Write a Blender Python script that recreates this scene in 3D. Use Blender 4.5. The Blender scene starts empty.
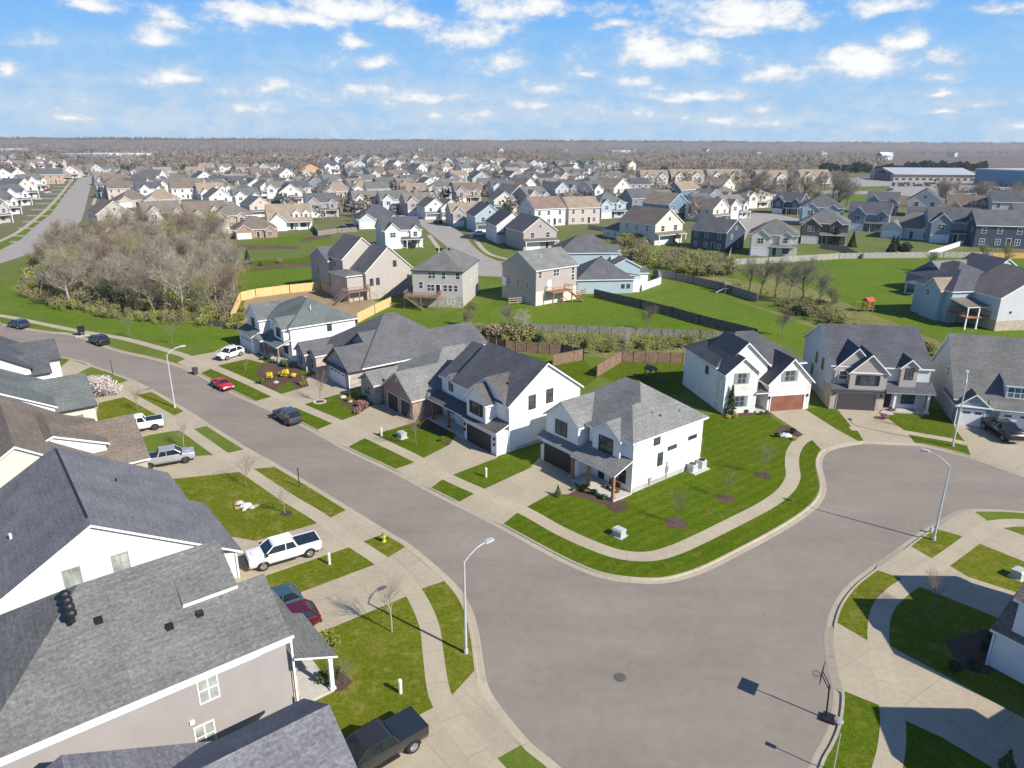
import bpy, math, random
from mathutils import Vector, Matrix
from mathutils.geometry import delaunay_2d_cdt
R = math.radians
PI = math.pi
SC = bpy.context.scene
COL = SC.collection
# ---------------------------------------------------------------- camera model (metres, camera over the origin)
CH = 34.0; FPX = 710.0; HOR = 142.0; ROLL = R(0.2)
PITCH = math.atan((384-HOR)/FPX); SP, CP = math.sin(PITCH), math.cos(PITCH)
def ray(x, y):
    u = (x-512)/FPX; v = (y-384)/FPX
    c, s = math.cos(ROLL), math.sin(ROLL)
    u, v = u*c+v*s, -u*s+v*c
    return (u, CP-v*SP, -SP-v*CP)
def G(x, y, z=0.0):
    r = ray(x, y); t = (z-CH)/r[2]
    return (r[0]*t, r[1]*t)
def PX(X, Y, Z=0.0):
    dz = Z-CH; a = Y*CP-dz*SP; b = Y*SP+dz*CP
    u = X/a; v = -b/a
    c, s = math.cos(ROLL), math.sin(ROLL)
    return (512+FPX*(u*c-v*s), 384+FPX*(u*s+v*c))
# ---------------------------------------------------------------- tagging
def tag(o, label=None, cat=None, group=None, kind=None):
    if label: o['label'] = label
    if cat: o['category'] = cat
    if group: o['group'] = group
    if kind: o['kind'] = kind
    return o
def empty(name, loc=(0, 0, 0), rz=0.0):
    o = bpy.data.objects.new(name, None); COL.objects.link(o)
    o.location = loc; o.rotation_euler = (0, 0, rz); o.empty_display_size = 0.3
    return o
def dup(root, loc=None, rz=None, scale=None):
    r = root.copy(); COL.objects.link(r)
    if loc is not None: r.location = loc
    if rz is not None: r.rotation_euler = (0, 0, rz)
    if scale is not None: r.scale = (scale,)*3 if not isinstance(scale, tuple) else scale
    for ch in list(root.children):
        c = ch.copy(); COL.objects.link(c); c.parent = r
        for g in list(ch.children):
            d = g.copy(); COL.objects.link(d); d.parent = c
    return r
# ---------------------------------------------------------------- materials
MATS = {}
def newmat(name):
    m = bpy.data.materials.new(name); m.use_nodes = True
    nt = m.node_tree; b = nt.nodes['Principled BSDF']
    return m, nt, b
def N(nt, t, **kw):
    n = nt.nodes.new(t)
    for k, v in kw.items(): setattr(n, k, v)
    return n
def L(nt, a, b): nt.links.new(a, b)
def mixc(nt, fac, a, b, mode='MIX'):
    n = N(nt, 'ShaderNodeMix', data_type='RGBA', blend_type=mode)
    for s, v in ((n.inputs[0], fac), (n.inputs[6], a), (n.inputs[7], b)):
        if isinstance(v, (int, float)): s.default_value = v
        elif isinstance(v, tuple): s.default_value = (*v[:3], 1)
        else: L(nt, v, s)
    return n.outputs[2]
def noise(nt, scale, detail=3.0, rough=.55, coord='Object', vec=None):
    n = N(nt, 'ShaderNodeTexNoise'); n.inputs['Scale'].default_value = scale
    n.inputs['Detail'].default_value = detail; n.inputs['Roughness'].default_value = rough
    if vec is None:
        tc = N(nt, 'ShaderNodeTexCoord'); vec = tc.outputs[coord]
    L(nt, vec, n.inputs['Vector'])
    return n.outputs['Fac']
def ramp(nt, fac, stops):
    n = N(nt, 'ShaderNodeValToRGB'); e = n.color_ramp.elements
    while len(e) < len(stops): e.new(.5)
    for el, (p, c) in zip(e, stops):
        el.position = p; el.color = (*c[:3], 1) if isinstance(c, tuple) else (c, c, c, 1)
    L(nt, fac, n.inputs[0]); return n.outputs[0]
def bump(nt, b, h, strength=.3, dist=.05):
    n = N(nt, 'ShaderNodeBump'); n.inputs['Strength'].default_value = strength; n.inputs['Distance'].default_value = dist
    L(nt, h, n.inputs['Height']); L(nt, n.outputs[0], b.inputs['Normal'])
def plain(name, col, rough=.6, var=.12, scale=3.0, metal=0.0, spec=.4, coat=0.0):
    if name in MATS: return MATS[name]
    m, nt, b = newmat(name)
    f = noise(nt, scale, 4)
    c1 = tuple(max(0, c*(1-var)) for c in col); c2 = tuple(min(1, c*(1+var)) for c in col)
    L(nt, ramp(nt, f, [(.3, c1), (.7, c2)]), b.inputs['Base Color'])
    b.inputs['Roughness'].default_value = rough; b.inputs['Metallic'].default_value = metal
    b.inputs['Specular IOR Level'].default_value = spec
    if coat: b.inputs['Coat Weight'].default_value = coat; b.inputs['Coat Roughness'].default_value = .05
    MATS[name] = m; return m
def siding(name, col, pitch=.2, var=.05, rough=.55):
    if name in MATS: return MATS[name]
    m, nt, b = newmat(name)
    tc = N(nt, 'ShaderNodeTexCoord'); sx = N(nt, 'ShaderNodeSeparateXYZ'); L(nt, tc.outputs['Object'], sx.inputs[0])
    d = N(nt, 'ShaderNodeMath', operation='DIVIDE'); L(nt, sx.outputs[2], d.inputs[0]); d.inputs[1].default_value = pitch
    fr = N(nt, 'ShaderNodeMath', operation='FRACT'); L(nt, d.outputs[0], fr.inputs[0])
    f = noise(nt, .6, 5)
    base = ramp(nt, f, [(.3, tuple(c*(1-var) for c in col)), (.7, tuple(min(1, c*(1+var)) for c in col))])
    line = ramp(nt, fr.outputs[0], [(0, .8), (.10, 1.0), (1, 1.0)])
    L(nt, mixc(nt, 1.0, base, line, 'MULTIPLY'), b.inputs['Base Color'])
    b.inputs['Roughness'].default_value = rough
    MATS[name] = m; return m
def bricky(name, c1, c2, mortar, bw=.22, bh=.075, ms=.012, rough=.85, sq=1, off=.5):
    if name in MATS: return MATS[name]
    m, nt, b = newmat(name)
    uv = N(nt, 'ShaderNodeUVMap'); t = N(nt, 'ShaderNodeTexBrick')
    L(nt, uv.outputs[0], t.inputs['Vector'])
    t.inputs['Scale'].default_value = 1; t.inputs['Brick Width'].default_value = bw; t.inputs['Row Height'].default_value = bh
    t.inputs['Mortar Size'].default_value = ms; t.inputs['Color1'].default_value = (*c1, 1); t.inputs['Color2'].default_value = (*c2, 1)
    t.inputs['Mortar'].default_value = (*mortar, 1); t.offset = off
    f = noise(nt, 1.3, 5)
    L(nt, mixc(nt, .5, t.outputs[0], ramp(nt, f, [(.3, .55), (.7, 1.3)]), 'MULTIPLY'), b.inputs['Base Color'])
    b.inputs['Roughness'].default_value = rough
    MATS[name] = m; return m
def shingle(name, col, var=.13, rough=.9):
    if name in MATS: return MATS[name]
    m, nt, b = newmat(name)
    uv = N(nt, 'ShaderNodeUVMap'); t = N(nt, 'ShaderNodeTexBrick'); L(nt, uv.outputs[0], t.inputs['Vector'])
    t.inputs['Scale'].default_value = 1; t.inputs['Brick Width'].default_value = .30; t.inputs['Row Height'].default_value = .145
    t.inputs['Mortar Size'].default_value = .012; t.inputs['Bias'].default_value = -.1
    t.inputs['Color1'].default_value = (*[c*(1-var) for c in col], 1); t.inputs['Color2'].default_value = (*[min(1, c*(1+var)) for c in col], 1)
    t.inputs['Mortar'].default_value = (*[c*.78 for c in col], 1)
    f = noise(nt, 5.0, 4, vec=uv.outputs[0]); f2 = noise(nt, .35, 4, vec=uv.outputs[0])
    c = mixc(nt, 1.0, t.outputs[0], ramp(nt, f, [(.3, .74), (.7, 1.28)]), 'MULTIPLY')
    mp = N(nt, 'ShaderNodeMapping'); mp.inputs['Scale'].default_value = (.25, 5.5, 1); L(nt, uv.outputs[0], mp.inputs[0])
    f3 = noise(nt, 1.0, 3, vec=mp.outputs[0])
    c = mixc(nt, 1.0, c, ramp(nt, f3, [(.3, .86), (.7, 1.13)]), 'MULTIPLY')
    c = mixc(nt, 1.0, c, ramp(nt, f2, [(.3, .82), (.7, 1.16)]), 'MULTIPLY')
    L(nt, c, b.inputs['Base Color']); b.inputs['Roughness'].default_value = rough; b.inputs['Specular IOR Level'].default_value = .2
    MATS[name] = m; return m
def glass(name='window_glass', col=(.035, .045, .055)):
    if name in MATS: return MATS[name]
    m, nt, b = newmat(name)
    f = noise(nt, .9, 2)
    L(nt, ramp(nt, f, [(.35, col), (.7, tuple(c*2.2 for c in col))]), b.inputs['Base Color'])
    b.inputs['Roughness'].default_value = .06; b.inputs['Specular IOR Level'].default_value = .6
    MATS[name] = m; return m
# ---------------------------------------------------------------- mesh builder
class MB:
    def __init__(s): s.v = []; s.f = []; s.m = []; s.uv = None
    def add(s, vs, fs, mi=0):
        o = len(s.v); s.v.extend(vs)
        for f in fs: s.f.append(tuple(i+o for i in f)); s.m.append(mi)
    def quad(s, a, b, c, d, mi=0): s.add([a, b, c, d], [(0, 1, 2, 3)], mi)
    def box(s, x0, y0, z0, x1, y1, z1, mi=0, top=None):
        vs = [(x0, y0, z0), (x1, y0, z0), (x1, y1, z0), (x0, y1, z0), (x0, y0, z1), (x1, y0, z1), (x1, y1, z1), (x0, y1, z1)]
        s.add(vs, [(0, 3, 2, 1), (0, 1, 5, 4), (1, 2, 6, 5), (2, 3, 7, 6), (3, 0, 4, 7)], mi)
        s.add(vs[4:], [(0, 1, 2, 3)], mi if top is None else top)
    def prism(s, poly, axis, a0, a1, mi=0, cap=None, sides=None):
        # poly: 2D points, extruded along axis ('x' -> poly is (y,z); 'y' -> (x,z); 'z' -> (x,y))
        n = len(poly)
        def P(p, a): return (a, p[0], p[1]) if axis == 'x' else ((p[0], a, p[1]) if axis == 'y' else (p[0], p[1], a))
        vs = [P(p, a0) for p in poly]+[P(p, a1) for p in poly]
        area = sum(poly[i][0]*poly[(i+1) % n][1]-poly[(i+1) % n][0]*poly[i][1] for i in range(n))
        flip = (area < 0) != (axis == 'y')
        for i in range(n):
            j = (i+1) % n; f = (i, j, n+j, n+i)
            s.add([vs[k] for k in (f[::-1] if flip else f)], [(0, 1, 2, 3)], mi if sides is None else sides[i])
        c = mi if cap is None else cap
        b0 = list(range(n)); b1 = list(range(n, 2*n))
        s.add([vs[k] for k in (b0 if flip else b0[::-1])], [tuple(range(n))], c)
        s.add([vs[k] for k in (b1[::-1] if flip else b1)], [tuple(range(n))], c)
    def tube(s, p0, p1, r0, r1, n=6, mi=0, cap=True):
        a = Vector(p0); b = Vector(p1); d = (b-a)
        if d.length < 1e-6: return
        d.normalize(); u = d.orthogonal().normalized(); w = d.cross(u)
        vs = []
        for c, r in ((a, r0), (b, r1)):
            for k in range(n):
                t = 2*PI*k/n; vs.append(tuple(c+u*(r*math.cos(t))+w*(r*math.sin(t))))
        fs = [(k, (k+1) % n, n+(k+1) % n, n+k) for k in range(n)]
        if cap: fs.append(tuple(range(n-1, -1, -1))); fs.append(tuple(range(n, 2*n)))
        s.add(vs, fs, mi)
    def lathe(s, prof, n=12, c=(0, 0), mi=0):
        vs = []
        for r, z in prof:
            for k in range(n):
                t = 2*PI*k/n; vs.append((c[0]+r*math.cos(t), c[1]+r*math.sin(t), z))
        fs = []
        for i in range(len(prof)-1):
            for k in range(n):
                k2 = (k+1) % n; fs.append((i*n+k, i*n+k2, (i+1)*n+k2, (i+1)*n+k))
        fs.append(tuple(range(n-1, -1, -1))); o = (len(prof)-1)*n; fs.append(tuple(range(o, o+n)))
        s.add(vs, fs, mi)
    def build(s, name, mats, parent=None, loc=None, uv=False, smooth=False):
        me = bpy.data.meshes.new(name); me.from_pydata(s.v, [], s.f)
        mats = mats if isinstance(mats, (list, tuple)) else [mats]
        for m in mats: me.materials.append(m)
        if len(mats) > 1: me.polygons.foreach_set('material_index', s.m)
        if uv:
            lay = me.uv_layers.new(name='UVMap'); data = []
            for p in me.polygons:
                n = p.normal
                if abs(n.z) > .995: U = Vector((1, 0, 0)); V = Vector((0, 1, 0))
                else:
                    U = Vector((-n.y, n.x, 0)).normalized(); V = n.cross(U)
                for li in p.loop_indices:
                    c = me.vertices[me.loops[li].vertex_index].co
                    data.extend((c.dot(U)+p.index*.137, c.dot(V)))
            lay.data.foreach_set('uv', data)
        if smooth: me.polygons.foreach_set('use_smooth', [True]*len(me.polygons))
        me.update()
        o = bpy.data.objects.new(name, me); COL.objects.link(o)
        if parent is not None: o.parent = parent
        if loc is not None: o.location = loc
        return o
def catmull(pts, n=6, closed=False):
    out = []; m = len(pts)
    rng = range(m if closed else m-1)
    for i in rng:
        p0 = pts[(i-1) % m] if closed or i > 0 else pts[0]; p1 = pts[i]; p2 = pts[(i+1) % m]
        p3 = pts[(i+2) % m] if closed or i+2 < m else pts[-1]
        for k in range(n):
            t = k/n
            out.append(tuple(.5*(2*p1[j]+(p2[j]-p0[j])*t+(2*p0[j]-5*p1[j]+4*p2[j]-p3[j])*t*t+(3*p1[j]-p0[j]-3*p2[j]+p3[j])*t**3) for j in range(2)))
    if not closed: out.append(tuple(pts[-1]))
    return out
def inpoly(p, poly):
    x, y = p; c = False; n = len(poly); j = n-1
    for i in range(n):
        xi, yi = poly[i]; xj, yj = poly[j]
        if (yi > y) != (yj > y) and x < (xj-xi)*(y-yi)/(yj-yi)+xi: c = not c
        j = i
    return c
# ---------------------------------------------------------------- ground materials
def grass_mat(name, c1, c2, c3, sc=1.0, stripe=None, rough=.95):
    m, nt, b = newmat(name)
    tc = N(nt, 'ShaderNodeTexCoord'); v = tc.outputs['Object']
    f1 = noise(nt, .09*sc, 5, .6, vec=v); f2 = noise(nt, .7*sc, 6, .7, vec=v); f3 = noise(nt, 9.0*sc, 3, .7, vec=v)
    a = ramp(nt, f1, [(.32, c1), (.68, c2)])
    a = mixc(nt, ramp(nt, f2, [(.5, 0.0), (.70, .85)]), a, c3)
    f6 = noise(nt, 2.6*sc, 5, .75, vec=v)
    a = mixc(nt, 1.0, a, ramp(nt, f6, [(.28, .62), (.72, 1.38)]), 'MULTIPLY')
    a = mixc(nt, 1.0, a, ramp(nt, f3, [(.25, .6), (.75, 1.4)]), 'MULTIPLY')
    if stripe:
        ang, wid, amt = stripe
        mp = N(nt, 'ShaderNodeMapping'); mp.inputs['Rotation'].default_value = (0, 0, ang); L(nt, v, mp.inputs[0])
        sx = N(nt, 'ShaderNodeSeparateXYZ'); L(nt, mp.outputs[0], sx.inputs[0])
        ad = N(nt, 'ShaderNodeMath', operation='MULTIPLY_ADD'); L(nt, f2, ad.inputs[0]); ad.inputs[1].default_value = .5; L(nt, sx.outputs[0], ad.inputs[2])
        dv = N(nt, 'ShaderNodeMath', operation='MULTIPLY'); L(nt, ad.outputs[0], dv.inputs[0]); dv.inputs[1].default_value = PI/wid
        sn = N(nt, 'ShaderNodeMath', operation='SINE'); L(nt, dv.outputs[0], sn.inputs[0])
        mr = N(nt, 'ShaderNodeMapRange'); mr.inputs[1].default_value = -1; mr.inputs[2].default_value = 1
        mr.inputs[3].default_value = 1-amt; mr.inputs[4].default_value = 1+amt; L(nt, sn.outputs[0], mr.inputs[0])
        a = mixc(nt, 1.0, a, mr.outputs[0], 'MULTIPLY')
    L(nt, a, b.inputs['Base Color']); b.inputs['Roughness'].default_value = rough; b.inputs['Specular IOR Level'].default_value = .04
    bump(nt, b, f3, .6, .12)
    MATS[name] = m; return m
GR_TERR = None
def terrain_mat():
    # lawns near the camera, mixed lawn / brown woodland floor / tan fields further out (one real ground)
    m, nt, b = newmat('terrain_ground')
    tc = N(nt, 'ShaderNodeTexCoord'); v = tc.outputs['Object']
    f1 = noise(nt, .09, 5, .6, vec=v); f2 = noise(nt, .7, 6, .7, vec=v); f3 = noise(nt, 9.0, 3, .7, vec=v); f4 = noise(nt, .012, 4, .6, vec=v); f5 = noise(nt, .0035, 5, .65, vec=v)
    a = ramp(nt, f1, [(.32, (.090, .138, .014)), (.68, (.126, .168, .022))])
    a = mixc(nt, ramp(nt, f2, [(.5, 0.0), (.74, .7)]), a, (.20, .185, .075))
    a = mixc(nt, 1.0, a, ramp(nt, f3, [(.25, .68), (.75, 1.32)]), 'MULTIPLY')
    far = ramp(nt, f4, [(.35, (.15, .125, .085)), (.5, (.155, .145, .08)), (.62, (.12, .145, .05)), (.75, (.22, .18, .13))])
    far2 = ramp(nt, f5, [(.35, (.13, .105, .08)), (.55, (.175, .14, .11)), (.7, (.13, .14, .07))])
    ln = N(nt, 'ShaderNodeVectorMath', operation='LENGTH'); L(nt, v, ln.inputs[0])
    def step(lo, hi):
        mr = N(nt, 'ShaderNodeMapRange'); mr.inputs[1].default_value = lo; mr.inputs[2].default_value = hi; L(nt, ln.outputs['Value'], mr.inputs[0]); return mr.outputs[0]
    a = mixc(nt, step(200, 380), a, far); a = mixc(nt, step(900, 1500), a, far2)
    L(nt, a, b.inputs['Base Color']); b.inputs['Roughness'].default_value = .95; b.inputs['Specular IOR Level'].default_value = .1
    bump(nt, b, f3, .5, .1)
    return m
def asphalt_mat():
    m, nt, b = newmat('asphalt')
    tc = N(nt, 'ShaderNodeTexCoord'); v = tc.outputs['Object']
    f1 = noise(nt, .12, 5, .6, vec=v); f2 = noise(nt, 1.1, 5, .65, vec=v); f3 = noise(nt, 40, 2, .6, vec=v)
    mp = N(nt, 'ShaderNodeMapping'); mp.inputs['Scale'].default_value = (.28, 1.5, 1); mp.inputs['Rotation'].default_value = (0, 0, R(14)); L(nt, v, mp.inputs[0])
    f4 = noise(nt, .22, 6, .62, vec=mp.outputs[0])
    a = ramp(nt, f1, [(.3, (.226, .194, .163)), (.7, (.270, .233, .194))])
    a = mixc(nt, 1.0, a, ramp(nt, f4, [(.3, .90), (.5, 1.0), (.72, 1.07)]), 'MULTIPLY')
    a = mixc(nt, 1.0, a, ramp(nt, f2, [(.3, .93), (.7, 1.06)]), 'MULTIPLY')
    a = mixc(nt, 1.0, a, ramp(nt, f3, [(.2, .78), (.8, 1.2)]), 'MULTIPLY')
    # hairline cracks
    vo = N(nt, 'ShaderNodeTexVoronoi', feature='DISTANCE_TO_EDGE'); vo.inputs['Scale'].default_value = .11
    wv = N(nt, 'ShaderNodeTexNoise'); wv.inputs['Scale'].default_value = .5; wv.inputs['Detail'].default_value = 4; L(nt, v, wv.inputs['Vector'])
    ad = N(nt, 'ShaderNodeVectorMath', operation='MULTIPLY_ADD'); L(nt, wv.outputs['Color'], ad.inputs[0]); ad.inputs[1].default_value = (4, 4, 0); L(nt, v, ad.inputs[2])
    L(nt, ad.outputs[0], vo.inputs['Vector'])
    cr = ramp(nt, vo.outputs['Distance'], [(0, .78), (.007, 1.0), (1, 1.0)])
    a = mixc(nt, ramp(nt, f2, [(.5, 0.0), (.6, 1.0)]), a, mixc(nt, 1.0, a, cr, 'MULTIPLY'))
    L(nt, a, b.inputs['Base Color']); b.inputs['Roughness'].default_value = .9; b.inputs['Specular IOR Level'].default_value = .25
    return m
def concrete_mat(name, col, joint=None, rot=0.0, uvj=False):
    m, nt, b = newmat(name)
    tc = N(nt, 'ShaderNodeTexCoord'); v = tc.outputs['Object']
    f1 = noise(nt, .25, 5, .6, vec=v); f2 = noise(nt, 2.5, 5, .7, vec=v); f3 = noise(nt, 30, 2, vec=v)
    a = ramp(nt, f1, [(.3, tuple(c*.9 for c in col)), (.7, tuple(c*1.07 for c in col))])
    a = mixc(nt, 1.0, a, ramp(nt, f2, [(.25, .86), (.6, 1.02), (.8, 1.08)]), 'MULTIPLY')
    a = mixc(nt, 1.0, a, ramp(nt, f3, [(.2, .92), (.8, 1.07)]), 'MULTIPLY')
    if joint:
        t = N(nt, 'ShaderNodeTexBrick'); t.offset = 0; t.inputs['Scale'].default_value = 1
        t.inputs['Brick Width'].default_value = joint[0]; t.inputs['Row Height'].default_value = joint[1]; t.inputs['Mortar Size'].default_value = .022
        t.inputs['Color1'].default_value = (1, 1, 1, 1); t.inputs['Color2'].default_value = (.972, .965, .955, 1); t.inputs['Mortar'].default_value = (.72, .70, .67, 1)
        if uvj: uv = N(nt, 'ShaderNodeUVMap'); L(nt, uv.outputs[0], t.inputs['Vector'])
        else:
            mp = N(nt, 'ShaderNodeMapping'); mp.inputs['Rotation'].default_value = (0, 0, rot); L(nt, v, mp.inputs[0]); L(nt, mp.outputs[0], t.inputs['Vector'])
        a = mixc(nt, 1.0, a, t.outputs[0], 'MULTIPLY')
    L(nt, a, b.inputs['Base Color']); b.inputs['Roughness'].default_value = .9; b.inputs['Specular IOR Level'].default_value = .2
    return m
M_ASPH = asphalt_mat()
CONC = (.41, .352, .258)
M_DRIVE = concrete_mat('driveway_concrete', CONC, (4.2, 4.2), R(51.5))
M_DRIVE_E = concrete_mat('driveway_concrete_east', CONC, (4.2, 4.2), R(-33))
M_WALK = concrete_mat('sidewalk_concrete', (.43, .372, .272), (3.2, 9.0), uvj=True)
M_KERB = concrete_mat('kerb_concrete', (.415, .362, .27), (3.2, 9.0), uvj=True)
M_FARROAD = concrete_mat('far_road_concrete', (.33, .30, .275))
M_LAWN = grass_mat('lawn_grass', (.068, .112, .006), (.098, .138, .008), (.155, .152, .024))
M_LAWN_S = grass_mat('striped_lawn_grass', (.064, .108, .005), (.090, .134, .007), (.14, .145, .018), stripe=(R(51.5), .6, .075))
M_LAWN_DRY = grass_mat('dry_lawn_grass', (.098, .128, .008), (.138, .155, .014), (.24, .198, .055))
M_FIELD = grass_mat('field_grass', (.084, .148, .012), (.118, .176, .018), (.165, .172, .034), .6)
M_SWALE = grass_mat('swale_rough_grass', (.14, .15, .045), (.22, .20, .08), (.30, .24, .13), 1.2)
M_SOIL = grass_mat('garden_soil', (.10, .070, .048), (.15, .105, .075), (.20, .15, .11), 2.0)
M_MULCH = grass_mat('bark_mulch', (.085, .055, .042), (.13, .085, .065), (.17, .12, .09), 3.0)
M_DIRT = grass_mat('bare_dirt', (.30, .215, .13), (.36, .27, .17), (.22, .18, .10), 1.5)
M_WOODFLOOR = grass_mat('woodland_floor', (.17, .145, .085), (.22, .18, .11), (.19, .19, .06), 1.0)
# ---------------------------------------------------------------- road outline (back of kerb), road on the right of travel
NP = [(33,329),(74,334),(117,349),(150,356.6),(176,363.5),(200,373),(228,388),(256.4,401.5),(275,409.5),(306,424),(348,447),(395,469),(430,487.4),(459,502),(502,523.5),(549,549),(584,566),(609,574),(637,577.5),(666,577),(699,567.4),(736,549.4),(769,532),(797,515),(814,500.6),(820,486),(816,466),(817,457),(822,450),(836,445),(862,441),(889,442),(915,443),(936,446.6),(971,455.5),(1023,474)]
EP = [(1023,513),(1000,511.5),(974,511.5),(961,513.7),(945,523.4),(925.6,535),(910,546.5),(877,570),(857,586),(843.5,603.5),(837,621),(834,643),(838.6,671),(843.5,690),(843.5,708),(839.6,729),(833,745),(823,764.5)]
SPX = [(66,358.6),(92,367),(129,380.5),(152,392),(183.6,411),(206.6,426),(244,449.5),(275,467),(312,489),(346,510),(386,535),(405.5,547),(444.5,581),(462,605.5),(470,633),(475,669),(480,690),(494,712),(521,745),(537,759),(548,768)]
Nw = [(-170, 168), (-135, 152)]+[G(*p) for p in NP]
Ew = [G(*p) for p in EP]
Sw = [(-172, 157), (-138, 142), (-105, 126.5)]+[G(*p) for p in SPX]
loopN = catmull(Nw, 5); loopB = catmull([Nw[-1], (60.5, 66.5), (61, 62), (56, 60.6), Ew[0]], 4)[1:-1]
loopE = catmull(Ew+[(16.9, 29.6), (17.2, 26), (19, 21)], 5)
loopS = catmull(Sw+[(4.6, 28.6), (7, 24.5), (10, 19)], 5)[::-1]
ROAD = loopN+loopB+loopE+loopS
# ---------------------------------------------------------------- flatwork polygons (pixel outlines projected on the ground once)
def gp(px): return [G(*p) for p in px]
DRV = {
 'R1': [(177,362.5),(192,356),(214,352),(232,343),(250,350),(266,360),(262,363),(247,359),(220,365),(200,373.5)],
 'R2': [(256,401),(272,396.5),(283,393.7),(309,386),(306,379),(320,371),(327,370),(347,389),(352,393),(337,394.5),(304,404.5),(294.5,407.6),(297,419.5)],
 'R3': [(316.5,430),(331,424),(357,415),(372,405),(386,404),(412,416),(416,422),(373,435),(361,440),(348,447)],
 'R4': [(395,469),(413,463),(423.5,458),(450,444.5),(455,436),(464,436),(500,453),(497,458),(455,474),(444.5,478),(431,487.8)],
 'R5': [(459,502),(476,492.7),(486.4,488),(530,468),(539,458),(575,476),(573,482),(578,489),(568,494.5),(549,494.5),(526.5,507),(517,513),(503,524)],
 'C1': [(764,406),(804,405),(804.4,409),(836,429),(845,434),(858,441),(836,445.5),(822,450.5),(812,440),(804,435),(778,418),(770,412),(745,413),(748,405)],
 'C2': [(834,405),(873,406),(886,402),(893,404),(891,412),(884,416),(905,431),(915,443),(889,442.5),(864,441.5),(857,430),(852,427.5)],
 'C3': [(952,418),(1012,424),(1030,430),(1045,452),(1050,485),(1023,474.5),(971,456),(966,443),(955,429)],
 'L1': [(70,359.5),(91,366.8),(82,371),(72,378),(45,392),(25,385),(58,374),(62,366)],
 'L2': [(129,380),(152,392),(137,395),(124,397),(99,403),(94,425),(60,430),(74,405),(98,392),(110,387)],
 'L3': [(184,411),(207,426),(190,430),(173,431),(150,435),(125,442),(100,440),(120,425),(153,416),(171,417)],
 'L4': [(244,449.5),(275,467),(252,469),(244,471.5),(174,479),(150,482),(140,462),(185,457),(212,455),(228,453)],
 'L5 upper': [(346,510),(384,534),(364.5,541),(350,547),(245,583),(225,590),(222,545),(233,537),(256,541),(315,524),(329,518.5)],
 'L5': [(405,547),(444.5,581),(421,589),(406,596.5),(335,626.5),(300,640),(255,615),(270,600),(302,592),(375,564.5),(389,557)],
 'L6': [(475,670),(521,745),(493,761),(484,775),(440,820),(330,830),(330,752),(413,718.5),(433.5,707.5),(451,696.5)],
}
DRVE = {
 'E0': [(937,529),(961,513.5),(974,511.5),(990,522.5),(1005,529),(1040,541),(1040,568),(980,544),(964.6,537)],
 'E1': [(911,546.5),(932,558.6),(948,565),(968,577),(996,586),(1040,600),(1040,650),(996,617),(918,586),(900,578),(877,570)],
 'E2': [(826,616),(836,622),(869,641.5),(888,645),(913,658.5),(1030,722),(1070,800),(993,768),(943,738),(905,720.5),(881,706),(843.5,691),(830,686)],
}
WALKS = [
 ('north', [(-30,314),(0,315.6),(45,324.4),(78,331),(125,339),(176,353),(191,358.5),(214.5,367.5),(247.7,382),(279,396.6),(308,409.5),(337.5,422),(372,437.6),(416.7,459),(446.4,476.5),(481.6,492.5),(524.5,511),(558.6,530),(593.75,546),(621,554.7),(648.4,556.5),(672,551),(699,539.3),(742,518),(769,503.5),(786,490),(793,477),(792,464.5),(793,453),(799,443),(810,436)], 1.5),
 ('cul_de_sac', [(850,428.5),(866,429.5),(884,430.5),(900,431.5),(926.5,436),(950,440),(967,444)], 1.3),
 ('south', [(88,376),(117,390),(140.6,401.6),(168,417),(195,435.7),(220,453.5),(249.6,472.5),(286,497),(319,517),(345,537),(378,558.6),(400,575),(417,597.6),(429,625),(433,652),(437,682.5),(443,702),(458.6,727),(478,753),(490,768),(506,785)], 1.45),
 ('east', [(1050,525),(1023,523),(1003,523.5),(988,527.5),(964.6,545),(941,562),(918,578),(898,591.5),(884.5,605.5),(879,621),(878.5,642),(880,657),(885.5,677),(891,704),(893,727),(891,751),(886,772),(878,800)], 1.45),
]
DPOLY = {k: gp(v) for k, v in DRV.items()}; DPOLY_E = {k: gp(v) for k, v in DRVE.items()}
ALLD = list(DPOLY.values())+list(DPOLY_E.values())
def cdt_faces(polys, extra=()):
    vs = []; fs = []
    for p in polys:
        if sum(p[i][0]*p[(i+1) % len(p)][1]-p[(i+1) % len(p)][0]*p[i][1] for i in range(len(p))) < 0: p = list(p)[::-1]
        o = len(vs); vs.extend(Vector(q) for q in p); fs.append(list(range(o, o+len(p))))
    vs.extend(Vector(q) for q in extra)
    V, E_, F, ov, oe, of = delaunay_2d_cdt(vs, [], fs, 0, 1e-4)
    return V, F, of
def sheet(name, poly, z, mat, cut=None, kind='structure', uv=False):
    b = MB()
    V, F, of = cdt_faces([poly]+([cut] if cut else []))
    for f, o in zip(F, of):
        if 0 in o and 1 not in o: b.add([(V[i].x, V[i].y, z) for i in f], [(0, 1, 2)])
    # keep faces pointing up
    for k, f in enumerate(b.f):
        a, c, d = (b.v[i] for i in f)
        if (c[0]-a[0])*(d[1]-a[1])-(c[1]-a[1])*(d[0]-a[0]) < 0: b.f[k] = f[::-1]
    o = b.build(name, mat, uv=uv); o['kind'] = kind
    return o
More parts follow.
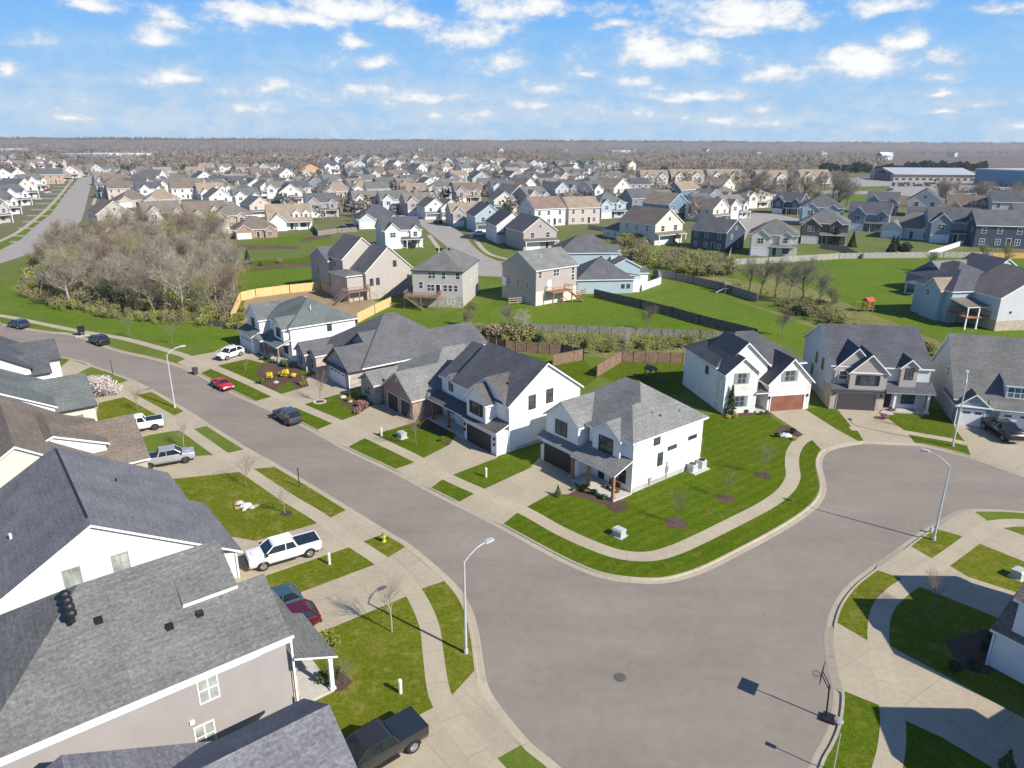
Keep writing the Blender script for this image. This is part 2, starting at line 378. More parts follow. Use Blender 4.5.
# terrain with the road let into it
b = MB(); rb = MB()
S = 9000
V, F, of = cdt_faces([ROAD], [(-S, -300), (S, -300), (S, S*1.3), (-S, S*1.3), (0, 200), (0, 600), (-400, 300), (400, 300), (-1500, 1500), (1500, 1500), (0, 3000)])
for f, o in zip(F, of):
    pts = [V[i] for i in f]
    if (pts[1].x-pts[0].x)*(pts[2].y-pts[0].y)-(pts[1].y-pts[0].y)*(pts[2].x-pts[0].x) < 0: pts = pts[::-1]
    (rb if o else b).add([(p.x, p.y, -.12 if o else 0.0) for p in pts], [(0, 1, 2)])
tag(b.build('ground', terrain_mat()), kind='structure')
tag(rb.build('road', M_ASPH), kind='structure')
# kerb and gutter
def kerb():
    b = MB(); n = len(ROAD); cum = 0.0; rows = []; uvs = []
    for i in range(n):
        p = Vector(ROAD[i]); t = (Vector(ROAD[(i+1) % n])-Vector(ROAD[i-1])).normalized(); nr = Vector((t.y, -t.x))
        if i: cum += (p-Vector(ROAD[i-1])).length
        q = p-nr*.9
        low = any(inpoly((q.x, q.y), d) for d in ALLD)
        if low: prof = [(-.04, -.14), (-.04, .010), (.06, .008), (.46, -.075), (.62, -.104), (.66, -.114)]
        else: prof = [(-.04, -.14), (-.04, .024), (.13, .022), (.19, -.085), (.55, -.100), (.66, -.114)]
        rows.append([(p.x+nr.x*a, p.y+nr.y*a, z) for a, z in prof]); uvs.append(cum)
    me_uv = []
    for i in range(n):
        j = (i+1) % n
        if j == 0: continue
        for k in range(5):
            b.quad(rows[i][k], rows[i][k+1], rows[j][k+1], rows[j][k])
            me_uv += [(uvs[i], k*.1), (uvs[i], k*.1+.1), (uvs[j], k*.1+.1), (uvs[j], k*.1)]
    for k in range(len(b.f)): b.f[k] = b.f[k][::-1]
    me_uv2 = []
    for k in range(0, len(me_uv), 4): me_uv2 += me_uv[k:k+4][::-1]
    o = b.build('kerb', M_KERB); lay = o.data.uv_layers.new(name='UVMap')
    lay.data.foreach_set('uv', [c for p in me_uv2 for c in p])
    return tag(o, kind='structure')
kerb()
def strip(name, pts, w, z, mat, sub=5):
    P = catmull(pts, sub); b = MB(); uv = []; cum = 0; rows = []
    for i, p in enumerate(P):
        a = Vector(P[max(0, i-1)]); c = Vector(P[min(len(P)-1, i+1)]); t = (c-a).normalized(); nr = Vector((t.y, -t.x))
        if i: cum += (Vector(p)-Vector(P[i-1])).length
        rows.append(((p[0]-nr.x*w/2, p[1]-nr.y*w/2, z), (p[0]+nr.x*w/2, p[1]+nr.y*w/2, z), cum))
    for r, s in zip(rows, rows[1:]):
        b.quad(r[1], s[1], s[0], r[0]); uv += [(r[2], 1), (s[2], 1), (s[2], .2), (r[2], .2)]
    o = b.build(name, mat); lay = o.data.uv_layers.new(name='UVMap'); lay.data.foreach_set('uv', [c for p in uv for c in p])
    return tag(o, kind='structure')
for nm, px, w in WALKS: strip('sidewalk', gp(px), w, .016, M_WALK)
for k, p in DPOLY.items(): sheet('driveway', p, .012, M_DRIVE, ROAD)
for k, p in DPOLY_E.items(): sheet('driveway', p, .012, M_DRIVE_E, ROAD)
# richer lawns and other ground cover lying on the terrain
LAWNS = [
 ('lawn', M_LAWN_S, [(503,524),(517,514),(527,507),(549,496),(580,492),(617,503),(633,493),(697,462),(705,440),(690,420),(722,412),(760,412),(790,428),(812,440),(822,451),(815,458),(815,470),(819,487),(812,501),(795,516),(767,533),(733,551),(697,568),(664,577.5),(636,578),(608,574.5),(583,566.5),(548,549.5)]),
 ('lawn', M_LAWN, [(431,487.5),(445,478),(455,474),(495,457),(535,440),(545,455),(530,468),(487,488),(476,493),(459,502)]),
 ('lawn', M_LAWN, [(348,447),(362,440),(374,435),(410,421),(430,415),(456,430),(450,444.5),(423,458),(413,463),(395,469)]),
 ('lawn', M_LAWN, [(297,420),(295,408),(304,404.5),(337,394.5),(355,392),(372,405),(357,415),(331,424),(317,430)]),
 ('lawn', M_LAWN, [(200,373),(220,365),(247,359),(262,362),(295,362),(310,372),(309,386),(283,394),(272,397),(256,401)]),
 ('lawn', M_LAWN_S, [(804,409),(830,406),(854,427),(864,441),(858,441),(836,429)]),
 ('lawn', M_LAWN, [(884,416),(893,404),(950,410),(956,428),(968,443),(971,455),(936,446.5),(915,443),(905,431)]),
 ('lawn', M_LAWN_DRY, [(245,583),(350,547),(365,541),(384,534),(405,547),(389,557),(375,564),(302,592),(262,606)]),
 ('lawn', M_LAWN_DRY, [(300,640),(335,626.5),(406,596.5),(421,589),(445,581),(462,606),(470,633),(475,670),(451,696.5),(433.5,707.5),(413,718.5),(340,748),(300,700)]),
 ('lawn', M_LAWN_DRY, [(174,479),(244,471.5),(252,469),(275,467),(312,489),(346,510),(329,518.5),(315,524),(256,541),(220,545),(190,500)]),
 ('lawn', M_LAWN_DRY, [(98,402),(124,397),(152,392),(184,411),(171,417),(153,416),(125,440),(104,425)]),
 ('lawn', M_LAWN_DRY, [(877,570),(900,578),(918,586),(996,617),(1040,650),(1040,720),(913,658.5),(888,645),(869,641.5),(837,622),(843,604),(857,586)]),
 ('lawn', M_LAWN, [(843.5,690),(881,706),(905,720),(943,738),(993,768),(990,800),(800,800),(823,764),(833,745),(840,729),(843.5,708)]),
 ('lawn', M_LAWN_DRY, [(911,546.5),(926,535),(945,523.5),(964,537),(980,544),(1040,568),(1040,598),(996,586),(968,577),(948,565),(932,558.6)]),
 ('lawn', M_FIELD, [(0,300),(60,322),(130,332),(215,350),(240,345),(232,326),(150,325),(90,318),(20,296),(0,285)]),
 ('field', M_FIELD, [(640,298),(690,283),(735,300),(790,316),(830,330),(812,350),(760,335),(700,318)]),
 ('field', M_FIELD, [(700,275),(780,263),(870,258),(1000,256),(1060,262),(1060,340),(940,345),(880,340),(830,318),(770,292)]),
 ('field', M_FIELD, [(430,318),(410,302),(400,330),(440,340),(505,345),(520,330),(600,330),(740,337),(640,306),(594,296),(580,300),(540,308),(500,300),(470,306)]),
 ('back_lawn', M_LAWN_S, [(505,350),(560,362),(583,358),(600,376),(580,390),(540,380)]),
 ('back_lawn', M_LAWN, [(622,362),(681,364),(690,372),(680,395),(640,392),(600,376)]),
 ('back_lawn', M_LAWN_S, [(236,262),(300,258),(330,250),(335,258),(318,266),(240,272)]),
 ('back_lawn', M_FIELD, [(232,286),(236,272),(318,268),(330,280),(316,286),(260,294),(240,296)]),
 ('back_lawn', M_FIELD, [(222,246),(330,230),(332,246),(300,244),(240,252),(224,256)]),
 ('bare_dirt_yard', M_DIRT, [(238,322),(246,298),(322,284),(372,300),(388,306),(358,322),(330,312),(250,325)]),
 ('field', M_FIELD, [(845,182),(900,180),(905,188),(842,190)]),
 ('field', M_FIELD, [(570,160),(605,157),(620,161),(590,166),(560,164)]),
 ('field', M_FIELD, [(830,196),(885,196),(890,203),(832,203)]),
 ('field', M_FIELD, [(20,232),(78,180),(92,176),(45,225),(0,262),(0,245)]),
]
for i, (nm, m, px) in enumerate(LAWNS): sheet(nm, gp(px), .004+.0002*(i % 5), m, ROAD)
sheet('swale_rough_grass', gp([(500,352),(440,345),(478,322),(505,330),(520,334),(600,338),(700,340),(745,336),(780,345),(812,372),(805,395),(790,360),(720,345),(690,352),(690,364),(622,361),(583,355)]), .008, M_SWALE)
sheet('swale_rough_grass', gp([(640,262),(660,270),(700,278),(757,295),(800,312),(870,340),(960,350),(940,372),(900,352),(840,330),(790,316),(735,300),(690,284),(640,240),(690,245),(730,255),(770,285)]), .0085, M_SWALE)
sheet('woodland_floor', gp([(24,290),(60,304),(110,312),(170,318),(232,324),(240,305),(236,265),(226,240),(190,232),(120,232),(60,250),(20,268)]), .0075, M_WOODFLOOR)
# planting beds
def blob(cx, cy, rx, ry, n=22, seed=1, jit=.12):
    rnd = random.Random(seed); x, y = G(cx, cy)
    return [(x+rx*math.cos(2*PI*k/n)*(1+rnd.uniform(-jit, jit)), y+ry*math.sin(2*PI*k/n)*(1+rnd.uniform(-jit, jit))) for k in range(n)]
for k, (x, y, r) in enumerate([(676,523,1.05),(725,498.5,1.0),(762,475,.95),(320,402,.9),(286,513.5,.6),(185,475,.6)]): sheet('mulch_bed', blob(x, y, r, r*.95, seed=k), .009, M_MULCH)
for kb, px in enumerate([[(546,495),(566,494.5),(590,500),(613,508),(625,503),(617,501),(596,494),(580,489),(560,492)],
           [(606,507),(615,513),(626,510),(628,503),(617,499)],
           [(737,417),(760,414),(772,418),(770,411),(748,409),(735,411)],
           [(772,432),(795,440),(806,434),(795,425),(780,426)],
           [(868,422),(884,419),(893,409),(886,404),(876,409)],
           [(300,374),(318,376),(312,388),(300,392),(288,380)],[(256,372),(262,386),(275,390),(300,374),(296,362),(262,364)],
           [(346,398),(372,402),(374,412),(358,414),(340,402)],
           [(418,418),(430,412),(452,426),(446,436),(425,428)],[(440,444),(453,437),(449,445)],
           [(300,700),(345,690),(352,682),(338,665),(318,670)],[(945,640),(990,628),(1010,650),(990,676),(960,668)],
           ]):
    sheet('mulch_bed', gp(px), .0092+.0006*(kb % 4), M_MULCH, ROAD)
for px in ([(236,266),(318,263),(318,266.5),(236,270)], [(222,244),(300,246),(300,249),(224,250)], [(300,238),(330,233),(331,237),(300,243)]): sheet('mulch_bed', gp(px), .0095, M_SOIL)
# other streets
sheet('road', gp([(-40,268),(0,250),(20,240),(35.5,226),(51,214),(64,196),(78,179),(93,175),(90,189),(85,209),(81,221),(61,242),(22,256.5),(0,263.5),(-40,285)]), .012, M_FARROAD)
sheet('road', gp([(405,214),(440,216),(437.5,222.5),(456,227.5),(467.5,239),(474,247),(484,255),(497.5,261),(511,262.5),(560,262),(640,258),(640,266),(560,272),(503,277),(481,276),(452,268),(452.5,252.5),(444,244),(431,234),(418,222.5),(398,216)]), .012, M_FARROAD)
sheet('road', gp([(727,227),(754,213),(775,214),(800,219),(840,222),(840,227),(798,224),(765,222),(750,230),(745,240),(736,240),(733,232)]), .012, M_FARROAD)
sheet('road', gp([(70,172.5),(110,173),(110,175.5),(70,175.5)]), .013, M_FARROAD)
sheet('road', gp([(815,190.5),(1030,193),(1030,195.5),(815,193.5)]), .012, M_FARROAD)
sheet('car_park', gp([(828,178),(895,177),(1040,187),(1040,199),(945,200),(890,194),(890,186),(830,187)]), .010, M_FARROAD)
for px in ([(20,240),(0,250),(-30,262)], [(64,196),(51,214),(35.5,226)]): pass
strip('sidewalk', gp([(-20,247),(0,241),(18,232),(33,221),(48,208),(60,195),(72,180)]), 1.8, .016, M_WALK)
strip('sidewalk', gp([(93,205),(97,192),(98,180)]), 1.8, .016, M_WALK)
strip('sidewalk', gp([(429,235),(437,246),(442,254)]), 1.6, .016, M_WALK)
strip('sidewalk', gp([(475,238),(482,248),(492,255),(512,260)]), 1.6, .016, M_WALK)
for k, y in enumerate([248,241,235,227.5,221,215,209,203,198,193.5,189.5,186]):
    x0 = 16+k*4.6; sheet('driveway', gp([(x0-10-k*.3,y),(x0+10,y+.3),(x0+9,y+1.8-k*.08),(x0-11-k*.3,y+1.6-k*.08)]), .013, M_FARROAD)
# ---------------------------------------------------------------- house builder
W_WHITE = siding('white_siding', (.80, .80, .78)); W_WBRICK = bricky('white_painted_brick', (.78, .77, .74), (.72, .71, .68), (.66, .65, .62))
W_TAN = siding('tan_siding', (.43, .39, .35)); W_TAUPE = siding('taupe_siding', (.40, .35, .32)); W_GREY = siding('grey_siding', (.43, .44, .45))
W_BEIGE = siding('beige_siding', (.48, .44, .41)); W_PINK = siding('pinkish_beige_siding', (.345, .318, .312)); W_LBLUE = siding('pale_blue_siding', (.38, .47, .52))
W_BLUE = siding('blue_siding', (.14, .22, .30)); W_NAVY = siding('navy_siding', (.05, .07, .10)); W_CREAM = siding('cream_siding', (.64, .59, .51))
W_SLATE = siding('slate_blue_siding', (.20, .25, .29)); W_BROWN = siding('dark_brown_siding', (.12, .10, .09)); W_LGREY = siding('light_grey_siding', (.56, .57, .59))
W_SAGE = siding('sage_siding', (.40, .42, .30)); W_PEACH = siding('peach_siding', (.58, .47, .40))
B_RED = bricky('red_brown_brick', (.26, .14, .11), (.36, .21, .165), (.40, .34, .29)); B_TAN = bricky('tan_brick', (.40, .31, .24), (.50, .40, .31), (.48, .43, .37))
B_STONE = bricky('grey_stone_veneer', (.30, .27, .23), (.50, .45, .39), (.38, .35, .31), .45, .22, .02)
B_ORANGE = bricky('orange_brick', (.40, .23, .13), (.48, .29, .18), (.45, .38, .3))
B_GREYST = bricky('grey_foundation_block', (.42, .40, .38), (.48, .46, .44), (.36, .35, .33), .4, .2, .01)
R_BLACK = shingle('charcoal_shingles', (.098, .102, .11)); R_SLATE = shingle('slate_grey_shingles', (.122, .124, .13)); R_GREY = shingle('grey_shingles', (.155, .155, .147))
R_LGREY = shingle('weathered_grey_shingles', (.20, .20, .192)); R_GREEN = shingle('grey_green_shingles', (.14, .155, .148)); R_BROWN = shingle('brown_shingles', (.185, .15, .122))
R_TAN = shingle('tan_shingles', (.30, .24, .18)); R_TAUPE = shingle('taupe_shingles', (.20, .175, .155)); R_BLUEGREY = shingle('blue_grey_shingles', (.098, .10, .115)); R_CHGREY = shingle('charcoal_grey_shingles', (.165, .165, .178)); R_ORANGE = shingle('bare_orange_sheathing', (.48, .29, .15), .1)
R_RED = shingle('red_brown_shingles', (.225, .165, .14))
T_WHITE = plain('white_trim', (.80, .80, .79), .45, .03); T_DARK = plain('dark_bronze_trim', (.045, .043, .042), .4, .1); T_CREAM = plain('cream_trim', (.66, .60, .50), .5, .04)
T_BLACK = plain('black_window_frame', (.02, .02, .022), .4, .1); T_GREY = plain('grey_trim', (.30, .31, .32), .5, .05)
GD_DARK = siding('dark_bronze_garage_panel', (.030, .026, .026), .53); GD_WHITE = siding('white_garage_panel', (.74, .74, .73), .53); GD_WOOD = siding('reddish_wood_garage_panel', (.23, .095, .055), .53, .25)
GD_TAN = siding('tan_garage_panel', (.50, .44, .36), .53)
P_WOOD = plain('cedar_post_wood', (.30, .165, .085), .7, .25, 6); P_DECK = plain('deck_wood', (.23, .155, .11), .8, .2, 4); P_DECKR = plain('reddish_deck_wood', (.34, .17, .11), .8, .2, 4)
P_METAL = plain('grey_metal', (.45, .46, .47), .4, .08, 3, .6); P_BLACK = plain('black_paint', (.018, .018, .02), .45, .1)
P_CONC = plain('porch_concrete', (.48, .45, .41), .9, .08); P_DOOR = plain('dark_door_paint', (.035, .03, .028), .4, .1); P_DOORR = plain('brown_door_stain', (.12, .05, .03), .45, .2)
GL = glass()
GLP = glass('glass_over_pale_blinds', (.20, .22, .20))
GLB = glass('sky_reflecting_glass', (.06, .09, .11))
class House:
    def __init__(s, name, label, o, yaw, cat='house', group=None):
        s.root = empty(name, (o[0], o[1], 0), R(yaw)); tag(s.root, label, cat, group)
        s.walls = {}; s.roofs = {}; s.k = 0; s.name = name
    def W(s, mat): return s.walls.setdefault(mat.name, (MB(), mat))[0]
    def RF(s, mat, trim, name='roof'): return s.roofs.setdefault((name, mat.name, trim.name), (MB(), mat, trim))[0]
    def eps(s): s.k += 1; return .003*(s.k % 9)
    def gable(s, x0, x1, y0, y1, z0, ze, p, axis='x', wall=W_WHITE, roof=R_GREY, trim=T_WHITE, oh=.35, rk=.3, t=.2, rname='roof', nowall=False, low=None):
        e = s.eps(); x0 += e; x1 -= e; y0 += e; y1 -= e
        if axis == 'x': a0, a1, c0, c1 = y0, y1, x0, x1
        else: a0, a1, c0, c1 = x0, x1, y0, y1
        m = (a0+a1)/2; zr = ze+(m-a0)*p
        if not nowall:
            wb = s.W(wall); top = zr-.02
            wb.prism([(a0, z0), (a1, z0), (a1, ze-.02), (m, top), (a0, ze-.02)], axis, c0, c1)
        rb = s.RF(roof, trim, rname); ea = a0-oh; eb = a1+oh; zo = ze-oh*p
        poly = [(ea, zo), (m, zr), (eb, zo), (eb, zo+t), (m, zr+t), (ea, zo+t)]
        rb.prism(poly, axis, c0-rk, c1+rk, 1, 1, [1, 1, 1, 0, 0, 1])
        return zr
    def hip(s, x0, x1, y0, y1, z0, ze, p, wall=W_WHITE, roof=R_GREY, trim=T_WHITE, oh=.4, t=.2, rname='roof', nowall=False):
        e = s.eps(); x0 += e; x1 -= e; y0 += e; y1 -= e
        if not nowall: s.W(wall).box(x0, y0, z0, x1, y1, ze)
        rb = s.RF(roof, trim, rname); X0, X1, Y0, Y1 = x0-oh, x1+oh, y0-oh, y1+oh
        h = min(X1-X0, Y1-Y0)/2; zt = ze+t; zr = zt+h*p
        if X1-X0 >= Y1-Y0: A = (X0+h, (Y0+Y1)/2, zr); B = (X1-h-1e-4, (Y0+Y1)/2, zr)
        else: A = ((X0+X1)/2, Y0+h, zr); B = ((X0+X1)/2, Y1-h-1e-4, zr)
        c = [(X0, Y0), (X1, Y0), (X1, Y1), (X0, Y1)]
        T = [(x, y, zt) for x, y in c]; Bo = [(x, y, ze) for x, y in c]
        if X1-X0 >= Y1-Y0: fs = [[T[0], T[1], B, A], [T[1], T[2], B], [T[2], T[3], A, B], [T[3], T[0], A]]
        else: fs = [[T[0], T[1], A], [T[1], T[2], B, A], [T[2], T[3], B], [T[3], T[0], A, B]]
        for f in fs: rb.add(f, [tuple(range(len(f)))], 0)
        for i in range(4):
            j = (i+1) % 4; rb.quad(Bo[i], Bo[j], T[j], T[i], 1)
        rb.quad(Bo[3], Bo[2], Bo[1], Bo[0], 1)
        return zr
    def shed(s, x0, x1, y0, y1, zl, zh, low='F', roof=R_GREY, trim=T_WHITE, t=.14, rname='porch_roof', wall=None, z0=0):
        rb = s.RF(roof, trim, rname); e = s.eps(); x0 += e; x1 -= e
        if low in 'FB':
            za, zb = (zl, zh) if low == 'F' else (zh, zl)
            rb.prism([(y0, za), (y1, zb), (y1, zb+t), (y0, za+t)], 'x', x0, x1, 1, 1, [1, 1, 0, 1])
        else:
            za, zb = (zl, zh) if low == 'L' else (zh, zl)
            rb.prism([(x0, za), (x1, zb), (x1, zb+t), (x0, za+t)], 'y', y0, y1, 1, 1, [1, 1, 0, 1])
    def wallbox(s, x0, x1, y0, y1, z0, z1, wall): s.W(wall).box(x0, y0, z0, x1, y1, z1)
    def T(s, side, c):
        # maps wall coordinates (u along, w height, d outwards) to local
        if side == 'F': return lambda u, w, d: (u, c-d, w)
        if side == 'B': return lambda u, w, d: (-u if False else u, c+d, w)
        if side == 'L': return lambda u, w, d: (c-d, u, w)
        return lambda u, w, d: (c+d, u, w)
    def pbox(s, mb, T, u0, u1, w0, w1, d0, d1, mi=0):
        P = [T(u, w, d) for d in (d0, d1) for (u, w) in ((u0, w0), (u1, w0), (u1, w1), (u0, w1))]
        xs = [p[0] for p in P]; ys = [p[1] for p in P]; zs = [p[2] for p in P]
        mb.box(min(xs), min(ys), min(zs), max(xs), max(ys), max(zs), mi)
    def win(s, side, c, u, z, w, h, fr=T_WHITE, nu=1, nv=2, shut=None, gl=None, d=.045):
        T = s.T(side, c); f = MB(); b = .075
        s.pbox(f, T, u-w/2-b, u+w/2+b, z-b, z, -.02, d); s.pbox(f, T, u-w/2-b, u+w/2+b, z+h, z+h+b, -.02, d)
        s.pbox(f, T, u-w/2-b, u-w/2, z, z+h, -.02, d); s.pbox(f, T, u+w/2, u+w/2+b, z, z+h, -.02, d)
        for i in range(1, nu): x = u-w/2+w*i/nu; s.pbox(f, T, x-.04, x+.04, z, z+h, -.02, d-.006)
        for i in range(1, nv): q = z+h*i/nv; s.pbox(f, T, u-w/2, u+w/2, q-.03, q+.03, -.02, d-.012)
        o = f.build('window', fr, s.root)
        g = MB(); s.pbox(g, T, u-w/2, u+w/2, z, z+h, -.02, .012); g.build('pane', gl or GL, o)
        if shut:
            for sg in (-1, 1):
                q = MB(); x = u+sg*(w/2+b+.24); s.pbox(q, T, x-.2, x+.2, z-.05, z+h+.05, -.02, .05); q.build('shutter', shut, s.root)
        return o
    def garage(s, side, c, u, w, h=2.15, mat=GD_DARK, lites=False, fr=T_WHITE):
        T = s.T(side, c); g = MB(); s.pbox(g, T, u-w/2, u+w/2, .02, h, -.05, .02); o = g.build('garage_door', mat, s.root)
        f = MB(); b = .12
        s.pbox(f, T, u-w/2-b, u-w/2, .0, h+b, -.04, .06); s.pbox(f, T, u+w/2, u+w/2+b, .0, h+b, -.04, .06); s.pbox(f, T, u-w/2, u+w/2, h, h+b, -.04, .06)
        f.build('frame', fr, o)
        if lites:
            n = max(2, int(w/1.2)); q = MB()
            for i in range(n): x = u-w/2+w*(i+.5)/n; s.pbox(q, T, x-.4, x+.4, h-.5, h-.2, 0, .03)
            q.build('window_row', GL, o)
    def door(s, side, c, u, w=.95, h=2.1, z=.2, mat=P_DOOR, fr=T_WHITE):
        T = s.T(side, c); g = MB(); s.pbox(g, T, u-w/2, u+w/2, z, z+h, -.04, .03); o = g.build('door', mat, s.root)
        f = MB(); b = .1
        s.pbox(f, T, u-w/2-b, u-w/2, z, z+h+b, -.04, .05); s.pbox(f, T, u+w/2, u+w/2+b, z, z+h+b, -.04, .05); s.pbox(f, T, u-w/2, u+w/2, z+h, z+h+b, -.04, .05)
        f.build('frame', fr, o)
    def post(s, x, y, z0, z1, a=.2, mat=T_WHITE, name='porch_post', base=None):
        m = MB(); m.box(x-a/2, y-a/2, z0, x+a/2, y+a/2, z1); m.box(x-a*.75, y-a*.75, z0, x+a*.75, y+a*.75, z0+.18); m.box(x-a*.7, y-a*.7, z1-.15, x+a*.7, y+a*.7, z1-.002)
        o = m.build(name, mat, s.root)
        if base: q = MB(); q.box(x-a*1.2, y-a*1.2, z0-.01, x+a*1.2, y+a*1.2, z0+.9); q.build('pier', base, o, uv=True)
    def slab(s, x0, x1, y0, y1, z1, mat=P_CONC, name='porch_floor', z0=-.3):
        m = MB(); m.box(x0, y0, z0, x1, y1, z1); m.build(name, mat, s.root)
    def part(s, name, mat, boxes, uv=False):
        m = MB()
        for q in boxes: m.box(*q)
        return m.build(name, mat, s.root, uv=uv)
    def downspout(s, x, y, z1, mat=T_WHITE): s.part('downspout', mat, [(x-.06, y-.06, 0, x+.06, y+.06, z1)])
    def gutter(s, x0, y0, x1, y1, z, mat=T_WHITE): s.part('gutter', mat, [(min(x0, x1)-.07, min(y0, y1)-.07, z-.1, max(x0, x1)+.07, max(y0, y1)+.07, z+.03)])
    def vent(s, x, y, z, mat=P_BLACK, a=.22): s.part('roof_vent', mat, [(x-a, y-a, z-.4, x+a, y+a, z+.16)])
    def pipe(s, x, y, z, mat=P_BLACK, r=.07):
        m = MB(); m.tube((x, y, z-.5), (x, y, z+.35), r, r, 8); m.build('vent_pipe', mat, s.root)
    def light(s, side, c, u, z):
        T = s.T(side, c); m = MB(); s.pbox(m, T, u-.09, u+.09, z-.16, z+.16, -.02, .16); m.build('wall_lamp', P_BLACK, s.root)
    def deck(s, x0, x1, y0, y1, z, steps=None, wood=P_DECK, rail=None):
        rail = rail or wood
        m = MB(); m.box(x0, y0, z-.22, x1, y1, z)
        d = m.build('deck', wood, s.root)
        m = MB()
        for x in (x0+.1, (x0+x1)/2, x1-.1): m.box(x-.09, y0+.02 if y0 < 0 else y1-.2, -.1, x+.09, y0+.2 if y0 < 0 else y1-.02, z-.2)
        m.build('deck_post', rail, d)
        m = MB()
        yo = y0 if y0 < 0 else y1
        def run(ax, ay, bx, by):
            n = max(2, int(math.hypot(bx-ax, by-ay)/.3))
            for i in range(n+1):
                x = ax+(bx-ax)*i/n; y = ay+(by-ay)*i/n; w = .05 if i % 5 else .07
                m.box(x-w/2, y-w/2, z, x+w/2, y+w/2, z+.95)
            m.box(min(ax, bx)-.05, min(ay, by)-.05, z+.95, max(ax, bx)+.05, max(ay, by)+.05, z+1.02)
        run(x0, yo, x1, yo); run(x0, y0, x0, y1); run(x1, y0, x1, y1)
        m.build('railing', rail, d)
        if steps:
            sx, sy, dx, dy, w = steps; m = MB(); n = int(z/.19)
            for i in range(n):
                x = sx+dx*i*.27; y = sy+dy*i*.27; zz = z-.19*(i+1)
                if dx: m.box(x-.15, y-w/2, zz-.05, x+.15, y+w/2, zz)
                else: m.box(x-w/2, y-.15, zz-.05, x+w/2, y+.15, zz)
            for sd in (-1, 1):
                ex = sx+dx*n*.27; ey = sy+dy*n*.27
                ox, oy = (0, sd*w/2) if dx else (sd*w/2, 0)
                m.tube((sx+ox, sy+oy, z-.15), (ex+ox, ey+oy, -.05), .09, .09, 4); m.tube((sx+ox, sy+oy, z+.9), (ex+ox, ey+oy, .9), .05, .05, 4)
            m.build('stairs', wood, s.root)
    def done(s):
        for k, (m, mat) in s.walls.items():
            nm = 'wall'; 
            if 'brick' in k or 'stone' in k: nm = 'brick_wall' if 'brick' in k else 'stone_wall'
            m.build(nm, mat, s.root, uv=True)
        for (nm, a, b), (m, mat, tr) in s.roofs.items(): m.build(nm, [mat, tr], s.root, uv=True)
        return s.root
# ================================================================ houses along the near side streets
YS = -51.5
# corner house
h = House('white_house', 'white two-storey house with grey hip roof and cedar porch posts on the street corner', (3.04, 73.30), YS)
h.hip(0, 12.1, 3.2, 13.2, 0, 5.6, .68, W_WHITE, R_LGREY, T_WHITE)
h.hip(6.0, 12.1, 1.9, 11.5, 0, 5.6, .68, W_WHITE, R_LGREY, T_WHITE)
h.gable(.3, 5.4, .8, 8.5, 2.9, 5.55, .78, 'y', W_WHITE, R_LGREY, T_WHITE)
h.gable(7.0, 10.9, 1.35, 6.5, 3.2, 5.5, .72, 'y', W_WHITE, R_LGREY, T_WHITE, .2, .15)
h.wallbox(-.05, 6.05, .35, 4, 0, 2.75, W_WHITE)
h.shed(-.35, 6.2, .0, .83, 2.72, 3.25, 'F', R_LGREY, T_WHITE, rname='skirt_roof')
h.shed(5.9, 12.35, -.75, 1.93, 2.72, 3.75, 'F', R_LGREY, T_WHITE)
h.shed(6.0, 7.05, .8, 1.93, 3.3, 3.8, 'F', R_LGREY, T_WHITE, rname='skirt_roof')
for x in (6.1, 8.5, 12.0): h.post(x, -.5, .2, 2.8, .26, P_WOOD)
h.slab(6.05, 12.3, -.7, 1.95, .2); h.slab(5.2, 6.1, -.3, 1.0, .1, name='porch_step')
h.garage('F', .35, 3.0, 4.9, 2.25, GD_DARK); h.light('F', .35, .25, 2.1); h.light('F', .35, 5.8, 2.1)
h.win('F', .8, 2.75, 3.75, 1.75, 1.55, T_BLACK, 2, 2); h.win('F', 1.35, 8.95, 3.75, 1.85, 1.6, T_BLACK, 2, 2); h.win('F', 3.2, 6.35, 4.0, .4, .9, T_BLACK)
h.door('F', 1.9, 8.0, mat=P_DOOR); h.win('F', 1.9, 10.6, .95, 1.5, 1.35, T_BLACK, 2, 2)
h.part('bench', P_DOORR, [(9.9, .6, .62, 11.5, 1.15, .70), (9.9, 1.1, .66, 11.5, 1.2, 1.2), (9.95, .65, .2, 10.05, 1.1, .62), (11.35, .65, .2, 11.45, 1.1, .62)])
h.win('R', 12.1, 5.6, 4.55, .85, 1.4, T_BLACK); h.win('R', 12.1, 6.3, 2.0, .7, 1.35, T_BLACK)
h.win('R', 12.1, 8.15, 3.35, 1.3, .32, T_BLACK, 1, 1); h.win('R', 12.1, 11.5, 3.65, 1.3, .32, T_BLACK, 1, 1)
h.part('foundation', B_GREYST, [(12.08, 2.0, -.3, 12.13, 13.2, .55)], True)
h.part('utility_meter', P_METAL, [(12.1, 7.3, .9, 12.3, 7.6, 1.6), (12.1, 7.4, .1, 12.2, 7.5, 2.1)]); h.part('gas_meter', P_METAL, [(12.1, 4.7, .2, 12.25, 4.8, .9), (12.1, 4.6, .8, 12.3, 4.95, 1.05)])
h.downspout(12.2, 1.95, 5.5)
for x, y, z in ((10.4, 6.6, 7.0), (10.9, 7.3, 6.75), (9.0, 10.2, 7.4), (11.0, 10.3, 6.55)): h.pipe(x, y, z)
h.gutter(12.5, 2.0, 12.5, 13.3, 5.72); h.done()
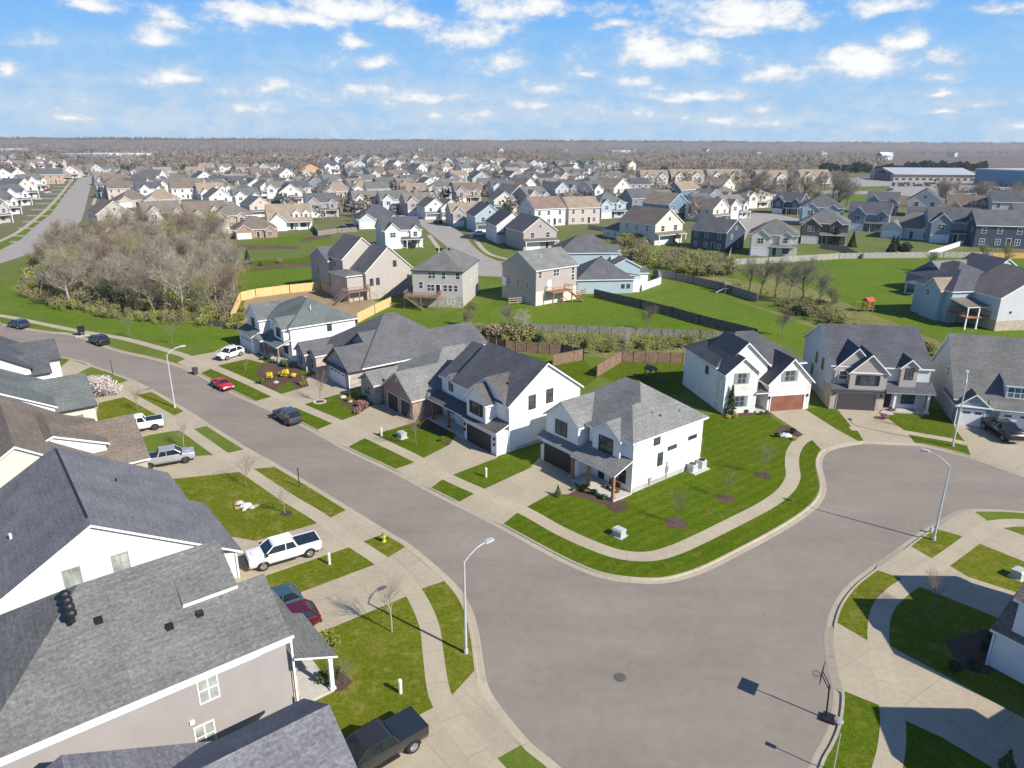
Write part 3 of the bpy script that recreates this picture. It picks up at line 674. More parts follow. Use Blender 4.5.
# white house with the charcoal gable roof
h = House('white_house', 'white two-storey house with charcoal side-gabled roof, dark garage door and red-brown porch posts', (-5.76, 78.78), YS)
h.gable(-5.0, 6.1, 2.1, 13.2, 0, 5.75, .70, 'x', W_WHITE, R_BLACK, T_WHITE)
h.gable(-8.6, -4.9, 2.6, 13.0, 0, 5.5, .66, 'x', W_WHITE, R_BLACK, T_WHITE)
h.gable(-.1, 3.7, .55, 5, 3.0, 5.5, .95, 'y', W_WHITE, R_BROWN and shingle('charcoal_brown_shingles', (.11, .105, .104)), T_WHITE, .3, .3)
h.gable(-1.3, 5.6, 2.0, 8.5, 4, 5.72, .66, 'y', W_WHITE, MATS['charcoal_brown_shingles'], T_WHITE, .35, .25)
h.gable(-6.9, -4.9, 2.2, 5, 3.2, 5.45, .8, 'y', W_WHITE, MATS['charcoal_brown_shingles'], T_WHITE, .2, .2)
h.wallbox(-.3, 6.15, .3, 3, 0, 2.75, W_WHITE)
h.shed(-.5, 6.35, .0, 2.12, 2.75, 3.5, 'F', MATS['charcoal_brown_shingles'], T_WHITE, rname='skirt_roof')
h.shed(-8.9, -.35, .2, 2.15, 2.75, 3.5, 'F', R_BLACK, T_WHITE)
for x in (-7.6, -4.0): h.post(x, .5, .2, 2.8, .26, plain('red_brown_post_stain', (.27, .10, .06), .6, .2))
h.slab(-8.7, -.4, .2, 2.3, .2); h.garage('F', .3, 2.7, 4.9, 2.25, GD_DARK)
for u in (-.1, 5.7): h.light('F', .3, u, 2.0); h.light('F', .3, u, 1.3)
h.win('F', .55, 1.85, 3.75, 1.6, 1.4, T_BLACK, 3, 2, P_BLACK); h.win('F', 2.1, 4.95, 4.3, .75, 1.15, T_BLACK); h.win('F', 2.2, -5.9, 4.2, .8, 1.1, T_BLACK)
h.win('R', 6.1, 5.5, 4.6, .95, 1.6, T_BLACK); h.win('R', 6.1, 8.2, 4.8, .95, 1.6, T_BLACK)
h.door('F', 2.1, -2.0, mat=P_DOORR); h.win('F', 2.6, -6.4, 1.0, 1.6, 1.4, T_BLACK, 2)
h.downspout(6.2, .25, 2.7); h.downspout(6.22, 2.05, 5.6); h.vent(3.0, 4.6, 7.55, a=.12); h.vent(3.5, 3.9, 7.3, a=.12)
h.part('foundation', B_GREYST, [(6.12, 3.1, -.3, 6.16, 13.1, .4)], True); h.done()
# brick ranch with twin dark garage doors
h = House('brick_house', 'single-storey red-brick house with light grey hip roof and two dark garage doors', (-16.60, 89.73), YS)
h.hip(-6.2, 6.3, 2.5, 18.5, 0, 2.85, .58, B_RED, R_LGREY, T_CREAM)
h.gable(-1.4, 6.1, .1, 9.0, 0, 2.8, .72, 'y', B_RED, R_LGREY, T_CREAM)
h.gable(-6.1, -2.2, -.9, 6.0, 0, 2.8, .62, 'y', B_STONE, R_LGREY, T_CREAM)
h.gable(-3.4, -1.0, .8, 4, 0, 2.75, .5, 'y', B_TAN, R_LGREY, T_CREAM, .2, .2)
h.garage('F', .1, 1.1, 2.7, 2.2, GD_DARK, fr=T_CREAM); h.garage('F', .1, 4.4, 2.4, 2.2, GD_DARK, fr=T_CREAM)
h.win('F', -.9, -4.1, .9, 1.5, 1.35, T_CREAM, 2); h.door('F', .8, -2.0, z=.1); h.part('gable_vent', T_CREAM, [(2.2, .02, 4.2, 2.5, .1, 4.8)])
h.gable(1.2, 6.2, 9.0, 20.0, 0, 2.85, .6, 'y', B_RED, R_LGREY, T_CREAM)
for p in ((-3, 6.5, 4.6), (4.0, 16.0, 4.3), (2.9, 17.2, 4.6)): h.pipe(*p)
h.win('R', 6.3, 5.0, .9, 1.0, 1.3, T_CREAM); h.win('R', 6.3, 9.5, .9, 1.0, 1.3, T_CREAM); h.done()
# slate-roofed ranch with the white garage door
h = House('ranch_house', 'single-storey stone and brick house with big slate-grey roof and white garage door', (-29.17, 107.30), YS)
h.hip(-3.8, 12.1, .2, 18.0, 0, 2.85, .64, B_STONE, R_SLATE, T_WHITE)
h.gable(4.2, 12.0, -2.1, 8, 0, 2.8, .66, 'y', B_STONE, R_SLATE, T_DARK)
h.gable(-4.0, -.4, -3.4, 5, 0, 2.85, .75, 'y', B_STONE, R_SLATE, T_WHITE)
h.gable(-.9, 1.7, -2.6, 4, 0, 2.8, .7, 'y', B_TAN, R_SLATE, T_WHITE, .25, .2)
h.gable(.6, 12.06, 2.6, 10, 0, 2.85, .64, 'y', W_SLATE, R_SLATE, T_DARK, .36, .2)
h.garage('F', -2.1, 8.2, 4.9, 2.2, GD_WHITE, True); h.win('F', -3.4, -2.2, .8, 1.6, 1.4, T_WHITE, 2); h.win('F', -2.6, .3, .5, .9, 1.7, T_WHITE, 1)
h.part('gable_panel', W_SLATE, [(6.2, -2.12, 2.95, 10.0, -2.06, 3.6)]); h.shed(4.0, 12.2, -2.55, -2.08, 2.5, 2.8, 'F', R_SLATE, T_DARK, rname='skirt_roof')
h.downspout(12.0, -2.15, 2.7); h.pipe(2.5, 1.2, 3.9); h.door('F', .2, 2.8, z=.1, mat=P_DOORR)
h.gable(2, 11.9, 14, 22.5, 0, 2.85, .5, 'y', B_STONE, R_SLATE, T_WHITE); h.done()
# pale blue-white house with porch
h = House('white_house', 'blue-white two-storey house with grey-green roof and stone-based porch beside a pale new fence', (-46.44, 117.37), YS)
h.hip(-2.0, 12.1, 4.2, 15.6, 0, 5.5, .52, W_WHITE, R_GREEN, T_WHITE)
h.gable(-2.9, 3.0, 2.4, 9, 2.8, 5.5, .72, 'y', W_WHITE, R_GREEN, T_WHITE)
h.gable(7.4, 11.6, 3.2, 9, 2.8, 5.5, .66, 'y', W_WHITE, R_GREEN, T_WHITE)
h.wallbox(-3.3, 3.4, .9, 5, 0, 2.75, W_WHITE); h.shed(-3.6, 3.6, .6, 2.45, 2.72, 3.6, 'F', R_GREEN, T_WHITE, rname='skirt_roof')
h.shed(3.5, 12.3, 1.6, 4.25, 2.7, 3.7, 'F', R_GREEN, T_WHITE); h.gable(3.6, 6.4, 1.2, 4, 2.7, 2.75, .5, 'y', W_WHITE, R_GREEN, T_WHITE, .2, .2, rname='porch_roof')
for x in (3.9, 6.2, 8.6, 11.8): h.post(x, 2.0, .2, 2.75, .24, P_WOOD, base=B_STONE)
h.slab(3.5, 12.2, 1.7, 4.3, .22); h.win('F', 2.4, .1, 3.9, 1.5, 1.4, T_BLACK, 2); h.win('F', 3.2, 9.5, 3.9, 1.6, 1.4, T_BLACK, 2); h.win('F', 4.2, 5.0, 4.0, .7, 1.0, T_BLACK)
h.garage('F', .9, 0, 4.8, 2.2, GD_WHITE, True); h.door('F', 4.2, 5.2); h.win('F', 4.2, 9.5, .9, 1.6, 1.4, T_BLACK, 2); h.win('R', 12.1, 10.9, 4.2, .7, 1.3, T_BLACK)
h.win('L', -2.0, 9, 4, .9, 1.3, T_BLACK); h.pipe(9.5, 9, 8.0, T_WHITE); h.pipe(3.0, 11, 8.2, T_WHITE); h.done()
# cul-de-sac houses
h = House('white_house', 'white brick two-storey house with charcoal roof and reddish wood garage door on the cul-de-sac', (27.85, 87.59), 11.5)
h.hip(0, 12.6, 2.6, 12.6, 0, 5.6, .62, W_WHITE, R_BLACK, T_WHITE)
h.gable(0, 4.6, 0, 8, 0, 5.6, .85, 'y', W_WBRICK, R_BLACK, T_WHITE)
h.gable(.5, 7.0, 2.0, 8, 3, 5.9, .95, 'y', W_WHITE, R_BLACK, T_WHITE)
h.gable(6.2, 12.4, -.2, 8, 0, 4.0, 1.0, 'y', W_WBRICK, R_BLACK, T_WHITE)
h.shed(4.4, 6.6, -.3, 2.7, 2.6, 3.5, 'F', R_BLACK, T_WHITE)
h.garage('F', -.2, 9.1, 4.9, 2.15, GD_WOOD); h.win('F', -.2, 9.0, 4.2, 1.3, 1.35, T_GREY, 2, 2, P_METAL)
h.win('F', 0, 2.2, 4.2, 1.1, 1.35, T_GREY, 2, 2, P_METAL); h.win('F', 0, 2.2, 1.0, 1.3, 1.4, T_GREY, 2, 2, P_METAL); h.win('F', 2.6, 5.3, 4.1, 1.1, 1.0, T_BLACK, 2)
h.door('F', 2.6, 5.2); h.slab(4.6, 6.2, -.4, 2.6, .2); h.win('L', 0, 5.4, 4.0, .8, 1.4, T_BLACK)
h.light('F', -.2, 6.4, 2.0); h.light('F', -.2, 12.0, 2.0); h.downspout(-.06, -.06, 5.5); h.done()
h = House('grey_house', 'grey two-storey house with charcoal roof, twin front gables and wide dark garage door', (42.87, 89.90), -7.5)
h.gable(0, 12.4, 1.0, 15.4, 0, 5.9, .52, 'x', W_LGREY, R_BLUEGREY, T_WHITE)
h.gable(.3, 5.4, .7, 6, 3, 5.6, 1.05, 'y', W_TAUPE, R_BLUEGREY, T_WHITE, .3, .3)
h.gable(2.0, 6.7, -.2, 6, 3, 5.35, 1.0, 'y', W_TAUPE, R_BLUEGREY, T_WHITE, .3, .3)
h.gable(8.4, 10.5, .2, 5, 3.4, 6.2, .9, 'y', W_TAUPE, R_BLUEGREY, T_WHITE, .3, .3)
h.wallbox(-.05, 6.8, -.05, 4, 0, 2.8, B_TAN); h.shed(-.3, 7.0, -.45, .8, 2.75, 3.3, 'F', R_BLUEGREY, T_DARK, rname='skirt_roof')
h.shed(6.7, 12.9, -.7, 1.1, 2.75, 3.9, 'F', R_BLUEGREY, T_GREY)
for x in (8.0, 12.2): h.post(x, -.3, .2, 2.8, .28, T_WHITE)
h.slab(6.7, 12.6, -.5, 1.1, .2); h.slab(6.3, 7.8, -1.4, -.5, .12, B_TAN, 'porch_step')
h.garage('F', -.05, 3.3, 4.9, 2.2, siding('charcoal_garage_panel', (.06, .055, .055), .53), fr=B_TAN and T_GREY)
h.win('F', -.2, 4.3, 3.65, 1.9, 1.3, T_DARK, 2, 2, P_BLACK); h.win('F', .7, 1.4, 4.0, 1.0, 1.2, T_WHITE, 1); h.win('F', .2, 9.45, 4.6, .9, 1.4, T_DARK, 2, 2)
h.door('F', 1.0, 7.6); h.win('F', 1.0, 10.2, .9, 1.6, 1.5, T_DARK, 2)
for u, z in ((5.3, 4.0), (8.4, 4.0), (9.8, 1.8)): h.win('L', 0, u, z, .8, 1.5, T_DARK)
h.part('foundation', B_TAN, [(-.06, .9, 0, -.01, 15.3, 1.2)], True)
h.part('gable_trim', T_WHITE, [(1.9, -.27, 5.2, 6.8, -.2, 5.36)])
h.light('F', -.05, .4, 2.2); h.light('F', -.05, 6.3, 2.2); h.done()
h = House('grey_house', 'grey house with steep weathered roof, white glazed dormer and stone front with white garage doors', (57.36, 86.94), -18)
h.gable(0, 17, -1.3, 13.7, 0, 3.2, .86, 'x', W_GREY, R_GREY, T_WHITE)
h.gable(0, 3.6, -2.6, 4, 0, 2.6, .85, 'y', W_SLATE, R_GREY, T_WHITE, .3, .3)
h.wallbox(.02, 9.0, -2.4, 0, 0, 2.5, B_STONE); h.shed(3.6, 9.2, -2.85, -1.2, 2.45, 3.3, 'F', R_GREY, T_WHITE, rname='skirt_roof')
h.gable(9.0, 14, -3.5, 6, 2.5, 2.7, .85, 'y', W_GREY, R_GREY, T_WHITE); h.post(9.3, -3.2, .1, 2.7, .35, T_WHITE); h.post(13.6, -3.2, .1, 2.7, .35, T_WHITE); h.slab(9.0, 14, -3.5, -1.3, .12)
h.wallbox(5.4, 8.6, -1.0, 3, 2.9, 5.25, T_WHITE); h.shed(5.1, 8.9, -1.35, 4.6, 5.25, 6.6, 'F', R_GREY, T_WHITE, rname='dormer_roof')
h.win('F', -1.0, 7.0, 3.75, 2.8, 1.3, T_WHITE, 4, 2, None, GLB); h.garage('F', -2.6, 1.8, 2.6, 2.1, GD_WHITE, True); h.garage('F', -2.4, 6.6, 3.4, 2.1, GD_WHITE, True)
h.win('L', 0, 4.2, 4.4, .8, 1.3, T_WHITE); h.win('L', 0, 4.2, 5.9, .6, .8, T_WHITE); h.win('F', -1.3, 10.5, .8, 1.2, 1.5, T_DARK, 1)
h.part('gable_trim', T_WHITE, [(-.25, -2.93, 2.5, 3.85, -2.62, 2.66)]); h.downspout(.05, -2.7, 2.5); h.done()
# lots between the left street corner: houses seen from behind and above
YL = 128.5
h = House('white_house', 'white house with dark bluish-charcoal roof and tall blank gable wall in the left foreground', (-23.37, 50.50), YL)
h.gable(-.8, 16, .6, 17.2, 0, 3.2, .60, 'x', W_WHITE, R_CHGREY, T_WHITE)
h.gable(-.75, 5.0, .0, 4.0, 0, 2.95, .6, 'x', W_WHITE, R_BLUEGREY, T_WHITE, nowall=True) if False else None
h.wallbox(-.75, 8.9, -.6, 3, 0, 2.35, W_WHITE); h.shed(-1.1, 9.2, -1.05, .9, 2.22, 3.385, 'F', R_CHGREY, T_WHITE, t=.2, rname='garage_roof')
h.garage('F', -.6, 3.0, 4.8, 2.05, GD_WHITE, True)
h.win('L', -.8, 7.5, 3.8, 1.0, 1.5, T_GREY, 2, 2, None, GLP); h.win('L', -.8, 10.6, 3.8, 1.0, 1.5, T_GREY, 2, 2, None, GLP)
h.downspout(-.87, -.55, 2.3); h.pipe(6.0, 13.5, 5.7, T_WHITE, .1); h.pipe(10, 5.5, 6.3); h.part('ridge_vent', P_BLACK, [(0.2, 8.83, 8.28, 15.5, 8.97, 8.42)]); h.done()
h = House('beige_house', 'pinkish beige two-storey house with broad speckled grey hip roof and white porch post, left foreground', (-11.85, 37.52), YL)
h.hip(-.2, 12.3, 4.6, 18.1, 0, 5.29, .66, W_PINK, R_GREY, T_WHITE)
h.gable(-.2, 12.3, 4.3, 10.5, 0, 5.565, .66, 'y', W_PINK, R_GREY, T_WHITE)
h.wallbox(-.19, 3.2, 2.55, 4.6, 0, 5.4, W_PINK); h.W(W_PINK).prism([(-.19, 5.39), (3.2, 5.39), (3.2, 7.7)], 'y', 2.56, 4.59); h.shed(-.58, 3.3, 2.25, 4.5, 5.32, 7.88, 'L', R_GREY, T_WHITE, t=.2, rname='front_roof')
h.gable(-.2, 12.3, 2.2, 9.5, 0, 5.5, .30, 'y', W_PINK, R_GREY, T_WHITE) if False else None
h.shed(3.0, 4.9, 4.0, 7.2, 7.80, 8.80, 'L', R_GREY, T_WHITE, t=.3, rname='raised_roof')
h.wallbox(5.1, 8.7, .5, 3, 0, 2.8, B_STONE); h.shed(4.8, 9.0, .1, 2.6, 2.72, 3.8, 'F', R_GREY, T_WHITE, rname='garage_roof')
h.shed(-.6, 5.0, -.5, 2.25, 2.7, 3.9, 'F', R_GREY, T_WHITE)
h.post(-.2, -.1, .2, 2.75, .26, T_WHITE); h.slab(-.3, 5.0, -.2, 2.3, .2)
h.wallbox(-.22, -.02, 2.0, 2.4, 0, 2.9, B_STONE)
h.win('L', -.2, 7.2, 3.5, 1.0, 1.6, T_WHITE, 2, 2, None, GLP); h.win('L', -.2, 7.75, .5, 1.0, 1.5, T_WHITE, 2, 2, None, GLP); h.part('dryer_vent', T_WHITE, [(-.3, 8.2, 2.4, -.2, 8.45, 2.65)])
h.garage('F', .5, 6.9, 2.9, 2.2, GD_WHITE, True); h.garage('F', 2.9, 10.6, 2.6, 2.2, GD_WHITE, True)
for x, y in ((3.9, 11.4), (2.35, 8.2), (2.45, 6.5)): h.vent(x, y, 5.75+.66*(x+.2)+.0, P_BLACK, .2)
for i in range(4):
    m = MB(); x = 5.9-.72*i; m.lathe([(.16, 9.0), (.16, 9.42), (.3, 9.46), (.3, 9.68), (.2, 9.8), (0, 9.84)], 12, (x, 12.6)); m.build('roof_vent', P_BLACK, h.root)
h.gutter(-.6, 2.2, -.6, 18.4, 5.68); h.downspout(-.28, 2.25, 5.5); h.done()
h = House('dark_roofed_house', 'low house with dark grey roof at the bottom left edge behind the black pickup', (-9.86, 33.05), YL)
h.gable(-6.6, .3, 2.2, 12, 0, 4.1, .62, 'y', W_BEIGE, R_CHGREY, T_WHITE)
h.gable(-16, .9, 6.5, 20, 0, 3.3, .5, 'x', W_BEIGE, R_CHGREY, T_WHITE)
h.garage('F', 2.2, -3.1, 4.8, 2.1, GD_WHITE, True); h.win('R', .9, 11, .9, 1.0, 1.3); h.done()
h = House('tan_house', 'cream house with brown shingle roof and white side dormer behind the silver pickup', (-40.00, 70.24), YL)
h.gable(-6.5, 10.5, 5.0, 17, 0, 4.0, .66, 'x', W_CREAM, R_BROWN, T_WHITE)
h.gable(-3.6, 7.2, .2, 9, 0, 2.85, .55, 'y', B_TAN, R_BROWN, T_WHITE)
h.gable(-1.9, 6, 3.4, 12, 3, 4.75, .42, 'x', W_WHITE, R_BROWN, T_WHITE)
h.garage('F', .2, -.4, 4.8, 2.1, GD_TAN, fr=T_CREAM); h.win('L', -6.5, 9, 3.2, 1, 1.4)
for i in range(3): h.vent(1.5+.8*i, 12.4, 7.45, P_BLACK, .16)
h.done()
h = House('white_house', 'white house with grey-green roof and arched cream garage front beside the blossoming tree', (-52.64, 83.13), YL)
h.gable(-2.4, 10.0, 4.0, 16, 0, 4.1, .55, 'x', W_WHITE, R_GREEN, T_WHITE)
h.gable(-.8, 10.0, -.3, 9, 0, 2.9, .48, 'y', W_CREAM, R_GREEN, T_DARK)
h.gable(-5.2, -2.5, 5.0, 15, 0, 3.4, .5, 'x', W_WHITE, R_GREEN, T_WHITE); h.garage('L', -.8, 2.6, 3.0, 2.0, siding('grey_green_garage_panel', (.20, .23, .22), .53), fr=T_CREAM); h.downspout(-.9, 4.4, 2.8)
h.garage('F', -.3, 2.9, 4.9, 2.1, GD_TAN, fr=T_CREAM); h.win('L', -5.2, 9, 2.0, 1, 1.2); h.done()
h = House('white_house', 'white house with charcoal roof near the bend at the far left', (-69.22, 103.27), YL)
h.gable(-8.5, 8.0, 4.0, 16, 0, 4.0, .62, 'x', W_WHITE, R_BLACK, T_DARK)
h.gable(-1.2, 6.0, -.2, 9, 0, 2.9, .6, 'y', W_WHITE, R_BLACK, T_DARK)
h.gable(-8.4, -1.5, 1.8, 9, 0, 3.0, .6, 'y', W_WHITE, R_BLACK, T_DARK)
h.garage('F', -.2, 2.4, 4.8, 2.1, GD_WHITE, True); h.win('L', -8.5, 9, 2.5, 1, 1.4); h.done()
h = House('brown_roofed_house', 'house with brown roof at the far left frame edge beyond the charcoal roof', (-84.5, 114.0), YL+6)
h.gable(-7, 8.0, 3.0, 15, 0, 3.8, .62, 'x', W_TAN, R_BROWN, T_WHITE); h.gable(-1.2, 6.0, -.2, 9, 0, 2.9, .6, 'y', W_TAN, R_BROWN, T_WHITE)
h.garage('F', -.2, 2.4, 4.8, 2.1, GD_WHITE, True); h.win('L', -7, 9, 2.0, 1, 1.4); h.done()
# right-hand houses just outside the frame that throw the gabled shadows
h = House('white_house', 'white house with brown shingle roof at the right frame edge, its gables shading the lawn', (43.0, 45.95), 213.5)
h.gable(.02, 11.4, .6, 12, 0, 5.75, .55, 'x', W_WHITE, R_BROWN, T_WHITE)
h.gable(0, 5.7, 0, 7, 0, 5.75, .75, 'y', W_WHITE, R_BROWN, T_WHITE, .3, .3); h.gable(5.75, 11.5, 0, 7, 0, 5.75, .75, 'y', W_WHITE, R_BROWN, T_WHITE, .3, .3)
h.gable(6.2, 11.7, -.75, 6, 0, 2.9, .6, 'y', W_WHITE, R_BROWN, T_WHITE, .3, .3); h.garage('F', -.75, 9.0, 4.6, 2.1, GD_WHITE, True)
h.win('F', 0, 2.8, 4.2, 1.4, 1.3, T_WHITE, 2); h.win('F', 0, 8.6, 5.2, 1.2, .9, T_WHITE, 2); h.downspout(11.75, -.8, 2.8); h.door('F', 0, 4.6); h.done()
h = House('white_house', 'white house with slate roof past the lower right frame edge', (39.0, 33.3), 208)
h.gable(0, 13, 1.0, 13, 0, 5.7, .55, 'x', W_WHITE, R_SLATE, T_WHITE); h.gable(4.2, 11.4, 0, 8, 0, 5.75, .66, 'y', W_WHITE, R_SLATE, T_WHITE, .3, .3)
h.garage('F', 0, 8, 4.8, 2.1, GD_WHITE); h.win('F', 0, 8, 4, 1.5, 1.3); h.done()
# second row: houses turned away from the camera across the grass
h = House('tan_house', 'large tan house with stepped grey gables, stone base and back deck, beside yellow fence', (-32.53, 158.41), 40)
h.gable(-.4, 11.6, 0, 9, 0, 6.3, .86, 'y', W_TAN, R_SLATE, T_WHITE)
h.gable(-2.3, 7.9, 7.0, 15.0, 0, 8.6, .86, 'y', W_TAN, R_SLATE, T_WHITE)
h.gable(-3.2, 10, 12.5, 22.0, 0, 7.6, .55, 'x', W_TAN, R_SLATE, T_WHITE)
h.hip(-4.6, .2, .9, 9.0, 0, 5.6, .22, W_TAN, R_GREY, T_WHITE, rname='porch_roof'); h.wallbox(-.46, 11.65, -.06, 9, 0, 2.1, B_STONE)
h.win('F', 0, 7.2, 6.9, .8, 1.3, T_DARK); h.win('F', 0, 1.0, 3.2, .8, 1.5, T_DARK); h.win('F', 0, 2.6, 3.2, .8, 1.5, T_DARK)
h.deck(-5.5, -.1, -1.2, 2.0, 2.6, (-5.7, -.6, -1, 0, 1.1)); h.win('L', -4.6, 5, 3.7, 1.3, 1.3, T_WHITE, 2); h.win('L', -2.3, 11, 6.4, 1.3, 1.3, T_WHITE, 2); h.win('L', -3.2, 18, 4, 1.3, 1.3)
h.pipe(3.0, 10, 10.4, T_WHITE); h.pipe(2, 11, 10.5, T_WHITE); h.done()
h = House('beige_house', 'tall beige three-level house with grey hip roof and back deck with long stairs', (-21.53, 152.36), -9)
h.hip(0, 11, 0, 16.5, 0, 7.7, .62, W_BEIGE, R_GREY, T_DARK)
h.part('foundation', B_STONE, [(-.03, -.03, -.2, 11.03, .2, 2.4)], True)
for u, z, n in ((4.3, 6.2, 2), (6.9, 6.2, 1), (10.0, 6.2, 1), (1.8, 4.0, 1), (4.0, 3.5, 2), (7.2, 3.5, 1), (8.3, 3.5, 1), (9.5, 3.5, 1), (8.4, .8, 2)): h.win('F', 0, u, z, .75*n+.1, 1.35, T_WHITE, n)
h.door('F', 0, 5.6, .9, 2.0, 2.9); h.deck(-1.2, 6.2, -3.2, -.03, 2.75, (3.6, -3.6, 0, 0, 1.2) if False else (-.4, -3.4, 1, 0, 1.1))
h.win('R', 11, 4, 6, .5, .5, T_WHITE, 1, 1); h.win('R', 11, 9, 4, .5, .5, T_WHITE, 1, 1); h.part('roof_vent', P_BLACK, [(3.2+i*.9, 8.0, 10.9, 3.7+i*.9, 8.4, 11.55) for i in range(4)]); h.done()
h = House('taupe_house', 'taupe three-level house with light grey gable roof and small back deck behind rail fence', (5.11, 152.79), 39)
h.gable(0, 12.2, 0, 11.8, 0, 7.75, .56, 'x', W_TAUPE, R_LGREY, T_WHITE)
h.part('foundation', W_CREAM, [(-.03, -.04, -.2, 12.23, .1, 3.1)]); h.part('stone_base', B_GREYST, [(-.05, .1, -.2, .02, 11.8, 2.6)], True)
for u, z, n in ((1.2, 6.0, 1), (5.9, 6.0, 2), (11.0, 6.0, 1), (11.0, 4.5, 1), (10.6, 1.0, 1)): h.win('F', 0, u, z, .8*n, 1.35, T_WHITE, n)
h.door('F', 0, 3.9, .9, 2.1, 3.1, T_WHITE); h.deck(2.8, 8.6, -2.6, -.05, 3.0, (7.4, -2.9, 1, 0, 1.1), P_DECKR)
for u in (3, 6, 9): h.win('L', 0, u, 3.6, .8, 1.2, T_WHITE)
h.part('bay_window', T_WHITE, [(-.5, 9.8, 3.0, 0, 11.2, 5.0)]); h.pipe(4, 3, 10.3, T_WHITE); h.done()
h = House('pale_blue_house', 'pale blue house with long slate roof and white porch gable beside white vinyl fence', G(577, 294), 6)
h.hip(0, 13.5, 0, 13, 0, 3.2, .62, W_LBLUE, R_SLATE, T_WHITE); h.gable(9.5, 17.0, 7, 12.5, 0, 5.0, .5, 'y', W_LBLUE, R_GREY, T_WHITE); h.gable(12, 20, 10, 16, 0, 3.0, .4, 'x', W_WHITE, R_SLATE, T_WHITE)
h.wallbox(13.4, 15.4, 1.0, 6, 0, 3.0, W_WHITE); h.shed(13.2, 16.6, 4, 8, 3.0, 3.6, 'R', R_SLATE, T_WHITE, rname='porch_roof'); h.post(16.4, 4.2, .1, 3.0); h.post(16.4, 7.8, .1, 3.0)
h.win('F', 0, 11, 1.2, .7, .9, T_DARK); h.win('F', 0, 12.3, 1.2, .7, .9, T_DARK); h.win('R', 17, 9.7, 4, .9, 1, T_DARK); h.pipe(8, 3.0, 5.2, T_WHITE); h.done()
h = House('pale_blue_house', 'pale blue house with blue-grey hip roof and white upper balcony behind the taupe house', G(558, 271), 4)
h.hip(0, 17, 0, 13, 0, 4.8, .62, W_LBLUE, R_SLATE, T_WHITE); h.part('balcony', T_WHITE, [(14.6, -1.2, 2.8, 17.4, 0, 3.0), (14.6, -1.2, 3.0, 14.75, -.0, 4.0), (17.25, -1.2, 3, 17.4, 0, 4.6), (14.6, -1.25, 3.8, 17.4, -1.15, 4.0)])
h.win('F', 0, 12, 3.0, .8, 1.2); h.gable(10, 18, 4, 10, 0, 5, .4, 'x', W_LBLUE, R_SLATE, T_WHITE); h.done()
# right edge, backs to the camera
h = House('grey_house', 'light grey house with stone base, blue shaded side and red-railed back deck at right edge', G(994, 331), 8)
h.gable(0, 16, 0, 10, 0, 6.4, .58, 'y', W_LGREY, R_TAUPE, T_WHITE); h.part('stone_base', B_TAN, [(-.04, -.04, -.2, 16.04, 9.9, 2.0)], True)
h.hip(-4.5, 10, 7.0, 18, 0, 6.2, .58, W_LBLUE, R_BLUEGREY, T_WHITE); h.gable(-5.5, 0, 9, 14, 0, 6.2, .8, 'x', W_LBLUE, R_TAN, T_WHITE)  # pale blue on these wings: cool shade put into the wall colour
h.shed(-5.0, -.02, 1.8, 7, 4.2, 5.0, 'F', R_TAUPE, T_WHITE); h.deck(-5.0, -.05, 1.7, 7.0, 2.4, None, P_DECKR); h.post(-4.8, 1.9, 0, 4.3, .22); h.post(-2.4, 1.9, 0, 4.3, .22)
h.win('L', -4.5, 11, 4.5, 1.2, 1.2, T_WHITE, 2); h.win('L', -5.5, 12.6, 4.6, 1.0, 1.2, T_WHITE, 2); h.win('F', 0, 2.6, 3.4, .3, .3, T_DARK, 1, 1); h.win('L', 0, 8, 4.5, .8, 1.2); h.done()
h = House('slate_house', 'low slate-blue house with dark roofs and attached back pergola at right edge', G(953, 300), 14)
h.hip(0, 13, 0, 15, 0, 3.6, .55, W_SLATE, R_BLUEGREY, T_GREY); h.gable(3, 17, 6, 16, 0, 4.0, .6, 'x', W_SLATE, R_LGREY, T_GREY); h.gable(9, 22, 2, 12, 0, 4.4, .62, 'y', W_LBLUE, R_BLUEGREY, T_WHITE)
h.shed(-5.2, .2, 4.0, 9.4, 2.6, 3.2, 'L', R_BLUEGREY, T_WHITE, rname='pergola_roof')
for x, y in ((-5.0, 4.2), (-5.0, 9.2), (-2.4, 4.2)): h.post(x, y, 0, 2.6, .2)
h.slab(-5.2, 0, 4, 9.4, .1); h.win('L', 0, 2.5, 1.0, 1.2, 1.3); h.done()
# ---------------------------------------------------------------- farther houses: prototypes, then one copy per house
def P_two_gable():
    h = House('house', None, (0, 0), 0)
    h.gable(-6, 6, 0, 10.5, 0, 5.5, .62, 'x'); h.gable(-5.6, -.8, -1.2, 5, 0, 5.4, .9, 'y'); h.gable(2.4, 5.4, -.6, 4, 2.9, 5.3, .9, 'y')
    h.shed(-.8, 6.2, -1.6, .1, 2.6, 3.3, 'F', R_GREY); h.post(5.8, -1.4, 0, 2.7); h.post(1.0, -1.4, 0, 2.7)
    h.garage('F', -1.2, -3.2, 4.2, 2.1, GD_WHITE); h.win('F', -1.2, -3.2, 3.5, 1.6, 1.4, T_WHITE, 2); h.win('F', -.6, 3.9, 3.5, 1.2, 1.4); h.door('F', 0, .8); h.win('F', 0, 3.6, .8, 1.6, 1.4)
    for u in (-4, 0, 3.5): h.win('B', 10.5, u, 3.6, 1, 1.3); h.win('B', 10.5, u, .8, 1.1, 1.4)
    for sd, c in (('L', -6), ('R', 6)):
        h.win(sd, c, 3, 3.5, .8, 1.3); h.win(sd, c, 7, 3.5, .8, 1.3); h.win(sd, c, 5, 6.2, .6, .8)
    return h.done()
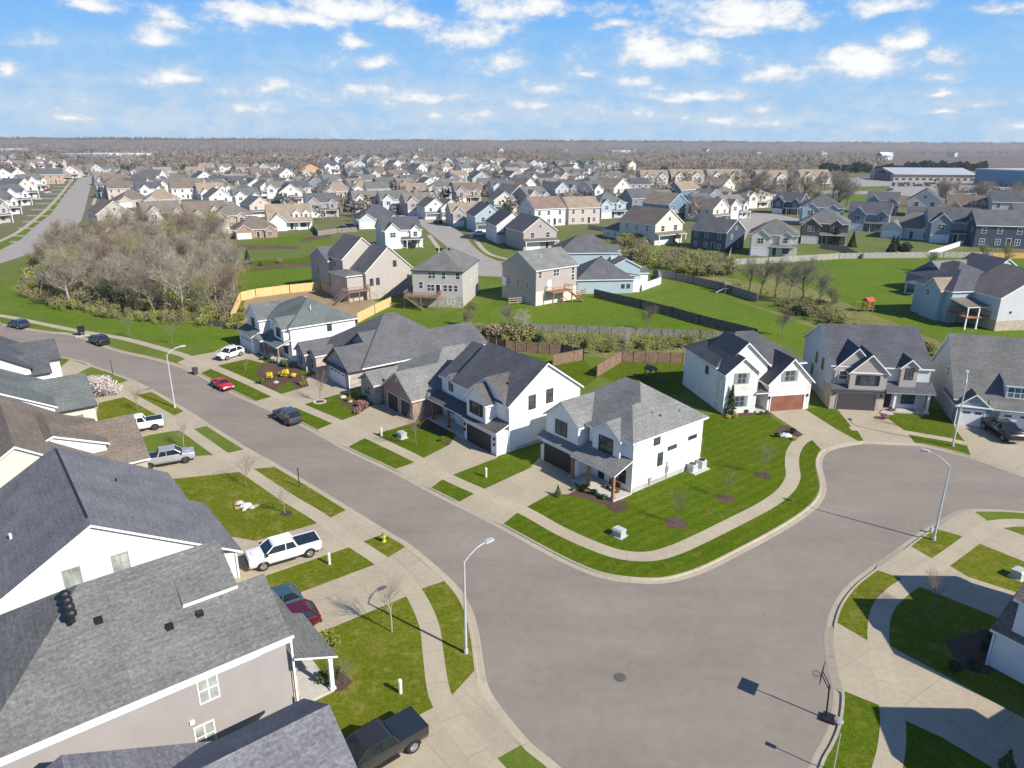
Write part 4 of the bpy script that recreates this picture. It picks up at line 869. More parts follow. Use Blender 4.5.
def P_hip():
    h = House('house', None, (0, 0), 0)
    h.hip(-6.2, 6.2, 0, 11.5, 0, 5.6, .6); h.gable(-5.8, -1.0, -1.3, 5, 0, 5.2, .8, 'y'); h.gable(1.5, 4.5, -.5, 5, 3, 5.6, .8, 'y'); h.shed(-1, 6.3, -1.5, .1, 2.6, 3.3, 'F', R_GREY); h.post(6, -1.3, 0, 2.7)
    h.garage('F', -1.3, -3.4, 4.2, 2.1, GD_WHITE); h.win('F', -1.3, -3.4, 3.5, 1.5, 1.4, T_WHITE, 2); h.win('F', -.5, 3, 3.8, 1.2, 1.3); h.door('F', 0, .4); h.win('F', 0, 3.3, .8, 1.8, 1.4)
    for u in (-4.2, -1, 2, 4.6): h.win('B', 11.5, u, 3.6, .9, 1.3); h.win('B', 11.5, u, .8, .9, 1.4)
    for sd, c in (('L', -6.2), ('R', 6.2)): h.win(sd, c, 3, 3.6, .8, 1.3); h.win(sd, c, 8, 3.6, .8, 1.3)
    return h.done()
def P_front():
    h = House('house', None, (0, 0), 0)
    h.gable(-5.2, 5.2, 0, 14, 0, 5.4, .72, 'y'); h.shed(-5.4, 5.4, -1.7, .1, 2.6, 3.3, 'F', R_GREY); h.post(-5.0, -1.5, 0, 2.7); h.post(5.0, -1.5, 0, 2.7)
    h.win('F', 0, -2.4, 3.6, 1.2, 1.4); h.win('F', 0, 2.4, 3.6, 1.2, 1.4); h.win('F', 0, 0, 6.3, .8, .9); h.garage('F', 0, -2.2, 4.2, 2.1, GD_WHITE); h.door('F', 0, 2.2)
    for u in (-3, 0, 3): h.win('B', 14, u, 3.6, 1, 1.3); h.win('B', 14, u, .8, 1, 1.3)
    for sd, c in (('L', -5.2), ('R', 5.2)):
        for u in (3, 7, 11): h.win(sd, c, u, 3.5, .8, 1.3)
    return h.done()
def P_ranch():
    h = House('house', None, (0, 0), 0)
    h.hip(-7.5, 7.5, 0, 13, 0, 3.0, .62); h.gable(-7.3, -1.5, -2.0, 6, 0, 2.9, .75, 'y'); h.gable(3.0, 6.5, -.8, 5, 0, 2.9, .75, 'y')
    h.garage('F', -2, -4.4, 4.6, 2.1, GD_WHITE); h.door('F', 0, .6); h.win('F', -.8, 4.7, .8, 1.4, 1.4, T_WHITE, 2)
    for u in (-5, -1, 3, 6): h.win('B', 13, u, .9, 1.1, 1.3)
    for sd, c in (('L', -7.5), ('R', 7.5)): h.win(sd, c, 4, .9, .9, 1.3); h.win(sd, c, 9, .9, .9, 1.3)
    return h.done()
def P_plain():
    h = House('house', None, (0, 0), 0)
    h.gable(-6, 6, 0, 10, 0, 5.6, .66, 'x')
    for u in (-4.2, -.6, 3.8): h.win('F', 0, u, 3.6, .95, 1.35); h.win('F', 0, u, .8, 1.1, 1.4, T_WHITE, 2); h.win('B', 10, u, 3.6, .95, 1.35); h.win('B', 10, u, .8, 1.1, 1.4)
    for sd, c in (('L', -6), ('R', 6)): h.win(sd, c, 3, 3.6, .8, 1.3); h.win(sd, c, 7, 1, .8, 1.3); h.win(sd, c, 5, 6.2, .6, .8)
    h.door('F', 0, 1.8, z=.3); return h.done()
def P_dormer():
    h = House('house', None, (0, 0), 0)
    h.gable(-7, 7, 0, 11, 0, 3.4, .85, 'x'); h.gable(-6.6, -1.4, -2.2, 5, 0, 3.2, .9, 'y'); h.gable(1.0, 3.6, .6, 5, 3.5, 5.2, .9, 'y', oh=.2, rk=.15); h.gable(4.2, 6.6, .6, 5, 3.5, 5.2, .9, 'y', oh=.2, rk=.15)
    h.shed(-1.4, 7.2, -1.8, .1, 2.6, 3.3, 'F', R_GREY); h.post(6.8, -1.6, 0, 2.7); h.post(2.6, -1.6, 0, 2.7)
    h.garage('F', -2.2, -4, 4.2, 2.1, GD_WHITE); h.win('F', .6, 2.3, 4.0, .9, 1.1); h.win('F', .6, 5.4, 4.0, .9, 1.1); h.door('F', 0, .4); h.win('F', 0, 4.2, .8, 1.6, 1.4)
    for u in (-4.5, 0, 4.5): h.win('B', 11, u, .9, 1.2, 1.4)
    for sd, c in (('L', -7), ('R', 7)): h.win(sd, c, 4, .9, .9, 1.3); h.win(sd, c, 5.5, 4.6, .8, 1.3)
    return h.done()
PROTO = {}
PFN = dict(g=P_two_gable, h=P_hip, f=P_front, r=P_ranch, p=P_plain, d=P_dormer)
WC = dict(white=siding('off_white_siding', (.66, .65, .63)), tan=W_TAN, taupe=W_TAUPE, grey=W_GREY, beige=W_BEIGE, pink=W_PINK, pale_blue=W_LBLUE, blue=W_BLUE, navy=W_NAVY, cream=W_CREAM, slate=W_SLATE, brown=W_BROWN, light_grey=W_LGREY, sage=W_SAGE, peach=siding('pale_peach_siding', (.54, .46, .41)), red_brick=B_RED, tan_brick=B_TAN, orange_brick=B_ORANGE)
RC = dict(charcoal=R_BLACK, slate=R_SLATE, grey=R_GREY, light_grey=R_LGREY, green_grey=R_GREEN, brown=R_BROWN, tan=R_TAN, taupe=R_TAUPE, blue_grey=R_BLUEGREY, orange=R_ORANGE, red_brown=R_RED)
KINDW = dict(g='twin-gabled house', h='hip-roofed house', f='gable-fronted house', r='low hip-roofed house', p='side-gabled house', d='dormered house')
USED = set()
def put(kind, X, Y, yaw, wall, roof, sc=1.0):
    first = kind not in PROTO
    if first: PROTO[kind] = PFN[kind]()
    pr = PROTO[kind]
    if first and kind not in USED: r = pr; USED.add(kind)
    else: r = dup(pr)
    r.location = (X, Y, 0); r.rotation_euler = (0, 0, R(yaw)); r.scale = (sc, sc, sc)
    for c in r.children:
        n = c.name.split('.')[0]
        mat = WC[wall] if n == 'wall' else (RC[roof] if n in ('roof', 'porch_roof') else None)
        if mat is not None:
            c.material_slots[0].link = 'OBJECT'; c.material_slots[0].material = mat
        if n == 'brick_wall': pass
    return r
A, B_ = 38.5, -51.5
# (pixel x, pixel y of the near base edge, kind, yaw, wall, roof, scale); grouped by where they stand
ROWS = {
 'behind the wooded lot': [
  (118,231,'f',40,'tan','brown',1.25),(166,229,'g',38,'beige','taupe',1.2),(210,226,'d',36,'peach','brown',1.2),(234,233,'h',20,'tan_brick','taupe',1.15),
  (136,207,'r',38,'tan','brown',1.15),(164,207,'r',30,'tan','tan',1.2),(222,209,'f',35,'white','grey',1.1),(248,207,'g',30,'white','green_grey',1.1),(262,217,'f',38,'peach','grey',1.0)],
 'two rows past the wooded lot': [
  (150,186,'p',0,'white','slate',1.35),(177,186,'r',20,'cream','brown',1.3),(206,186,'f',38,'white','slate',1.2),(220,194,'r',20,'white','grey',1.3),(238,188,'d',25,'tan','tan',1.2),(125,188,'f',40,'white','brown',1.2),(108,185,'d',40,'tan','taupe',1.2)],
 'left of the middle street': [
  (291,230,'d',22,'white','tan',1.2),(257,238,'r',24,'red_brick','brown',1.0),(323,217,'g',20,'pink','slate',1.2),(368,212,'g',21,'cream','taupe',1.15),(292,204,'f',21,'white','slate',1.2),(340,198,'r',25,'tan','tan',1.3),(364,198,'h',25,'cream','tan',1.1),
  (396,213,'g',21,'light_grey','grey',1.2),(420,215,'g',23,'taupe','taupe',1.15),(436,219,'f',23,'white','grey',1.0),(452,219,'f',23,'white','red_brown',.95),(380,228,'r',18,'light_grey','blue_grey',1.2),(403,248,'g',22,'white','charcoal',1.1)],
 'right of the middle street': [
  (466,226,'g',18,'taupe','tan',1.05),(490,232,'f',16,'pale_blue','slate',1.15),(513,243,'f',16,'white','charcoal',1.15),(540,250,'f',22,'taupe','slate',1.15),(468,203,'g',14,'taupe','brown',1.25),(440,199,'h',8,'light_grey','grey',1.2),(452,191,'f',16,'white','slate',1.1),(505,212,'f',13,'cream','taupe',1.1),(503,197,'g',16,'light_grey','slate',1.2),(482,189,'f',16,'pale_blue','grey',1.4)],
 'beyond the pale blue hip-roofed house': [
  (550,226,'p',30,'white','red_brown',1.3),(584,224,'p',20,'peach','tan',1.25),(612,218,'h',24,'pale_blue','green_grey',1.2),(538,208,'g',38,'taupe','grey',1.25),(562,199,'f',38,'grey','slate',1.1),(576,198,'g',38,'slate','charcoal',1.1),(601,201,'g',38,'white','slate',1.3),(622,201,'f',38,'cream','tan',1.45),(520,205,'f',38,'white','grey',1.2),(540,192,'r',38,'taupe','red_brown',1.2),(556,189,'f',38,'slate','taupe',1.2)],
 'beyond the brush, right of centre': [
  (645,213,'p',20,'slate','slate',1.3),(678,219,'f',34,'blue','tan',1.25),(668,244,'f',34,'cream','brown',1.3),(634,238,'r',30,'white','brown',.85),(690,202,'p',30,'blue','tan',1.3),(706,214,'g',36,'light_grey','slate',1.1),(720,222,'f',38,'cream','taupe',1.1)],
 'beyond the pale board fence': [
  (707,250,'p',-48,'navy','slate',1.12),(737,219,'g',34,'light_grey','taupe',1.2),(728,196,'f',38,'cream','tan',1.25),(757,208,'h',20,'cream','tan',1.2),(785,214,'g',-40,'navy','charcoal',1.15),(820,226,'h',-20,'pale_blue','slate',1.35),(866,231,'g',-30,'slate','blue_grey',1.25),(772,256,'h',-20,'cream','grey',1.15),(822,244,'h',-25,'brown','grey',1.25),(908,239,'r',-40,'light_grey','taupe',1.25),(922,217,'f',-30,'cream','charcoal',1.4),(951,243,'g',-20,'slate','charcoal',1.35),(999,248,'p',-14,'navy','slate',1.35),(965,216,'d',-30,'red_brick','brown',1.2),(1010,219,'p',-20,'grey','charcoal',1.4),(1035,236,'g',-20,'taupe','slate',1.3),(880,214,'g',-30,'slate','slate',1.2)],
 'along the far-left street': [
  (-6,224,'g',70,'tan','grey',1.25),(6,215,'g',72,'white','slate',1.2),(18,206,'g',72,'white','slate',1.25),(28,198,'f',72,'cream','slate',1.25),(38,191,'g',72,'white','grey',1.3),(53,184,'p',30,'orange_brick','slate',1.35),(65,181,'f',40,'red_brick','taupe',1.1),(6,186,'f',60,'white','tan',1.4),(20,182,'f',60,'cream','slate',1.2),(72,178,'f',20,'white','tan',1.2),(86,175.5,'d',10,'cream','taupe',1.3),(98,175.5,'f',10,'white','slate',1.2),(108,177,'h',10,'cream','grey',1.2),(102,198,'h',-50,'tan','taupe',1.3),(104,190,'f',-50,'cream','brown',1.2)],
 'in the central far rows': [
  (313,176,'r',30,'tan','orange',1.5),(332,174,'g',36,'white','blue_grey',1.5),(288,183,'f',38,'cream','tan',1.3),(304,188,'r',38,'tan','taupe',1.2),(270,196,'f',38,'white','taupe',1.1),(356,181,'g',30,'slate','slate',1.3),(379,182,'g',38,'peach','brown',1.3),(402,183,'d',38,'cream','brown',1.3),(422,176,'f',38,'white','slate',1.3),(412,190,'g',30,'taupe','slate',1.2),(437,179,'r',20,'sage','taupe',1.3),(460,184,'p',20,'white','tan',1.2),(390,192,'d',38,'brown','slate',1.2),(431,187,'h',30,'light_grey','grey',1.2)],
}
NUM = ['first', 'second', 'third', 'fourth', 'fifth', 'sixth', 'seventh', 'eighth', 'ninth', 'tenth', 'eleventh', 'twelfth', 'thirteenth', 'fourteenth', 'fifteenth', 'sixteenth', 'seventeenth']
def pretty(s): return s.replace('_', ' ')
HOUSE_XY = []
seen_lab = {}
for row, items in ROWS.items():
    for it in sorted(items, key=lambda q: q[0]):
        x, y, k, yw, w, rf, sc = it
        X, Y = G(x, y); r = put(k, X, Y, yw, w, rf, sc); HOUSE_XY.append((X, Y, 9*sc))
        base = '%s %s, %s roof, %s' % (pretty(w), KINDW[k], pretty(rf), row)
        i = seen_lab.get(base, 0); seen_lab[base] = i+1
        if i: base = '%s %s' % (NUM[i], base)
        tag(r, base, 'house', 'houses '+row); r.name = 'house'
# remaining far rows: streets of houses getting smaller towards the woods
rnd = random.Random(11)
cand = []
wl = ['white']*6+['cream']*4+['tan', 'beige', 'light_grey', 'light_grey', 'pale_blue', 'taupe', 'peach', 'red_brick', 'slate', 'tan_brick', 'sage']
rl = ['slate', 'grey', 'taupe', 'tan', 'brown', 'charcoal', 'taupe', 'grey', 'blue_grey']
def row_px(y, x0, x1, step, row, sc=1.25):
    x = x0
    while x < x1:
        cand.append((x+rnd.uniform(-2, 2), y+rnd.uniform(-.7, .7), row, sc)); x += .68*step*rnd.uniform(.8, 1.3)
row_px(179.5, 115, 262, 17, 'third row below the woods'); row_px(173.5, 205, 300, 15, 'second row below the woods', 1.2)
row_px(170.5, 345, 520, 11.5, 'upper central far row', 1.25); row_px(166, 350, 500, 10.5, 'topmost central far row', 1.25); row_px(162, 255, 470, 13, 'along the far woods edge', 1.3)
row_px(174.5, 440, 600, 13, 'row left of the apartments', 1.25); row_px(179, 505, 600, 15, 'nearer row left of apartments', 1.2); row_px(184.5, 515, 640, 15, 'central row before the apartments', 1.15)
row_px(169.5, 520, 625, 10, 'last row under the far field', 1.3); row_px(165, 112, 250, 19, 'scattered in the left woods', 1.2)
row_px(207, 640, 790, 19, 'row below the apartments', 1.1); row_px(168, 2, 60, 10, 'far left among bare trees', 1.3); row_px(161, 0, 50, 16, 'far left near the warehouse', 1.3)
row_px(152.5, 420, 760, 90, 'speck in the distant woods', 1.6); row_px(156, 760, 1000, 80, 'speck in the distant right woods', 1.6)
for yy in (189, 194, 199, 205, 211): row_px(yy, 112, 640, 15, 'filling the middle rows, level %s' % ('fifth', 'fourth', 'third', 'second', 'nearest')[(189, 194, 199, 205, 211).index(yy)], 1.15)
row_px(203, 640, 800, 16, 'filling the rows below the apartments', 1.15); row_px(189, 0, 30, 9, 'far left behind the street houses', 1.2)
n = 0; bylab = {}
for (x, y, row, sc) in cand:
    X, Y = G(x, y)
    if any(math.hypot(X-a, (Y-b)) < 9.5+c*.42 for a, b, c in HOUSE_XY): continue
    if len(HOUSE_XY) > 296: continue
    if 62 < x < 112 and y > 170: continue
    k = rnd.choice('ggfhdpr' if y > 165 else 'gfhd'); w = rnd.choice(wl); rf = rnd.choice(rl)
    r = put(k, X, Y, rnd.choice([A, A, A, B_, 20, 10])+rnd.uniform(-8, 8), w, rf, sc); HOUSE_XY.append((X, Y, 9*sc)); n += 1
    r.name = 'house'; bylab.setdefault(row, []).append((x, r, w, rf, k))
SHORT = dict(g='twin-gabled house', h='hip-roofed house', f='gable-fronted house', r='low house', p='plain house', d='steep house')
for row, lst in bylab.items():
    lst.sort(key=lambda q: q[0]); cnt = {}
    for (x, r, w, rf, k) in lst: cnt[(w, rf, k)] = cnt.get((w, rf, k), 0)+1
    idx = {}
    for (x, r, w, rf, k) in lst:
        kk = (w, rf, k); idx[kk] = idx.get(kk, 0)+1
        pre = (NUM[idx[kk]-1]+' ') if cnt[kk] > 1 else ''
        tag(r, '%s%s %s, %s roof, %s' % (pre, pretty(w), SHORT[k], pretty(rf), row), 'house', 'houses '+row)
print('far houses', n, 'total', len(HOUSE_XY))
# apartment blocks in a line on the right
def apartments(x0, x1, y, label):
    a = G(x0, y); c = G(x1, y); Lx = c[0]-a[0]
    h = House('apartment_building', label, a, math.degrees(math.atan2(c[1]-a[1], Lx)), 'apartments', 'long tan-roofed apartment blocks')
    h.gable(0, Lx, 0, 15, 0, 6.3, .7, 'x', W_TAUPE, R_TAN, T_WHITE)
    k = max(2, int(Lx/16))
    for i in range(k):
        u = Lx*(i+.5)/k; h.gable(u-4.6, u+4.6, -3, 6, 0, 6.2, .75, 'y', W_CREAM, R_TAN, T_WHITE)
        wv_ = h.walls.pop('cream_siding'); wv_[0].build('wall', wv_[1], h.root, uv=True)
        for zz in (.8, 3.9): h.win('F', -3, u-2, zz, 1.4, 1.6, T_WHITE, 2); h.win('F', -3, u+2, zz, 1.4, 1.6, T_WHITE, 2)
        h.win('F', -3, u, 6.5, 1, 1)
    h.done()
apartments(641, 668, 184.5, 'leftmost long apartment block with tan roof and pale gables, right of centre')
apartments(671, 704, 183.5, 'middle long apartment block with tan roof and pale gables, right of centre')
apartments(708, 742, 183.0, 'third long tan-roofed apartment block, its pale gables facing the camera')
apartments(757, 788, 184.5, 'long tan-roofed apartment block half hidden behind bare trees')
apartments(800, 830, 183.5, 'rightmost tan-roofed apartment block with cream gable beside the open lawn')
# school / shop buildings at the right horizon and the pale warehouse on the left
def big(label, px, depth, hgt, wall, roof, nwin, name='commercial_building', gable=None):
    a = G(*px[0]); c = G(*px[1]); Lx = math.hypot(c[0]-a[0], c[1]-a[1])
    h = House(name, label, a, math.degrees(math.atan2(c[1]-a[1], c[0]-a[0])), 'building')
    h.wallbox(0, Lx, 0, depth, 0, hgt, wall)
    if gable: h.gable(-.2, Lx+.2, -1.5, depth+1, 0, hgt, gable, 'x', wall, roof, T_WHITE, nowall=True)
    else:
        m = MB(); m.box(-.5, -.5, hgt-.4, Lx+.5, depth+.5, hgt+.5); m.build('roof', roof, h.root, uv=True)
    for i in range(nwin): u = Lx*(i+.5)/nwin; h.win('F', 0, u, 1.2, min(4, Lx/nwin*.5), 1.8, T_DARK, 2, 1)
    h.door('F', 0, Lx*.5+1, 2.4, 2.5, 0); h.done()
M_MROOF = plain('pale_metal_roof', (.42, .44, .48), .5, .08, .2); M_BLUEW = plain('blue_metal_cladding', (.10, .24, .36), .5, .1, .2); M_WHITEROOF = plain('white_membrane_roof', (.72, .74, .76), .6, .05, .1)
big('long low tan brick school with pale grey metal roof beside the car park', [(893, 181.3), (975, 182.0)], 60, 6.5, B_TAN, M_MROOF, 12, 'school_building', .16)
big('blue-clad commercial hall with flat roof at the right edge near the horizon', [(973, 184.5), (1040, 188.5)], 90, 13, M_BLUEW, M_MROOF, 6)
big('dark low annex standing at the left end of the school', [(888, 180.8), (908, 180.9)], 30, 7, W_NAVY, R_SLATE, 4, 'annex_building', .2)
big('long white flat-roofed warehouse beyond the far-left street', [(62, 158.5), (109, 159.0)], 120, 9, M_WHITEROOF, M_WHITEROOF, 8, 'warehouse')
big('small white barn far off in the fields near the right horizon', [(882, 160.0), (892, 160.0)], 25, 9, M_WHITEROOF, M_WHITEROOF, 3, 'barn', .5)
big('tiny white shed complex in the woods right of centre near the horizon', [(612, 152.8), (632, 152.8)], 60, 8, M_WHITEROOF, M_WHITEROOF, 4, 'warehouse')
big('pale long roof among the trees at far left beneath the horizon', [(-10, 152.8), (14, 152.8)], 120, 10, W_PEACH, M_WHITEROOF, 5, 'warehouse')
# ---------------------------------------------------------------- vegetation
BK_GREY = plain('grey_brown_bark', (.20, .165, .14), .95, .25, 4); BK_PALE = plain('pale_sycamore_bark', (.38, .34, .29), .9, .2, 4); BK_DARK = plain('dark_bark', (.11, .09, .08), .95, .2, 4)
TW_GREY = plain('grey_brown_twigs', (.25, .215, .165), .95, .25, .5); TW_PALE = plain('pale_twigs', (.33, .29, .225), .95, .2, .5); TW_RED = plain('reddish_twigs', (.235, .17, .13), .95, .2, .5); TW_GREEN = plain('budding_green_twigs', (.235, .23, .10), .95, .25, .5)
def leafmat(name, c1, c2):
    m, nt, b = newmat(name); f = noise(nt, 1.2, 4); L(nt, ramp(nt, f, [(.3, c1), (.7, c2)]), b.inputs['Base Color'])
    b.inputs['Roughness'].default_value = .8; b.inputs['Specular IOR Level'].default_value = .2; MATS[name] = m; return m
LF_GREEN = leafmat('green_leaves', (.07, .12, .03), (.13, .18, .05)); LF_DARK = leafmat('dark_evergreen_leaves', (.03, .055, .025), (.06, .09, .04)); LF_YG = leafmat('yellow_green_leaves', (.16, .18, .03), (.24, .235, .05))
LF_YEL = leafmat('yellow_blossom', (.62, .46, .03), (.75, .60, .06)); LF_OLIVE = leafmat('olive_scrub_leaves', (.17, .17, .055), (.27, .25, .09)); LF_BROWN = leafmat('dry_brown_leaves', (.25, .19, .12), (.34, .27, .18))
LF_PINK = leafmat('white_pink_blossom', (.55, .44, .42), (.72, .64, .62)); LF_RED = leafmat('reddish_heather', (.30, .14, .13), (.40, .24, .22)); LF_ORANGE = leafmat('golden_shrub_leaves', (.55, .36, .06), (.62, .45, .10))
def bare_tree_meshes(seed, H=9.0, spread=.5, trunk=.16, twigs=420, levels=4, sides=3, upright=.35, tw_r=.012, wob=.13):
    rnd = random.Random(seed); tb = MB(); cb = MB(); tips = []
    def seg(p, d, ln, r, lev):
        n = 3 if lev < 2 else 2; q = p
        for i in range(n):
            d2 = (d+Vector((rnd.gauss(0, wob), rnd.gauss(0, wob), rnd.gauss(.03, .08)))).normalized()
            e = q+d2*(ln/n); r2 = r*(.86 if lev == 0 else .78)
            (tb if lev <= 1 else cb).tube(q, e, r, r2, 5 if lev == 0 else (4 if lev == 1 else sides), 0, False)
            if lev < levels and i >= (1 if lev == 0 else 0):
                for _ in range((3 if lev == 0 else 2)):
                    az = rnd.uniform(0, 2*PI); up = rnd.uniform(upright-.15, upright+.35)
                    s = Vector((math.cos(az), math.sin(az), up)).normalized()
                    nd = (d2*(.55 if lev else .3)+s*spread*1.6).normalized()
                    seg(q+(e-q)*rnd.uniform(.3, 1), nd, ln*rnd.uniform(.42, .62), r2*.52, lev+1)
            q, d, r = e, d2, r2
        if lev >= 2: tips.append((q, d))
        if lev < levels and lev > 0: seg(q, d, ln*.5, r*.8, lev+1)
        elif lev == 0:
            for _ in range(3):
                az = rnd.uniform(0, 2*PI); seg(q, Vector((math.cos(az)*.5, math.sin(az)*.5, 1)).normalized(), ln*.5, r*.7, 1)
    seg(Vector((0, 0, -.1)), Vector((0, 0, 1)), H*.55, trunk, 0)
    base = [t for t in tips]
    for k in range(twigs):
        p, d = rnd.choice(base)
        v = (d+Vector((rnd.gauss(0, .6), rnd.gauss(0, .6), rnd.gauss(.25, .45)))).normalized(); ln = rnd.uniform(.035, .10)*H
        o = p+Vector((rnd.gauss(0, .02), rnd.gauss(0, .02), rnd.gauss(0, .02)))*H
        e = o+v*ln; w = v.orthogonal().normalized()*tw_r
        w2 = v.cross(w).normalized()*tw_r
        a, b_, c, d_ = o+w, o-w, e, o+w2
        cb.add([tuple(a), tuple(b_), tuple(c), tuple(o+w2*1.2)], [(0, 1, 2), (3, 0, 2), (1, 3, 2)])
    return tb, cb
TREE = {}
def tree_proto(key, bark, twig, **kw):
    tb, cb = bare_tree_meshes(**kw); r = empty('bare_tree'); tb.build('trunk', bark, r); cb.build('crown', twig, r); TREE[key] = [r, False]; return r
def place_tree(key, X, Y, label, group=None, sc=1.0, rz=None, name='bare_tree', cat='tree', rnd=random.Random(5), zs=1.0):
    r, used = TREE[key]
    o = r if not used else dup(r); TREE[key][1] = True
    o.location = (X, Y, 0); o.rotation_euler = (0, 0, rnd.uniform(0, 6.28) if rz is None else rz); o.scale = (sc, sc, sc*zs); o.name = name
    tag(o, label, cat, group); return o
for i in range(5): tree_proto('wood%d' % i, [BK_GREY, BK_GREY, BK_PALE, BK_DARK, BK_GREY][i], [TW_GREY, TW_RED, TW_PALE, TW_GREY, TW_GREEN][i], seed=40+i, H=10, trunk=[.18, .17, .22, .2, .18][i], twigs=1300, levels=4, spread=.45, tw_r=.028)
tree_proto('big', BK_DARK, TW_GREY, seed=71, H=12, trunk=.3, twigs=1600, levels=4, spread=.55, tw_r=.034)
for i in range(3): tree_proto('young%d' % i, BK_PALE if i == 0 else BK_GREY, [TW_PALE, TW_RED, TW_GREY][i], seed=80+i, H=4.0, trunk=.045, twigs=240, levels=3, spread=.34, upright=.6, tw_r=.008, wob=.05)
tree_proto('street', BK_PALE, TW_PALE, seed=90, H=5.2, trunk=.06, twigs=260, levels=4, spread=.40, upright=.6, tw_r=.008, wob=.05)
tree_proto('bud', BK_GREY, TW_GREEN, seed=95, H=6.5, trunk=.12, twigs=1300, levels=4, spread=.42, tw_r=.03)
def leafy(seed, rx, ry, rz, n, leaf, flat=.0, cone=False, zc=None, lumps=7):
    rnd = random.Random(seed); b = MB(); cs = []
    for i in range(lumps):
        a = rnd.uniform(0, 2*PI); q = rnd.uniform(.1, .6)
        cs.append((rx*q*math.cos(a), ry*q*math.sin(a), rz*rnd.uniform(.55, 1.35), rnd.uniform(.4, .65)))
    for k in range(n):
        if cone:
            t = rnd.random()**1.5; a = rnd.uniform(0, 2*PI); q = (1-t)*rnd.uniform(.6, 1.0)*(1+.12*math.sin(5*a+t*9))
            p = Vector((rx*q*math.cos(a), ry*q*math.sin(a), .1+t*2*rz))
        else:
            cx, cy, cz, cr = rnd.choice(cs); d = Vector((rnd.gauss(0, 1), rnd.gauss(0, 1), rnd.gauss(0, 1))).normalized()*rnd.uniform(.55, 1.0)
            p = Vector((cx+d.x*rx*cr, cy+d.y*ry*cr, max(.05, cz+d.z*rz*cr)))
        nrm = Vector((rnd.gauss(0, 1), rnd.gauss(0, 1), rnd.gauss(.5, 1))).normalized(); u = nrm.orthogonal().normalized(); v = nrm.cross(u); s = leaf*rnd.uniform(.6, 1.4)
        b.add([tuple(p+u*s), tuple(p+v*s*.7), tuple(p-u*s), tuple(p-v*s*.7)], [(0, 1, 2, 3)])
    return b
BUSH = {}
def bush_proto(key, mat, *a, **k):
    BUSH[key] = [None, mat, leafy(*a, **k)]
def bush(key, px, py, label, sc=1.0, cat='shrub', name='shrub', group=None, rz=None, mat=None, zs=1.0, xy=None):
    e = BUSH[key]; X, Y = xy if xy else G(px, py)
    if e[0] is None: o = e[2].build(name, e[1]); e[0] = o
    else: o = e[0].copy(); COL.objects.link(o); o.name = name
    if mat is not None: o.material_slots[0].link = 'OBJECT'; o.material_slots[0].material = mat
    elif o.material_slots[0].link == 'OBJECT': o.material_slots[0].material = e[1]
    o.location = (X, Y, 0); o.scale = (sc, sc, sc*zs); o.rotation_euler = (0, 0, random.Random(int(px*7+py*3)).uniform(0, 6) if rz is None else rz)
    for kk in ('group',):
        if kk in o: del o[kk]
    tag(o, label, cat, group); return o
bush_proto('round', LF_GREEN, 1, .5, .5, .38, 420, .07); bush_proto('cone', LF_GREEN, 2, .42, .42, .55, 420, .07, cone=True); bush_proto('tall', LF_DARK, 3, .55, .55, 1.5, 800, .10, cone=True)
bush_proto('hedge', LF_GREEN, 4, 1.5, .5, .5, 900, .08, lumps=10); bush_proto('scrub', LF_OLIVE, 5, 2.2, 2.0, 1.2, 1500, .16, lumps=10); bush_proto('scrub2', LF_YG, 6, 2.0, 2.2, 1.1, 1500, .15, lumps=9)
bush_proto('dry', LF_BROWN, 7, 1.6, 1.5, 1.1, 1100, .12, lumps=9); bush_proto('dark', LF_DARK, 8, 1.5, 1.4, 1.1, 1100, .14, lumps=8); bush_proto('heather', LF_RED, 9, .6, .6, .35, 420, .06)
bush_proto('ever', LF_DARK, 10, 1.6, 1.6, 2.6, 1500, .2, cone=True); bush_proto('evergreen_big', LF_DARK, 12, 4.0, 4.0, 4.2, 1500, .55, lumps=10); bush_proto('blossom', LF_PINK, 13, 2.2, 2.0, 1.5, 2300, .09, lumps=12)
rv = random.Random(3)
# the wooded lot on the left
WM = [plain('far_brown_woodland', (.165, .128, .105), .95, .3, .01), plain('far_grey_woodland', (.20, .172, .152), .95, .3, .01), plain('far_tan_woodland', (.235, .19, .14), .95, .3, .01), plain('far_evergreen_woodland', (.04, .058, .035), .95, .3, .01)]
WP = gp([(28,292),(70,306),(120,314),(180,320),(228,324),(236,300),(232,262),(222,240),(190,236),(120,238),(66,252),(30,270)])
xs = [p[0] for p in WP]; ys = [p[1] for p in WP]; pts = []; tries = 0
while len(pts) < 138 and tries < 6000:
    tries += 1; p = (rv.uniform(min(xs), max(xs)), rv.uniform(min(ys), max(ys)))
    if inpoly(p, WP) and all(math.hypot(p[0]-q[0], p[1]-q[1]) > 3.3 for q in pts): pts.append(p)
WL = ['grey-barked bare tree standing in the wooded lot at left', 'reddish-twigged bare tree standing in the wooded lot at left', 'pale-barked bare tree standing in the wooded lot at left', 'dark-trunked bare tree standing in the wooded lot at left', 'bare tree with yellow-green buds in the wooded lot at left']
for p in pts:
    i = rv.choice([0, 0, 1, 2, 2, 3, 4, 0]); sc = rv.uniform(.8, 1.22)
    place_tree('wood%d' % i, p[0], p[1], WL[i], 'bare trees of the wooded lot: '+WL[i].split(' bare')[0], sc, zs=rv.uniform(.85, 1.1))
EDGE = catmull(gp([(15,288),(45,300),(80,309),(120,314),(160,318),(200,322),(232,325)]), 8)
